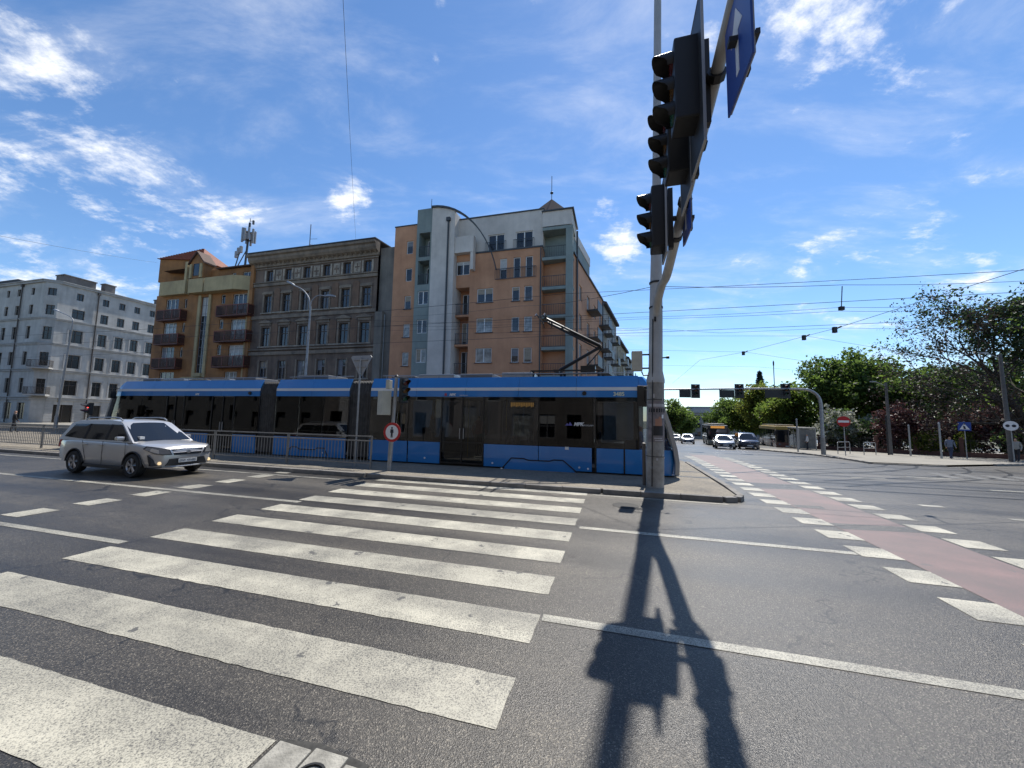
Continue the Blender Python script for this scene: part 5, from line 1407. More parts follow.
        m = MB(); m.tube([(.84, sy * .79 * k, B + .02), (.82, sy * .88 * k, B + .06)], .035, 5); m.box(.745, .759, sy * .93 * k - .085, sy * .93 * k + .085, B + .045, B + .145); m.build('mirror_base', BLKP, root)
    m = MB(); z = Hd - .36; m.loft([[(L2 - .20, y, z - .0) for y in (-.40 * k, .40 * k)] + [(L2 - .20, y, z + .17) for y in (.45 * k, -.45 * k)], [(L2 + .018, y, z + .0) for y in (-.38 * k, .38 * k)] + [(L2 - .01, y, z + .17) for y in (.44 * k, -.44 * k)]]); m.build('grille', BLKP, root)
    m = MB(); m.tube([(L2 + .008, -.42 * k, z + .08), (L2 + .024, 0, z + .085), (L2 + .008, .42 * k, z + .08)], .014, 6); m.tube([(L2 - .01, -.45 * k, z + .178), (L2 - .005, .45 * k, z + .178)], .010, 6); m.build('grille_bar', CHROME, root)
    m = MB(); m.lathe([(.001, .03), (.055, .025), (.06, .0)], (L2 + .012, 0, z + .085), 'X', 14); m.build('emblem', CHROME, root)
    m = MB(); zl = .34; m.loft([[(L2 - .25, y, zl) for y in (-.62 * k, .62 * k)] + [(L2 - .22, y, zl + .22) for y in (.54 * k, -.54 * k)], [(L2 + .005, y, zl + .02) for y in (-.58 * k, .58 * k)] + [(L2 + .012, y, zl + .22) for y in (.50 * k, -.50 * k)]]); m.build('lower_intake', BLKP, root, bevel=.012)
    m = MB(); m.box(L2 + .012, L2 + .03, -.26, .26, .43, .545); pl = m.build('license_plate', PLATE, root)
    m = MB(); m.tube([(L2 - .10, -.62 * k, .32), (L2 + .0, -.3, .315), (L2 + .0, .3, .315), (L2 - .10, .62 * k, .32)], .026, 6); m.build('front_skid_bar', GREYP, root)
    if detail:
        link('plate_text', text_mesh('DW 4A485', .10, INK, depth=.001), pl, T(L2 + .032, 0, .487) @ RZ(math.pi / 2) @ RX(math.pi / 2))
        for sy in (-1, 1):
            m = MB(); m.loft([[(L2 - .30, sy * .62, .36), (L2 - .36, sy * .80, .36), (L2 - .42, sy * .81, .66), (L2 - .34, sy * .74, .60)], [(L2 - .06, sy * .63, .37), (L2 - .19, sy * .85, .37), (L2 - .31, sy * .895, .70), (L2 - .22, sy * .84, .60)]]); m.build('fog_light_bezel', BLKP, root)
            m = MB(); m.lathe([(.001, .03), (.045, .03), (.05, .0)], (L2 - .085, sy * .70, .44), 'X', 12); m.build('fog_light', FOG, root)
            m = MB(); m.tube([(-L2 + .85, sy * .60, Hr + .005), (-L2 + 1.0, sy * .60, Hr + .075), (-.1, sy * .605, Hr + .105), (.15, sy * .605, Hr + .08), (.28, sy * .605, Hr + .01)], .022, 6); m.build('roof_rail', GREYP, root)
            for xx in (.02 - .12, rw + .45):
                m = MB(); m.box(xx - .12, xx + .10, sy * .885 - .015, sy * .885 + .028, .90, .935); m.build('door_handle', paint, root, bevel=.01)
            m = MB()
            for pts in ([(xm, B), (xm - .01, .6), (xm + .02, .32)], [(1.02, B - .03), (1.05, .6), (.98, .32)], [(xq + .05, B), (xq + .12, .78), (rw + .52, .5), (rw + .5, .34)], [(rw + .5, .325), (fw - .45, .325)]):
                P3 = [(x, sy * .8945, z) for x, z in pts]; m.tube(P3, .006, 4)
            m.build('door_seam', BLKP, root)
            for wx in (fw, rw):
                m = MB(); n = 14; rr = s['r'] + .06
                m.tube([(wx + rr * math.cos(a), sy * .888, s['r'] + .01 + rr * math.sin(a)) for a in [math.pi * i / n for i in range(n + 1)]], .022, 5); m.build('wheel_arch_trim', BLKP, root)
            m = MB(); m.box(rw + .42, fw - .42, sy * .86 - .03, sy * .86 + .03, .22, .31); m.build('side_skirt', BLKP, root, bevel=.015)
        m = MB(); m.box(.2, .5, .3, .66, 1.02, 1.5); m.box(.2, .5, -.66, -.3, 1.02, 1.5); m.box(-.8, -.5, -.6, .6, .9, 1.35); m.build('seats', BLKP, root, bevel=.06)
        m = MB(); m.box(1.0, 1.16, -.62, -.5, B + .07, B + .15); m.build('windscreen_sticker', REFL, root)
    return root

SILVER = carpaint('silver_paint', (.52, .505, .485), .5, .30)
p = UV(-15.3, 8.85)
car((p.x, p.y, 0), RA, SILVER, 'silver estate-like SUV with roof rails driving past the zebra crossing')

def gpos(x, y, off=0): return (x, y, gz(x, y) + off)
H2 = math.radians(90 - 23.5) + math.pi          # towards the camera along the far street
car(gpos(25.3, 40.8), H2, carpaint('black_blue_paint', (.035, .045, .075), .5, .25), 'dark blue SUV waiting in front of the bus stop', dict(L=4.7, W=1.88, H=1.70, belt=1.08, hood=1.04), detail=False, group='cars waiting on the side street')
car(gpos(22.4, 40.0), H2, carpaint('silver_paint2', (.50, .52, .54), .55, .28), 'silver saloon car in the lane beside the leading bus', dict(L=4.5, H=1.43, belt=.93, hood=.88, suv=False), detail=False, group='cars waiting on the side street')
car(gpos(29.2, 50.0), H2, carpaint('white_paint', (.70, .71, .72), .0, .3), 'white car half hidden behind the dark blue SUV', dict(L=4.2, H=1.46, belt=.95, hood=.90), detail=False, group='cars waiting on the side street')
car(gpos(27.0, 58.0), H2, carpaint('white_paint2', (.74, .75, .76), .1, .22), 'shiny pale car with dark bonnet left of the leading bus', dict(L=4.5, H=1.46, belt=.95, hood=.90), detail=False, group='cars waiting on the side street')
car(gpos(36.8, 84.5), H2, MATS['white_paint'], 'white car on the left lane further down the street', dict(L=4.4, H=1.45, belt=.94, hood=.9), detail=False, group='cars far down the side street')
for x, y, pt, lb in [(52, 118, MATS['silver_paint2'], 'small silver car far away, nearest the far grey building on the left'), (59, 126, MATS['white_paint2'], 'small white car far away beside the leading bus')]:
    car(gpos(x, y), H2, pt, lb, dict(L=4.4, H=1.45, belt=.94, hood=.9), detail=False, group='cars far down the side street')

def bus(loc, heading, label, L=12.0, low=(.22, .20, .15), top=(.05, .05, .05), band=(.5, .33, .05), display=True):
    root = empty('city_bus', loc, heading); tag(root, label, 'bus', 'city buses')
    LOW = mat('bus_low_%d' % int(low[0] * 100), low, .4, coat=.4, var=.12, vscale=2); TOPM = mat('bus_top_%d' % int(top[0] * 100), top, .4); BAND = mat('bus_band', band, .4, coat=.3)
    W2, H = 1.26, 3.0
    m = MB(); m.box(-L / 2, L / 2, -W2, W2, .32, 1.15); m.build('body', LOW, root, bevel=.06)
    m = MB(); m.box(-L / 2 + .02, L / 2 - .02, -W2 + .06, W2 - .06, 1.15, 2.55); m.build('inner_shell', BLKP, root)
    m = MB(); m.box(-L / 2, L / 2, -W2, W2, 2.55, H); m.build('roof', TOPM, root, bevel=.08)
    m = MB(); m.box(-L / 2 + 1, L / 2 - 1.5, -W2 + .25, W2 - .25, H + .002, H + .22); m.build('roof_fairing', BAND, root, bevel=.06)
    n = 7
    for sy in (-1, 1):
        for i in range(n):
            a = -L / 2 + .1 + (L - .2) * i / n; b = a + (L - .2) / n - .07
            m = MB(); m.box(a, b, sy * (W2 - .03) - .01, sy * (W2 - .03) + .01, 1.17, 2.53); m.build('window_pane', CARGL, root)
            m = MB(); m.box(b, b + .07, sy * (W2 - .02) - .015, sy * (W2 - .02) + .015, 1.16, 2.54); m.build('window_post', BAND if i % 3 == 2 else BLKP, root)
        for x in (L / 2 - 2.7, -L / 2 + 3.2): 
            m = MB(); m.lathe([(.001, -.14), (.48, -.14), (.48, .14), (.3, .15), (.001, .12)], (x, sy * (W2 - .10), .48), 'Y', 20); m.build('wheel', TYRE, root)
    m = MB(); m.box(L / 2 - .0, L / 2 + .02, -W2 + .08, W2 - .08, .95, 2.45); m.build('windscreen', CARGL, root)
    for sy in (-1, 1):
        m = MB(); m.box(L / 2 - .02, L / 2 + .04, sy * W2 - .10, sy * W2 + .02, .9, 2.6); m.build('front_pillar', BAND if not display else BLKP, root)
        m = MB(); m.lathe([(.11, 0), (.11, .05), (.05, .07)], (L / 2 - .01, sy * .9, .68), 'X', 12); m.build('headlight', LENSW, root)
        m = MB(); m.tube([(L / 2, sy * W2, 2.6), (L / 2 + .3, sy * (W2 + .1), 2.5)], .025, 5); m.box(L / 2 + .2, L / 2 + .34, sy * (W2 + .1) - .1, sy * (W2 + .1) + .1, 1.9, 2.4); m.build('mirror', BLKP, root)
    if display:
        m = MB(); m.box(L / 2 + .0, L / 2 + .03, -.85, .85, 2.58, 2.88); m.build('destination_display', mat('bus_display', (.5, .25, .05), .5, emit=(1, .45, .1), estr=.35), root)
    m = MB(); m.box(L / 2, L / 2 + .03, -.28, .28, .42, .54); m.build('license_plate', PLATE, root)
    return root
bus(gpos(31.2, 58.3), H2, 'dark city bus with lit orange destination display behind the silver saloon', low=(.30, .27, .19), top=(.045, .045, .045), band=(.30, .25, .16))
bus(gpos(37.6, 53.5), H2 - .02, 'city bus with yellow pillars standing at the stop under the trees', low=(.16, .06, .04), top=(.42, .28, .06), display=False)
# ================================================================== street furniture
STEEL = mat('galvanised_steel', (.33, .335, .34), .5, .65, var=.15, vscale=5)
MASTG = mat('mast_grey', (.42, .415, .40), .65, .1, var=.16, vscale=1.5, bump=.15, bscale=20)
MASTB = mat('mast_base_concrete', (.29, .275, .25), .85, var=.3, vscale=3, bump=.3, bscale=30)
SIGB = mat('signal_black', (.014, .014, .015), .5)
SIGBACK = mat('sign_back_grey', (.34, .35, .36), .55, .4)
SIGNBLUE = mat('sign_blue', (.012, .055, .28), .4)
SIGNWHITE = mat('sign_white', (.72, .72, .72), .45)
SIGNRED = mat('sign_red', (.42, .015, .018), .4)
L_R = mat('lens_red', (.10, .008, .006), .25); L_A = mat('lens_amber', (.12, .05, .006), .25); L_G = mat('lens_green', (.006, .06, .035), .25)
L_RON = mat('lens_red_lit', (.7, .02, .02), .3, emit=(1, .05, .04), estr=4.0)
BOXG = mat('cabinet_beige', (.46, .44, .36), .6, var=.1, vscale=4)

def signal_head(n=3, board=None, lit=None, lenses=None, d=.30, dp=.17):
    """head facing local -x, hung with its middle at the origin"""
    r = empty('traffic_signal')
    p = d + .05
    h = n * p
    m = MB(); m.box(0, dp, -d * .62, d * .62, -h / 2 - .03, h / 2 + .03); m.build('signal_housing', SIGB, r, bevel=.025)
    for k in range(n):
        z = h / 2 - p * (k + .5)
        mt = (lenses or [L_R, L_A, L_G])[k % 3]
        if lit == k: mt = L_RON
        m = MB(); m.lathe([(d * .46, .0), (d * .42, -.02), (.001, -.035)], (-.002, 0, z), 'X', 18); m.build('signal_lens', mt, r)
        v = MB(); nn = 14; R = d * .50
        a0, a1 = math.radians(-35), math.radians(215)
        o = []; i_ = []
        for q in range(nn + 1):
            a = a0 + (a1 - a0) * q / nn; lng = .10 + .17 * max(0, math.sin(a)) ** .5 if math.sin(a) > 0 else .08
            o.append([(0, R * math.cos(a), z + R * math.sin(a)), (-lng, R * math.cos(a) * .97, z + R * math.sin(a) * .97 - lng * .08)])
        rg = [[x[0] for x in o], [x[1] for x in o]]
        v.loft(rg, closed=False, cap=False)
        inner = [[(x[0][0], x[0][1] * .965, z + (x[0][2] - z) * .965) for x in o], [(x[1][0], x[1][1] * .965, z + (x[1][2] - z) * .965) for x in o]]
        v.loft(inner, closed=False, cap=False); v.loft([rg[1], inner[1]], closed=False, cap=False)
        v.build('signal_visor', SIGB, r, smooth=40)
    if board:
        y0, y1, z0, z1 = board
        m = MB(); m.box(dp - .06, dp - .035, y0, y1, z0, z1); m.build('backing_board', mat('board_black', (.02, .02, .021), .55), r, bevel=.01)
        m = MB()
        for a, b, c, e in ((y0 - .012, y1 + .012, z0 - .012, z0 + .0), (y0 - .012, y1 + .012, z1, z1 + .012), (y0 - .012, y0, z0, z1), (y1, y1 + .012, z0, z1)): m.box(dp - .065, dp - .03, a, b, c, e)
        m.build('board_edge', SIGBACK, r)
    return r

def tall_mast():
    B = UV(1.05, 11.55)
    root = empty('signal_mast', (B.x, B.y, IS_Z), RA); tag(root, 'tall grey mast with a signal arm over the road, standing on the island tip', 'mast')
    lean = lambda z: (.020 * z, .0)
    def P(z): return (lean(z)[0], lean(z)[1], z)
    m = MB(); m.tube([P(-.1), P(1.6), P(2.95)], [.245, .24, .235], 12); m.build('mast_base', MASTB, root, smooth=45)
    for z in (.85, 1.62, 2.45): 
        m = MB(); m.tube([P(z), P(z + .025)], [.2475, .2475], 12); m.build('mast_joint', mat('joint_dark', (.09, .085, .08), .8), root)
    m = MB(); m.tube([P(2.95), P(3.05), P(3.3), P(5.0), P(8.0), P(12.0), P(18.0)], [.25, .25, .195, .185, .13, .115, .10], 16); m.build('mast_shaft', MASTG, root, smooth=45)
    for z in (5.15, 5.9):
        m = MB(); m.tube([P(z), P(z + .05)], [.197, .195], 16); m.build('mast_band', SIGB, root)
    m = MB(); m.box(.03, .08, -.205, -.185, 4.72, 4.86); m.build('mast_tag', SIGB, root)
    # the arm, bending out of the shaft and rising over the road (towards -v)
    pts = [(.09, .0, 4.55), (.10, -.12, 5.0), (.11, -.45, 5.25), (.13, -1.2, 5.42)]
    for t in (2.0, 3.0, 4.0, 5.0, 6.0, 7.0, 8.0, 8.6): pts.append((.10 + .03 * t, -t, 4.86 + .27 * t))
    m = MB(); m.tube(smooth_curve(pts, 4), [.125 - .055 * i / ((len(pts) - 1) * 4) for i in range((len(pts) - 1) * 4 + 1)], 10); m.build('mast_arm', MASTG, root, smooth=45)
    for t in (3.3, 4.2, 5.3, 6.3, 7.2):
        m = MB(); m.tube([(.10 + .03 * t, -t + .05, 4.86 + .27 * t - .02), (.10 + .03 * t, -t - .05, 4.86 + .27 * t + .01)], [.125, .125], 10); m.build('arm_clamp', SIGB, root)
    # poster pasted round the base
    m = MB(); n = 10; z0, z1 = 1.27, 2.42
    A = [math.radians(-150 + 150 * i / n) for i in range(n + 1)]
    ring = lambda z, r: [(P(z)[0] + r * math.cos(a), r * math.sin(a), z) for a in A]
    m.loft([ring(z0, .2475), ring(z1, .2445)], closed=False, cap=False); po = m.build('poster', mat('poster_paper', (.20, .17, .17), .7, var=.3, vscale=9), root)
    def patch(nm, za, zb, ia, ib, mtl, rr=.2495):
        m = MB(); Aq = [A[0] + (A[-1] - A[0]) * (ia + (ib - ia) * i / 6) for i in range(7)]
        m.loft([[(P(z)[0] + rr * math.cos(a), rr * math.sin(a), z) for a in Aq] for z in (za, zb)], closed=False, cap=False); m.build(nm, mtl, po)
    patch('poster_picture', 1.45, 1.72, .28, .72, mat('poster_dark', (.02, .018, .02), .6)); patch('poster_picture', 1.72, 1.92, .36, .66, mat('poster_tan', (.38, .19, .12), .6)); patch('poster_picture', 1.80, 1.98, .5, .63, MATS['poster_tan'], .2505)
    patch('poster_strip', 2.26, 2.34, .03, .97, mat('poster_grey', (.42, .40, .40), .6)); patch('poster_strip', 1.36, 1.39, .32, .66, MATS['poster_grey']); patch('poster_strip', 1.30, 1.33, .36, .72, MATS['poster_grey'])
    rnd = random.Random(3)
    for k in range(8):
        a = .06 + .11 * k; patch('poster_lettering', 2.10, 2.21, a, a + rnd.uniform(.05, .085), MATS['poster_dark'], .2500)
    m = MB(); m.tube([(P(z)[0] - .10, -(.245 if z < 2.96 else .2 - .012 * (z - 3)) * .93, z) for z in (.05, 1.5, 2.9, 3.2, 4.0, 4.8)], .016, 6); m.build('cable_run', SIGB, root)
    rs = random.Random(5)
    for k in range(7):
        z = rs.uniform(.5, 2.8); a = math.radians(rs.uniform(-150, -20)); h_ = rs.uniform(.05, .12); w_ = rs.uniform(.12, .3); rr = .2505 if z < 2.5 else .248
        m = MB(); m.loft([[(P(zz)[0] + rr * math.cos(a + w_ * i / 4), rr * math.sin(a + w_ * i / 4), zz) for i in range(5)] for zz in (z, z + h_)], closed=False, cap=False); m.build('sticker', rs.choice([SIGNWHITE, MATS['poster_grey'], mat('sticker_yellow', (.5, .4, .1), .6), SIGBACK]), root)
    # control box, hook and small lamp on the shaft
    m = MB(); m.box(-.60, -.30, -.16, .06, 3.30, 3.88); m.build('control_box', BOXG, root, bevel=.02)
    m = MB(); m.tube([(-.3, -.05, 3.78), (-.1, -.05, 3.78)], .025, 6); m.tube([(-.3, -.05, 3.38), (-.1, -.05, 3.38)], .025, 6); m.tube([(-.32, -.05, 3.28), (-.28, -.1, 3.16), (-.1, -.1, 3.18)], .02, 6); m.build('box_bracket', SIGB, root)
    m = MB(); m.tube([(.2, .0, 3.68), (.42, -.02, 3.69)], .02, 6); m.tube([(.36, -.02, 3.69), (.44, -.02, 3.69)], .04, 8); m.build('side_hook', SIGB, root)
    return root
tall_mast()

def put_signal(r, u, v, z, label, group, cat='traffic light', rz=0.0):
    P_ = UV(u, v, z); r.location = P_; r.rotation_euler = (0, 0, RA + rz); tag(r, label, cat, group)
    return r
def hanger(u, v, z, parent, dp=.17):
    du = dp + .07
    """bracket tying a head to the arm; local to the head"""
    m = MB(); m.tube([(dp, 0, .45), (du, 0, .45)], .022, 6); m.tube([(dp, 0, -.45), (du, 0, -.45)], .022, 6); m.box(du - .045, du + .045, -.06, .06, -.62, .62); m.tube([(du, 0, .0), (du + .12, 0, .0)], .05, 6); m.build('signal_bracket', SIGB, parent)
G = 'signals and signs on the mast arm'
s = put_signal(signal_head(3, board=(-.30, .30, -.80, .80), d=.35, dp=.30), .70, 7.75, 6.0, 'three-lamp signal with visors, lowest on the mast arm, nearest the mast', G); hanger(0, 0, 0, s, .30)
s = put_signal(signal_head(3, board=(-.34, .52, -.95, .85), d=.33, dp=.36), .80, 6.15, 6.43, 'lower of the two large three-lamp signals over the road', G); hanger(0, 0, 0, s, .36)
s = put_signal(signal_head(3, board=(-.42, .44, -1.12, 1.0), d=.33, dp=.36), .80, 5.35, 6.66, 'upper of the two large three-lamp signals over the road', G); hanger(0, 0, 0, s, .36)
def lane_sign(u, v, z, w, h, label):
    r = empty('lane_arrow_sign', UV(u, v, z), RA); tag(r, label, 'road sign', G)
    m = MB(); m.box(-.012, .012, -w / 2, w / 2, -h / 2, h / 2); m.build('sign_plate', SIGNBLUE, r, bevel=.006)
    m = MB(); m.box(.0125, .03, -w / 2 + .02, w / 2 - .02, -h / 2 + .02, h / 2 - .02); m.build('sign_back', SIGBACK, r)
    m = MB(); a = [(-.05, -h * .34), (.05, -h * .34), (.05, h * .08), (.20, h * .08), (0, h * .36), (-.20, h * .08), (-.05, h * .08)]
    m.prism(a, lambda p, t: (t, p[0], p[1]), -.016, -.0125); m.build('white_arrow', SIGNWHITE, r)
    m = MB(); m.box(.03, .07, -w / 2, w / 2, -h * .3 - .03, -h * .3 + .03); m.box(.03, .07, -w / 2, w / 2, h * .3 - .03, h * .3 + .03); m.box(-.10, .06, -.05, .05, -.03, .03); m.box(.07, .1, -.05, .05, -h * .36, h * .36); m.build('sign_bracket', SIGB, r)
lane_sign(1.34, 4.35, 6.22, .85, 1.15, 'large blue lane sign with white arrow at the top of the arm')
lane_sign(1.34, 7.6, 6.05, .78, 1.1, 'small-looking blue lane sign seen edge-on beside the lowest signal')

# ---------------------------------------------------------------- bollard post beside the mast
m = MB(); m.tube([(0, 0, 0), (0, 0, 1.12)], .05, 10); m.lathe([(.06, 1.12), (.06, 1.2), (.001, 1.23)], (0, 0, 0), n=10)
o = m.build('post', mat('post_brown', (.10, .085, .075), .6), None, smooth=40); o.location = UV(.78, 11.75, IS_Z); tag(o, 'thin dark post just left of the tall mast', 'post')

# ---------------------------------------------------------------- pedestrian sign pole
root = empty('signal_post', UV(-7.4, 11.5, IS_Z), RA); tag(root, 'grey signal post between the railing and the zebra crossing', 'post')
m = MB(); m.tube([(-.08, 0, 0), (-.03, 0, 1.5), (.03, 0, 3.2)], .06, 10); m.lathe([(.08, 0), (.08, .12), (.06, .14)], (-.08, 0, 0), n=12); m.build('post_tube', STEEL, root, smooth=40)
m = MB(); m.tube([(-.16, .03, 0), (-.13, .03, 1.6)], .035, 8); m.build('cable_conduit', STEEL, root)
m = MB(); m.lathe([(.06, 3.2), (.07, 3.24), (.001, 3.32)], (.03, 0, 0), n=10); m.build('post_cap', SIGB, root)
o = MB(); o.box(-.17, .17, -.17, .17, -.42, .42); c = o.build('control_cabinet', BOXG, None, bevel=.02); c.location = UV(-7.76, 11.42, 2.42); c.rotation_euler = (0, 0, RA - .5); tag(c, 'beige control cabinet mounted high on the signal post', 'cabinet')
o = MB(); o.box(-.07, .07, -.1, .1, -.16, .16); c = o.build('push_box', BOXG, None, bevel=.02); c.location = UV(-7.6, 11.42, 3.06); c.rotation_euler = (0, 0, RA); tag(c, 'small beige box near the top of the signal post', 'box')
s = put_signal(signal_head(3, d=.22), -7.02, 11.5, 2.86, 'black three-lamp signal seen from behind on the signal post', None, rz=math.radians(150))
m = MB(); m.tube([(.17, 0, .2), (.33, 0, .2)], .02, 6); m.tube([(.17, 0, -.2), (.33, 0, -.2)], .02, 6); m.build('signal_bracket', SIGB, s)
r = empty('no_pedestrians_sign', UV(-7.39, 11.40, 1.42), RA); tag(r, 'round red-rimmed sign showing a black walking figure', 'road sign')
m = MB(); m.lathe([(.001, .0), (.33, .0), (.33, .012), (.001, .012)], (0, 0, 0), 'Y', 32); m.build('sign_plate', SIGNRED, r)
m = MB(); m.lathe([(.001, .013), (.325, .013), (.325, .022), (.001, .022)], (0, 0, 0), 'Y', 32); m.build('sign_back', SIGBACK, r)
m = MB(); m.lathe([(.001, -.004), (.245, -.004), (.245, -.001), (.001, -.001)], (0, 0, 0), 'Y', 32); m.build('sign_face', SIGNWHITE, r)
m = MB(); m.lathe([(.001, -.008), (.034, -.008), (.034, -.0045), (.001, -.0045)], (0, 0, .145), 'Y', 14)
m.prism([(-.055, .10), (-.065, -.02), (-.04, -.02), (-.036, .04), (-.036, -.18), (-.006, -.18), (0, -.06), (.006, -.18), (.036, -.18), (.036, .04), (.04, -.02), (.065, -.02), (.055, .10)][::-1], lambda p, t: (p[0], t, p[1]), -.008, -.0045); m.build('walker_symbol', INK, r)
r = empty('give_way_sign', UV(-9.3, 12.05, IS_Z), RA); tag(r, 'grey back of a triangular sign on a thin pole behind the railing', 'road sign')
m = MB(); m.tube([(0, 0, 0), (0, 0, 4.05)], .03, 8); m.build('sign_pole', STEEL, r)
m = MB(); m.prism([(-.46, 4.05), (-.40, 4.12), (.40, 4.12), (.46, 4.05), (.05, 3.34), (-.05, 3.34)], lambda p, t: (p[0], t, p[1]), .035, .06); m.build('sign_plate', SIGBACK, r)
m = MB(); m.box(-.3, .3, -.005, .034, 3.93, 3.98); m.box(-.2, .2, -.005, .034, 3.68, 3.73); m.build('sign_bracket', STEEL, r)

# red-lit signal beyond the silver car
s = put_signal(signal_head(2, d=.22, lit=0, lenses=[L_R, L_G, L_G]), -25.2, 12.4, 2.05, 'small pedestrian signal showing red above the silver car', None, rz=math.radians(75))
m = MB(); m.tube([(.1, 0, -.25), (.1, 0, -1.95)], .05, 8); m.build('signal_post', STEEL, s)

# ---------------------------------------------------------------- pedestrian railings on the island
RAILM = mat('railing_grey', (.24, .24, .235), .5, .5, var=.15, vscale=6)
def railing(u0, u1, v, label, first):
    L_ = u1 - u0
    r = empty('railing', UV(u0, v, IS_Z), RA); tag(r, label, 'railing', 'railings along the tram island')
    pm = MB(); pm.box(-.025, .025, -.025, .025, 0, 1.14); pmesh = pm.mesh('post', RAILM)
    for x in (0, L_): link('post', pmesh, r, T(x, 0, 0))
    hm = MB(); hm.box(0, L_ - .05, -.02, .02, -.02, .02); hmesh = hm.mesh('rail', RAILM)
    for z in (1.12, .96, .18): link('rail', hmesh, r, T(.025, 0, z))
    n = int(L_ / .135)
    bm_ = MB(); bm_.box(-.008, .008, -.008, .008, .2, .94); bmesh_ = bm_.mesh('bar', RAILM)
    for i in range(1, n): link('bar', bmesh_, r, T(L_ * i / n, 0, 0))
    for i in range(1, 4): 
        pass
edges = [-8.33 - 3.68 * i for i in range(9)]
lab = ['rightmost railing panel, beside the round pedestrian sign', 'railing panel in front of the middle tram section', 'railing panel just right of the silver car', 'railing panel directly behind the silver car', 'railing panel behind the rear of the silver car', 'railing panel to the left of the silver car', 'second railing panel left of the silver car', 'railing panel at the left edge of the view']
for i in range(8): railing(edges[i + 1] + .02, edges[i] - .02, 11.65, lab[i], i == 0)

# ---------------------------------------------------------------- street lamps
def lamp(u, v, h, label, arms, bend=.0):
    r = empty('street_lamp', UV(u, v, 0), RA); tag(r, label, 'street lamp', 'street lamps behind the tram')
    m = MB(); m.tube([(0, 0, -.3), (0, 0, 1.4), (0.02, 0, 1.5), (bend, 0, h)], [.13, .12, .095, .06], 10); m.build('lamp_post', STEEL, r, smooth=40)
    m = MB(); m.lathe([(.105, 2.6), (.105, 2.95)], (.02, 0, 0), n=12); m.build('lamp_band', mat('band_yellow', (.30, .24, .13), .6), r)
    for pts in arms:
        m = MB(); m.tube(smooth_curve(pts, 5), .04, 8); m.build('lamp_arm', STEEL, r, smooth=40)
        e, e0 = Vector(pts[-1]), Vector(pts[-2]); d = (e - e0).normalized()
        m = MB(); m.loft([[(e + d * t + Vector((0, y, z))) for y, z in ((-w, -.02), (w, -.02), (w * .8, hh), (-w * .8, hh))] for t, w, hh in ((-.05, .06, .06), (.15, .13, .1), (.55, .12, .09), (.7, .05, .05))]); m.build('lamp_head', SIGBACK, r, smooth=40)
lamp(-20.3, 20.7, 9.4, 'tall double-armed street lamp in front of the dark tenement', [[(0, 0, 9.3), (-.15, 0, 10.0), (-.7, 0, 10.6), (-1.5, 0, 11.0)], [(0, 0, 9.3), (.15, 0, 9.8), (.6, 0, 10.1), (1.35, 0, 10.02)]], .05)
lamp(-46.6, 21, 9.3, 'tall street lamp with one curved arm before the pale corner tenement', [[(.55, 0, 9.2), (.5, 0, 9.9), (-.2, 0, 10.3), (-1.6, 0, 10.75)]], .55)

# ---------------------------------------------------------------- far signal gantry on the right
GD = Vector((-.964, .267, 0))
b = Vector((24.15, 29.35, 0)); b.z = gz(b.x, b.y) + .1
root = empty('signal_gantry', b, math.atan2(GD.y, GD.x)); tag(root, 'curved grey gantry pole carrying signals across the side street', 'gantry')
pts = [(0, 0, -.1), (0, 0, 2.5), (0, 0, 3.9), (.18, 0, 4.55), (.65, 0, 4.95), (1.4, 0, 5.08), (4, 0, 5.12), (8, 0, 5.1), (12.2, 0, 5.06)]
cv = smooth_curve(pts, 5)
m = MB(); m.tube(cv, [.135 - .075 * i / len(cv) for i in range(len(cv))], 10); m.build('gantry_pole', STEEL, root, smooth=40)
m = MB(); m.tube([(0, 0, 0), (0, 0, 1.3)], [.155, .15], 10); m.build('pole_base', mat('pole_base_grey', (.24, .23, .21), .7, var=.2), root)
for x in (3.1, 12.1):
    m = MB(); m.tube([(x, 0, 5.1), (x, 0, 7.0)], .03, 6); m.lathe([(.05, 7.0), (.06, 7.25), (.02, 7.4)], (x, 0, 0), n=8); m.build('camera_rod', SIGB, root)
for i, (x, bd, lb) in enumerate([(2.3, 1.2, 'signal with wide black board, nearest the gantry pole'), (5.6, 1.2, 'second signal from the gantry pole with wide board'), (8.9, .95, 'third signal from the gantry pole, above the bus'), (11.9, .0, 'outermost gantry signal, right beside the tall mast')]):
    P_ = b + GD * x + Vector((0, 0, 5.0))
    s = signal_head(3, d=.24, lenses=[L_R, L_A, L_G]); s.location = P_; s.rotation_euler = (0, 0, math.radians(90 - 15.5 + 10))
    s.name = 'gantry_signal'
    tag(s, lb, 'traffic light', 'signals on the far gantry')
    m = MB(); m.box(.06, .08, -.36, .36, -.66, .52); m.build('backing_board', MATS['board_black'], s)
    if bd: m = MB(); m.box(.06, .08, .38, .38 + bd, -.62, .02); m.build('lane_board', MATS['board_black'], s)

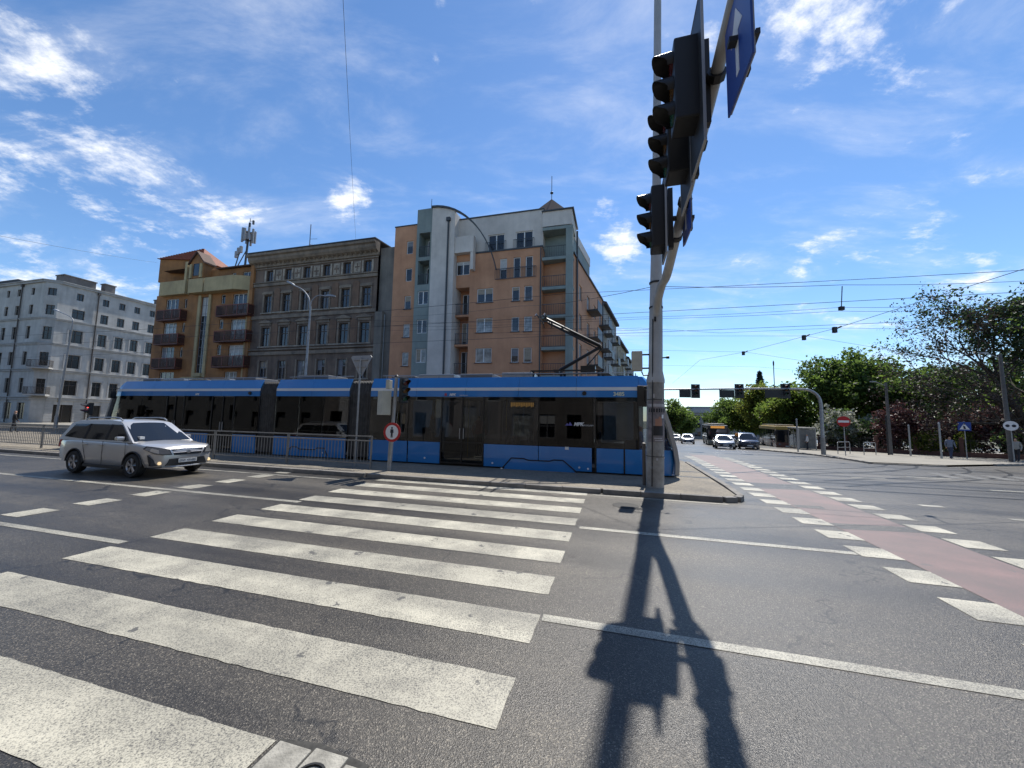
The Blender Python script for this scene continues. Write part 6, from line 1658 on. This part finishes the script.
# ---------------------------------------------------------------- signs, posts, shelter and fence on the right
def sign_post(x, y, h, label, face):
    z = gz(x, y) + .1
    r = empty('road_sign', (x, y, z), math.atan2(-x, y) * 1.0); tag(r, label, 'road sign')
    m = MB(); m.tube([(0, 0, 0), (0, 0, h)], .03, 8); m.build('sign_pole', STEEL, r)
    if face == 'noentry':
        m = MB(); m.lathe([(.001, -.05), (.40, -.05), (.40, -.03), (.001, -.03)], (0, 0, h - .42), 'Y', 28); m.build('sign_plate', SIGNRED, r)
        m = MB(); m.box(-.32, .32, -.056, -.0505, h - .50, h - .34); m.build('white_bar', SIGNWHITE, r)
    elif face == 'crossing':
        m = MB(); m.box(-.34, .34, -.05, -.03, h - .76, h - .08); m.build('sign_plate', SIGNBLUE, r)
        m = MB(); m.prism([(-.26, h - .66), (.26, h - .66), (0, h - .18)], lambda p, t: (p[0], t, p[1]), -.056, -.0505); m.build('white_triangle', SIGNWHITE, r)
        m = MB(); m.prism([(-.04, h - .62), (.08, h - .62), (.03, h - .42), (-.06, h - .36)], lambda p, t: (p[0], t, p[1]), -.062, -.0565); m.build('walker_symbol', INK, r)
    elif face == 'disc':
        m = MB(); m.lathe([(.001, -.16), (.34, -.16), (.34, -.14), (.001, -.14)], (0, 0, h), 'Y', 24); m.build('sign_plate', SIGNWHITE, r)
        m = MB(); m.lathe([(.001, -.166), (.10, -.166), (.10, -.161), (.001, -.161)], (-.14, 0, h), 'Y', 12); m.lathe([(.001, -.166), (.10, -.166), (.10, -.161), (.001, -.161)], (.14, 0, h), 'Y', 12); m.build('car_symbols', INK, r)
sign_post(25.45, 28.9, 3.0, 'round red no-entry sign with white bar on a grey pole', 'noentry')
sign_post(35.4, 29.5, 2.95, 'square blue pedestrian crossing sign before the dark trees', 'crossing')
sign_post(35.6, 26.9, 2.55, 'round pale sign on the utility pole at the right edge', 'disc')
for x, y, h, lb in [(25.7, 34.0, 2.9, 'slim grey post to the left of the shelter'), (33.0, 33.2, 3.4, 'dark slim post left of the taller lamp post'), (34.3, 32.6, 2.6, 'short post before the purple shrub'), (33.2, 29.3, 2.7, 'grey post beside the walking person')]:
    m = MB(); m.tube([(0, 0, 0), (0, 0, h)], .06, 8); m.lathe([(.07, h), (.02, h + .08)], (0, 0, 0), n=8)
    o = m.build('post', STEEL if h < 3 else SIGB, None, smooth=40); o.location = gpos(x, y, .1); tag(o, lb, 'post', 'posts on the far corner')
def utility(x, y, h, label, lean=0.0, arm=True):
    r = empty('utility_pole', gpos(x, y, .05)); tag(r, label, 'pole')
    m = MB(); m.tube([(0, 0, 0), (lean, 0, h)], [.15, .09], 10); m.build('pole_shaft', mat('pole_dark', (.11, .105, .10), .8, var=.2), r, smooth=40)
    m = MB(); m.tube([(lean, 0, h - .3), (lean - .9, 0, h + .05)], .03, 6); m.loft([[(lean - .9 - t, w, h + .02), (lean - .9 - t, -w, h + .02), (lean - .9 - t, -w, h + .12), (lean - .9 - t, w, h + .12)] for t, w in ((0, .06), (.5, .1))]); m.build('pole_arm', SIGBACK, r)
utility(34.4, 34.4, 6.6, 'dark lamp pole standing in front of the purple shrub')
utility(35.7, 27.1, 7.8, 'dark utility pole at the right edge with a round sign', -.1)

def shelter():
    x, y = 33.2, 43.4; r = empty('bus_shelter', gpos(x, y, .1), math.radians(90 - 23.5) + math.pi); tag(r, 'small glass bus shelter with flat roof under the trees', 'shelter')
    m = MB(); m.box(-2.0, 2.2, -.8, .9, 2.35, 2.5); m.build('roof', mat('shelter_roof', (.30, .29, .26), .6), r, bevel=.03)
    m = MB()
    for xx in (-1.9, .1, 2.1):
        for yy in (-.7, .8): m.box(xx - .04, xx + .04, yy - .04, yy + .04, 0, 2.35)
    m.build('frame', GREYP, r)
    for xx in (-1.86, .14):
        m = MB(); m.box(xx, xx + 1.92, -.71, -.69, .2, 2.3); m.build('glass_panel', make_glass('shelter_glass_%d' % int(xx * 10), (.6, .63, .62), .05), r)
    m = MB(); m.box(2.09, 2.11, -.66, .76, .2, 2.3); m.build('advert_panel', mat('advert_pale', (.14, .145, .14), .5, var=.3, vscale=3), r)
    m = MB(); m.box(-1.5, 1.6, -.55, -.15, .42, .48); m.build('bench', mat('bench_wood', (.22, .13, .07), .6), r)
shelter()
# low dark wall and fence behind the pavement
def garden_fence(pts, label):
    r = empty('garden_fence', gpos(*pts[0], .1)); tag(r, label, 'fence')
    o0 = Vector(gpos(*pts[0], .1))
    for a, b in zip(pts[:-1], pts[1:]):
        A, B = Vector(gpos(*a, .1)) - o0, Vector(gpos(*b, .1)) - o0
        n = max(1, int((B - A).length / 2.4))
        for i in range(n):
            p, q = A.lerp(B, i / n), A.lerp(B, (i + 1) / n); d = (q - p); ang = math.atan2(d.y, d.x); l = Vector((d.x, d.y, 0)).length
            m = MB(T(*p) @ RZ(ang)); m.box(0, l - .05, -.12, .12, -.3, .45); m.build('plinth', mat('fence_brick', (.12, .055, .04), .85, var=.3, vscale=5), r)
            m = MB(T(*p) @ RZ(ang)); m.box(-.14, .14, -.16, .16, -.3, 1.75); m.build('fence_pillar', MATS['fence_brick'], r)
            m = MB(T(*p) @ RZ(ang))
            for k in range(14): m.box(.2 + (l - .4) * k / 13 - .012, .2 + (l - .4) * k / 13 + .012, -.012, .012, .5, 1.6)
            m.box(.14, l - .14, -.02, .02, .55, .6); m.box(.14, l - .14, -.02, .02, 1.45, 1.5); m.build('fence_bars', SIGB, r)
garden_fence([(36.5, 48.5), (38.6, 40.0), (41.0, 34.5), (44.0, 31.0), (52.0, 27.5), (62, 24)], 'dark iron garden fence on a brick plinth behind the far pavement')
for k, (x, y) in enumerate([(27.2, 31.6), (29.0, 31.2)]):
    r = empty('barrier_rail', gpos(x, y, .1), .35); tag(r, ['low barrier rail right of the no-entry sign', 'low barrier rail further right of the no-entry sign'][k], 'barrier')
    m = MB(); m.tube([(0, 0, 0), (0, 0, .95), (.05, 0, 1.0), (1.55, 0, 1.0), (1.6, 0, .95), (1.6, 0, 0)], .03, 8); m.build('hoop', STEEL, r)
    m = MB(); m.tube([(0, 0, .55), (1.6, 0, .55)], .02, 6); m.build('cross_bar', STEEL, r)

# ---------------------------------------------------------------- overhead wires
WIRE = mat('overhead_wire', (.02, .02, .022), .5, .3)
def wire(pts, label, r=.0085, sag=0.0, drops=()):
    P_ = [Vector(p) for p in pts]
    out = []
    for a, b in zip(P_[:-1], P_[1:]):
        n = 8
        for i in range(n):
            t = i / n; q = a.lerp(b, t); q.z -= sag * 4 * t * (1 - t); out.append(q)
    out.append(P_[-1])
    m = MB(); m.tube(out, r, 5, cap=False)
    o = m.build('overhead_wire', WIRE); tag(o, label, 'wire', 'overhead wires'); return o
c0, c1 = UV(-90, 14.75, 6.06), UV(40, 14.75, 6.06)
wire([c0, c1], 'contact wire directly above the tram roof')
wire([UV(-90, 14.75, 7.0), UV(-40, 14.75, 6.8), UV(-2, 14.75, 7.0), UV(40, 14.75, 6.85)], 'carrier wire above the contact wire over the tram', sag=.25)
wire([UV(-90, 18.4, 6.1), UV(40, 18.4, 6.1)], 'second contact wire behind the tram')
wire([(-17.3, 39.5, 20.7), (-6.21, 12.0, 16.55), (-1.5, -2, 15.0)], 'thin cable rising from the dark tenement to the top of view', sag=.2)
wire([(-40, 2, 8.0), (-28.43, 20.0, 11.47), (-45.1, 46.0, 20.7)], 'cable running from the left edge to the ochre apartment house', sag=.1)
wire([(4.2, 10.85, 5.95), (10.79, 12.0, 6.54), (19.6, 14.0, 7.59), (30, 16.5, 8.8)], 'span wire leading from the mast to the upper right edge', sag=.05)
wire([(4.1, 10.9, 5.95), (.39, 22.0, 8.67), (-13.4, 39.4, 12.5)], 'span wire from the mast to the corner apartment block', sag=.15)
wire([(-20, 38.6, 12.1), (-5, 30, 9.6), (7.57, 22.0, 8.13), (16.01, 18.0, 7.68), (20.9, 15.0, 7.1), (26, 12, 6.6)], 'wire crossing below the span wire, upper of a close pair', sag=.08)
wire([(-20, 38.7, 11.4), (-5, 30, 9.3), (7.57, 22.0, 8.01), (16.0, 18.0, 7.5), (19.47, 16.0, 7.08), (24.6, 13, 6.5)], 'wire crossing below the span wire, lower of a close pair', sag=.06)
wire([(25, 4, 9.0), (19.65, 14.0, 8.07), (19.32, 22.0, 7.69), (20.61, 26.0, 8.11), (21.28, 34.0, 8.4), (22.68, 45.0, 9.39), (30, 70, 9.0)], 'wire sweeping diagonally down from the upper right edge', r=.013)
wire([(-3, 32, 9.2), (8.94, 26.0, 8.46), (14.57, 26.0, 8.21), (19.32, 22.0, 7.69), (23.08, 22.0, 7.7), (34, 20, 7.7)], 'wire meeting the diagonal wire at its upper clamp')
wire([(0, 33, 9.4), (10.31, 30.0, 8.8), (20.61, 26.0, 8.11), (24.42, 24.0, 6.82), (35.5, 27, 7.0)], 'wire meeting the diagonal wire at its middle clamp')
wire([(3, 38, 9.0), (12.35, 36.0, 8.78), (21.28, 34.0, 8.4), (25.6, 30.0, 6.71), (35.5, 27.0, 6.6)], 'wire meeting the diagonal wire at its lower clamp')
wire([(4.5, 45, 8.6), (15.42, 45.0, 8.64), (29.91, 45.0, 8.67), (39.41, 40.0, 6.98)], 'lowest wire above the gantry reaching the trees')
wire([(-12.4, 36.5, 10.38), (.45, 24.0, 7.94), (4.71, 20.0, 6.92), (6.1, 16.0, 5.95)], 'wire over the tram roof from the corner block', sag=.1)
for (x, y, z), lb in (((19.32, 22.0, 7.69), 'upper clamp on the diagonal wire'), ((20.61, 26.0, 8.11), 'middle clamp on the diagonal wire'), ((21.28, 34.0, 8.4), 'lower clamp on the diagonal wire')):
    m = MB(); m.tube([(-.2, 0, -.12), (.25, .0, .1)], .05, 6); m.box(-.25, -.05, -.08, .08, -.3, .05); o = m.build('wire_clamp', SIGB); o.location = (x, y, z); tag(o, lb, 'clamp', 'wire clamps')
m = MB(); m.tube([(10.79, 12.0, 6.5), (10.9, 12.2, 5.85)], .014, 6); m.box(10.83, 10.97, 12.15, 12.25, 5.75, 5.87); o = m.build('wire_dropper', WIRE); tag(o, 'short dropper hanging from the span wire', 'wire')
# ================================================================== trees and shrubs
BARK = mat('bark', (.045, .036, .028), .95, var=.35, vscale=6, bump=.6, bscale=14)
LF = {
 'fresh': make_leaf('leaf_fresh', (.085, .14, .022), (.19, .26, .055), .7),
 'mid': make_leaf('leaf_mid', (.060, .105, .020), (.14, .205, .045), .7),
 'dark': make_leaf('leaf_dark', (.020, .040, .014), (.055, .090, .028), .45),
 'yellow': make_leaf('leaf_yellow', (.12, .145, .022), (.23, .25, .05), .7),
 'purple': make_leaf('leaf_purple', (.035, .014, .018), (.13, .060, .055), .35),
 'bud': make_leaf('leaf_bud', (.020, .014, .012), (.055, .034, .026), .3),
 'conifer': make_leaf('leaf_conifer', (.010, .022, .016), (.024, .042, .026), .2),
 'blossom': make_leaf('leaf_blossom', (.20, .22, .16), (.42, .43, .36), .35),
}
def leaves_mesh(name, centers, size, material, per=10, spread=.35, aspect=.6, flat=0.0):
    C = np.repeat(np.asarray(centers, float), per, axis=0)
    n = len(C)
    C = C + rng.normal(0, spread, (n, 3)) * np.array([1, 1, .8])
    a = rng.normal(0, 1, (n, 3)); a[:, 2] *= (1 - flat); a /= np.linalg.norm(a, axis=1, keepdims=True) + 1e-9
    b = rng.normal(0, 1, (n, 3)); b -= a * (a * b).sum(1, keepdims=True); b /= np.linalg.norm(b, axis=1, keepdims=True) + 1e-9
    s = size * rng.uniform(.6, 1.35, (n, 1))
    a *= s; b *= s * aspect
    V = np.empty((n, 4, 3)); V[:, 0] = C - a; V[:, 1] = C + b; V[:, 2] = C + a; V[:, 3] = C - b
    me = bpy.data.meshes.new(name)
    me.vertices.add(n * 4); me.vertices.foreach_set('co', V.reshape(-1))
    me.loops.add(n * 4); me.loops.foreach_set('vertex_index', np.arange(n * 4, dtype=np.int32))
    me.polygons.add(n); me.polygons.foreach_set('loop_start', np.arange(0, n * 4, 4, dtype=np.int32)); me.polygons.foreach_set('loop_total', np.full(n, 4, dtype=np.int32))
    me.materials.append(material); me.update(); me.validate()
    return me
def shell_points(lobes, n):
    out = []
    vol = np.array([l[3] * l[4] * l[5] for l in lobes]) ** .75; vol /= vol.sum()
    for l, w in zip(lobes, vol):
        k = max(4, int(n * w))
        d = rng.normal(0, 1, (k, 3)); d /= np.linalg.norm(d, axis=1, keepdims=True)
        r = rng.uniform(.35, 1.0, (k, 1)) ** .55
        # uneven outline: radius varies with direction
        bump = 1 + .22 * np.sin(d[:, :1] * 5 + l[0]) * np.cos(d[:, 1:2] * 4 + l[1]) + .12 * rng.normal(0, 1, (k, 1))
        out.append(np.array(l[:3]) + d * r * bump * np.array(l[3:6]))
    return np.concatenate(out)
def tree(name, x, y, lobes, trunk_h, trunk_r, leaf, label, clumps=420, per=16, size=.22, spread=.42, cat='tree', group=None, limbs=True, lean=(0, 0), leaf2=None):
    z0 = gz(x, y)
    r = empty(name, (x, y, z0)); tag(r, label, cat, group)
    m = MB()
    top = Vector((lean[0], lean[1], trunk_h))
    m.tube([(0, 0, -.3), (0, 0, .15), top * .5, top], [trunk_r * 1.35, trunk_r, trunk_r * .8, trunk_r * .6], 9)
    rr = random.Random(int(x * 31 + y * 7))
    if limbs:
        for l in lobes:
            c = Vector(l[:3]); mid = top.lerp(c, .5) + Vector((rr.uniform(-.4, .4), rr.uniform(-.4, .4), rr.uniform(-.2, .5)))
            m.tube([top * .92, mid, c], [trunk_r * .45, trunk_r * .28, trunk_r * .1], 6)
            for _ in range(7):
                d = Vector((rr.gauss(0, 1), rr.gauss(0, 1), rr.gauss(.2, .8))).normalized()
                e = c + Vector((d.x * l[3], d.y * l[4], d.z * l[5])) * .85
                m.tube([mid.lerp(c, rr.uniform(.2, 1)), c.lerp(e, .5) + Vector((0, 0, .15)), e], [trunk_r * .14, trunk_r * .08, .015], 4)
    m.build('trunk', BARK, r, smooth=50)
    pts = shell_points(lobes, clumps)
    link('crown', leaves_mesh('crown', pts, size, LF[leaf], per, spread), r)
    if leaf2:
        pts = shell_points(lobes, clumps // 3); tag(link('crown_accent', leaves_mesh('crown_accent', pts, size * .9, LF[leaf2], per, spread), r), kind='stuff')
    return r
def lobes_round(h0, h1, w, n, seed, dy=1.0):
    q = random.Random(seed); out = [(0, 0, (h0 + h1) / 2, w * .62, w * .62 * dy, (h1 - h0) * .42)]
    for i in range(n):
        a = 2 * math.pi * i / n + q.uniform(-.3, .3); z = h0 + (h1 - h0) * q.uniform(.22, .86); k = math.sin(math.pi * min(.95, max(.1, (z - h0) / (h1 - h0))))
        rad = w * (.45 + .25 * k); s = w * q.uniform(.28, .46)
        out.append((math.cos(a) * rad, math.sin(a) * rad * dy, z, s, s, s * q.uniform(.75, 1.0)))
    out.append((q.uniform(-.2, .2) * w, 0, h1 - w * .22, w * .42, w * .42, w * .36))
    return out
GT = 'trees behind the bus stop'
tree('broadleaf_tree', 46.5, 52.0, lobes_round(2.6, 12.7, 5.2, 9, 1), 3.4, .28, 'mid', 'tall spreading green tree behind the gantry pole', 620, 17, .24, .5, group=GT, leaf2='fresh')
tree('broadleaf_tree', 43.0, 58.0, lobes_round(1.8, 9.0, 3.8, 8, 2), 2.8, .22, 'fresh', 'bright green tree rising over the bus at the stop', 520, 16, .22, .45, group=GT, leaf2='yellow')
tree('broadleaf_tree', 44.5, 67.0, lobes_round(2.0, 10.4, 3.6, 8, 3), 3.0, .22, 'yellow', 'yellow-green tree in front of the lone conifer', 480, 16, .22, .45, group=GT, leaf2='fresh')
tree('broadleaf_tree', 46.5, 76.0, lobes_round(1.5, 9.2, 4.4, 8, 4), 2.8, .22, 'mid', 'dense rounded green tree at the left end of the tree row', 480, 16, .24, .45, group=GT, leaf2='fresh')
tree('broadleaf_tree', 52.5, 57.0, lobes_round(2.4, 13.0, 5.4, 9, 5), 3.2, .26, 'mid', 'green tree between the gantry pole and the purple shrubs', 520, 16, .24, .5, group=GT, leaf2='dark')
tree('broadleaf_tree', 52.0, 47.5, lobes_round(2.0, 10.4, 4.6, 8, 6), 3.0, .24, 'mid', 'leafy tree standing above the purple shrubs', 480, 16, .22, .45, group=GT, leaf2='dark')
tree('broadleaf_tree', 60.0, 50.0, lobes_round(2.0, 11.4, 5.0, 8, 7), 3.0, .24, 'dark', 'dark leafy tree behind the bare-twigged tree, left side', 460, 16, .24, .5, group=GT)
tree('broadleaf_tree', 61.5, 42.0, lobes_round(1.2, 13.6, 6.2, 9, 8), 3.4, .3, 'mid', 'large leafy tree behind the bare-twigged tree, right side', 560, 16, .24, .55, group=GT, leaf2='dark')
tree('broadleaf_tree', 53.0, 94.0, lobes_round(1.5, 10.0, 4.4, 7, 9), 2.8, .22, 'mid', 'far tree at the end of the tree row beyond the buses', 300, 14, .28, .5, group=GT)
# conifer
def conifer(x, y, h, label):
    r = empty('conifer_tree', (x, y, gz(x, y))); tag(r, label, 'tree')
    m = MB(); m.tube([(0, 0, 0), (0, 0, h)], [.22, .03], 8); pts = []
    for k in range(34):
        z = h * (.16 + .83 * k / 34); rad = (h - z) * .24 + .06
        for j in range(7):
            a = 2 * math.pi * (j + .37 * k) / 7; e = (math.cos(a) * rad, math.sin(a) * rad, z - rad * .28); m.tube([(0, 0, z), e], [.04, .01], 4)
            for t in np.linspace(.2, 1, 6): pts.append((e[0] * t, e[1] * t, z - rad * .28 * t))
    m.build('trunk', BARK, r); link('crown', leaves_mesh('crown', pts, .26, LF['conifer'], 7, .11, .35), r)
conifer(57.0, 86.0, 16.8, 'lone dark conifer rising above the yellow-green tree')
# left side of the far street
for i, (x, y, h, w, lb) in enumerate([(41.5, 96.0, 9.6, 3.6, 'nearest green tree on the left of the far street, beside the tram nose'), (52.5, 116.0, 9.0, 3.8, 'second green tree on the left side of the far street'), (63.0, 138.0, 8.0, 3.6, 'furthest green tree on the left side of the far street')]):
    tree('street_tree', x, y, lobes_round(1.8, h, w, 7, 20 + i), 2.8, .2, 'mid', lb, 300, 14, .30, .5, group='trees on the left of the far street', leaf2='fresh')
# shrubs
GS = 'shrubs along the garden fence'
def shrub(x, y, h, w, leaf, label, n=170, per=18, size=.12, leaf2=None):
    q = random.Random(int(x * 10)); lb = [(q.uniform(-.4, .4) * w, q.uniform(-.4, .4) * w, h * q.uniform(.35, .72), w * .55, w * .55, h * .34) for _ in range(6)]
    tree('shrub', x, y, lb, h * .3, .06, leaf, label, n, per, size, .22, 'shrub', GS, True, leaf2=leaf2)
shrub(39.3, 44.6, 5.6, 3.0, 'blossom', 'white-blossoming shrub behind the no-entry sign', 260, 16, .15, leaf2='mid')
shrub(43.6, 47.0, 4.6, 2.6, 'blossom', 'smaller pale-blossoming shrub to the right of the shelter', 170, 16, .14, leaf2='mid')
shrub(41.0, 38.6, 5.3, 3.0, 'purple', 'purple-leaved shrub left of the blue crossing sign', 300, 18, .14)
shrub(44.8, 37.0, 5.2, 3.2, 'purple', 'purple-leaved shrub right behind the blue crossing sign', 300, 18, .14)
shrub(48.8, 35.2, 4.6, 2.8, 'bud', 'brownish shrub under the bare-twigged tree', 220, 18, .14, leaf2='dark')
shrub(40.6, 36.9, 2.5, 1.3, 'yellow', 'low yellow-green hedge plant against the fence', 120, 16, .10, leaf2='fresh')
shrub(42.6, 35.6, 2.4, 1.2, 'yellow', 'second low yellow-green hedge plant by the fence', 110, 16, .10, leaf2='fresh')
for i, (x, y) in enumerate([(38.6, 45.0), (40.6, 41.5), (43.4, 39.0), (46.6, 34.2), (50.2, 31.8), (54.4, 30.2), (58.5, 28.6)]):
    shrub(x + 1.2, y + 1.0, 3.2 + .4 * (i % 3), 2.4, 'dark', ['dark hedge shrub behind the white blossom', 'dark hedge shrub behind the first purple shrub', 'dark hedge shrub between the purple shrubs', 'dark hedge shrub left of the big trunk', 'dark hedge shrub below the big trunk', 'dark hedge shrub right of the big trunk', 'dark hedge shrub at the right edge'][i], 190, 18, .16)

# big tree just coming into bud, its branches reaching far to the left
def bare_tree():
    x, y = 45.6, 33.2
    r = empty('budding_tree', (x, y, gz(x, y))); tag(r, 'large dark budding tree with fine bare branches at the right edge', 'tree')
    m = MB(); tips = []; q = random.Random(11)
    def grow(p, d, ln, rad, lev):
        n = 3 if lev < 3 else 2
        pts, rs = [p], [rad]
        for i in range(n):
            d = (d + Vector((q.gauss(0, .14), q.gauss(0, .14), q.gauss(.02, .10)))).normalized()
            p = p + d * ln / n; pts.append(p); rs.append(rad * (1 - .45 * (i + 1) / n))
        m.tube(pts, rs, 7 if lev < 2 else (5 if lev < 4 else 3), cap=False)
        if lev >= 5:
            tips.append(p); tips.append(pts[-2]); return
        k = {0: 7, 1: 4, 2: 4, 3: 3, 4: 3}[lev]
        for i in range(k):
            t = q.uniform(.45, 1.0) if i else 1.0
            b0 = pts[-1] if t > .8 else pts[-2]
            sp = {0: .75, 1: .6, 2: .6, 3: .65, 4: .7}[lev]
            nd = (d + Vector((q.gauss(0, sp), q.gauss(0, sp), q.gauss(.06, sp * .7)))).normalized()
            grow(b0, nd, ln * q.uniform(.58, .82), rs[-1] * .72, lev + 1)
    m.tube([(0, 0, -.3), (0, 0, .4), (.1, 0, 2.2)], [.75, .55, .48], 10)
    starts = [((-.9, -.25, .42), 5.4), ((-.75, .2, .65), 5.4), ((-.4, -.2, .9), 5.6), ((.1, .2, 1.0), 5.6), ((.5, -.1, .85), 5.0), ((-.85, -.1, .18), 4.8), ((.7, .2, .5), 4.6), ((-.2, -.5, .8), 4.8)]
    for d, ln in starts: grow(Vector((.1, 0, 2.0 + q.uniform(-.3, .6))), Vector(d).normalized(), ln * 1.0, .26, 1)
    m.build('trunk', BARK, r)
    link('buds', leaves_mesh('buds', [tuple(t) for t in tips], .085, LF['bud'], 6, .20), r)
    g = [t for t in tips if t.x > -4.5 and q.random() < .48]
    link('crown', leaves_mesh('crown', [tuple(t) for t in g], .15, LF['dark'], 20, .36), r)
    g = [t for t in tips if t.x > -5.5 and q.random() < .2]
    tag(link('crown_accent', leaves_mesh('crown_accent', [tuple(t) for t in g], .13, LF['mid'], 12, .3), r), kind='stuff')
bare_tree()

# ================================================================== people
SKIN = mat('skin', (.42, .24, .16), .6)
def person(x, y, heading, label, shirt, trousers, hair, off=.1, stride=.22, h=1.72):
    r = empty('person', gpos(x, y, off), heading); tag(r, label, 'person', None)
    k = h / 1.72
    V = [(0, 0, .95), (0, 0, 1.15), (0, 0, 1.36), (0, 0, 1.47), (.02, 0, 1.55), (.02, 0, 1.66),
         (0, .10, .90), (stride * .6, .10, .50), (stride, .10, .09), (stride + .15, .10, .04),
         (0, -.10, .90), (-stride * .3, -.10, .50), (-stride, -.10, .10), (-stride + .14, -.10, .04),
         (0, .19, 1.38), (-.05, .24, 1.10), (.06, .24, .86), (.09, .24, .78),
         (0, -.19, 1.38), (.05, -.24, 1.10), (.17, -.24, .88), (.21, -.24, .81)]
    E = [(0, 1), (1, 2), (2, 3), (3, 4), (4, 5), (0, 6), (6, 7), (7, 8), (8, 9), (0, 10), (10, 11), (11, 12), (12, 13), (2, 14), (14, 15), (15, 16), (16, 17), (2, 18), (18, 19), (19, 20), (20, 21)]
    R = [.15, .14, .15, .06, .085, .09, .095, .07, .05, .045, .095, .07, .05, .045, .065, .05, .04, .035, .065, .05, .04, .035]
    me = bpy.data.meshes.new('body'); me.from_pydata([Vector(v) * k for v in V], E, []); me.update()
    o = bpy.data.objects.new('body', me); COL.objects.link(o)
    sk = o.modifiers.new('s', 'SKIN'); o.modifiers.new('d', 'SUBSURF').levels = 1
    for i, rr in enumerate(R): me.skin_vertices[0].data[i].radius = (rr * k, rr * k)
    me.skin_vertices[0].data[0].use_root = True
    me2 = evaluated(o); o.modifiers.clear(); o.data = me2; o.parent = r
    me2.materials.clear()
    for mt in (shirt, trousers, SKIN, hair): me2.materials.append(mt)
    for p in me2.polygons:
        c = p.center / k
        p.material_index = 3 if c.z > 1.66 or (c.z > 1.55 and c.x < -.02) else 2 if c.z > 1.46 or (abs(c.y) > .19 and c.z < .88) else 0 if c.z > .94 or abs(c.y) > .18 else 1
        p.use_smooth = True
    me2.update()
cl = lambda n, c: mat('cloth_' + n, c, .85, var=.15, vscale=8)
person(32.2, 41.2, 2.6, 'person in a white top waiting by the bus shelter', cl('white', (.62, .62, .60)), cl('dark', (.03, .03, .035)), cl('hair_brown', (.05, .03, .02)), stride=.05)
person(25.5, 31.0, 4.2, 'person in black with a yellow hood standing beside the gantry pole', cl('black', (.02, .02, .022)), cl('dark', (.03, .03, .035)), cl('yellow', (.5, .36, .05)), stride=.05)
person(33.8, 29.2, .3, 'person in blue-grey clothes walking on the far pavement', cl('bluegrey', (.13, .16, .22)), cl('navy', (.03, .04, .08)), cl('hair_brown', (.05, .03, .02)), stride=.3)
person(36.9, 27.7, 3.4, 'person in a pale coat standing under the utility pole', cl('pale', (.34, .33, .30)), cl('dark', (.03, .03, .035)), cl('hair_grey', (.25, .24, .23)), stride=.1)
pp = UV(-46.5, 18.6); person(pp.x, pp.y, 1.0, 'person in dark clothes behind the railing at the left edge', cl('black', (.02, .02, .022)), cl('dark', (.03, .03, .035)), cl('hair_brown', (.05, .03, .02)), off=.1, stride=.15, h=1.78)
for u_, v_, lb, c_, hd in [(-5.25, 14.15, 'passenger in a red top standing behind the tram door', ('red', (.30, .05, .05)), 1.2), (-7.4, 14.3, 'passenger in a light jacket in the window left of the tram door', ('light', (.45, .44, .42)), .2), (-3.7, 14.2, 'passenger in green right of the tram door', ('green', (.08, .16, .09)), 2.8), (.85, 14.7, 'tram driver in a blue shirt behind the front window', ('blue', (.12, .18, .32)), RA)]:
    q_ = UV(u_, v_); person(q_.x, q_.y, hd, lb, cl(*c_), cl('dark', (.03, .03, .035)), cl('hair_brown', (.05, .03, .02)), off=.43 if u_ < 0 else .1, stride=.04, h=1.70 if u_ < 0 else 1.75)
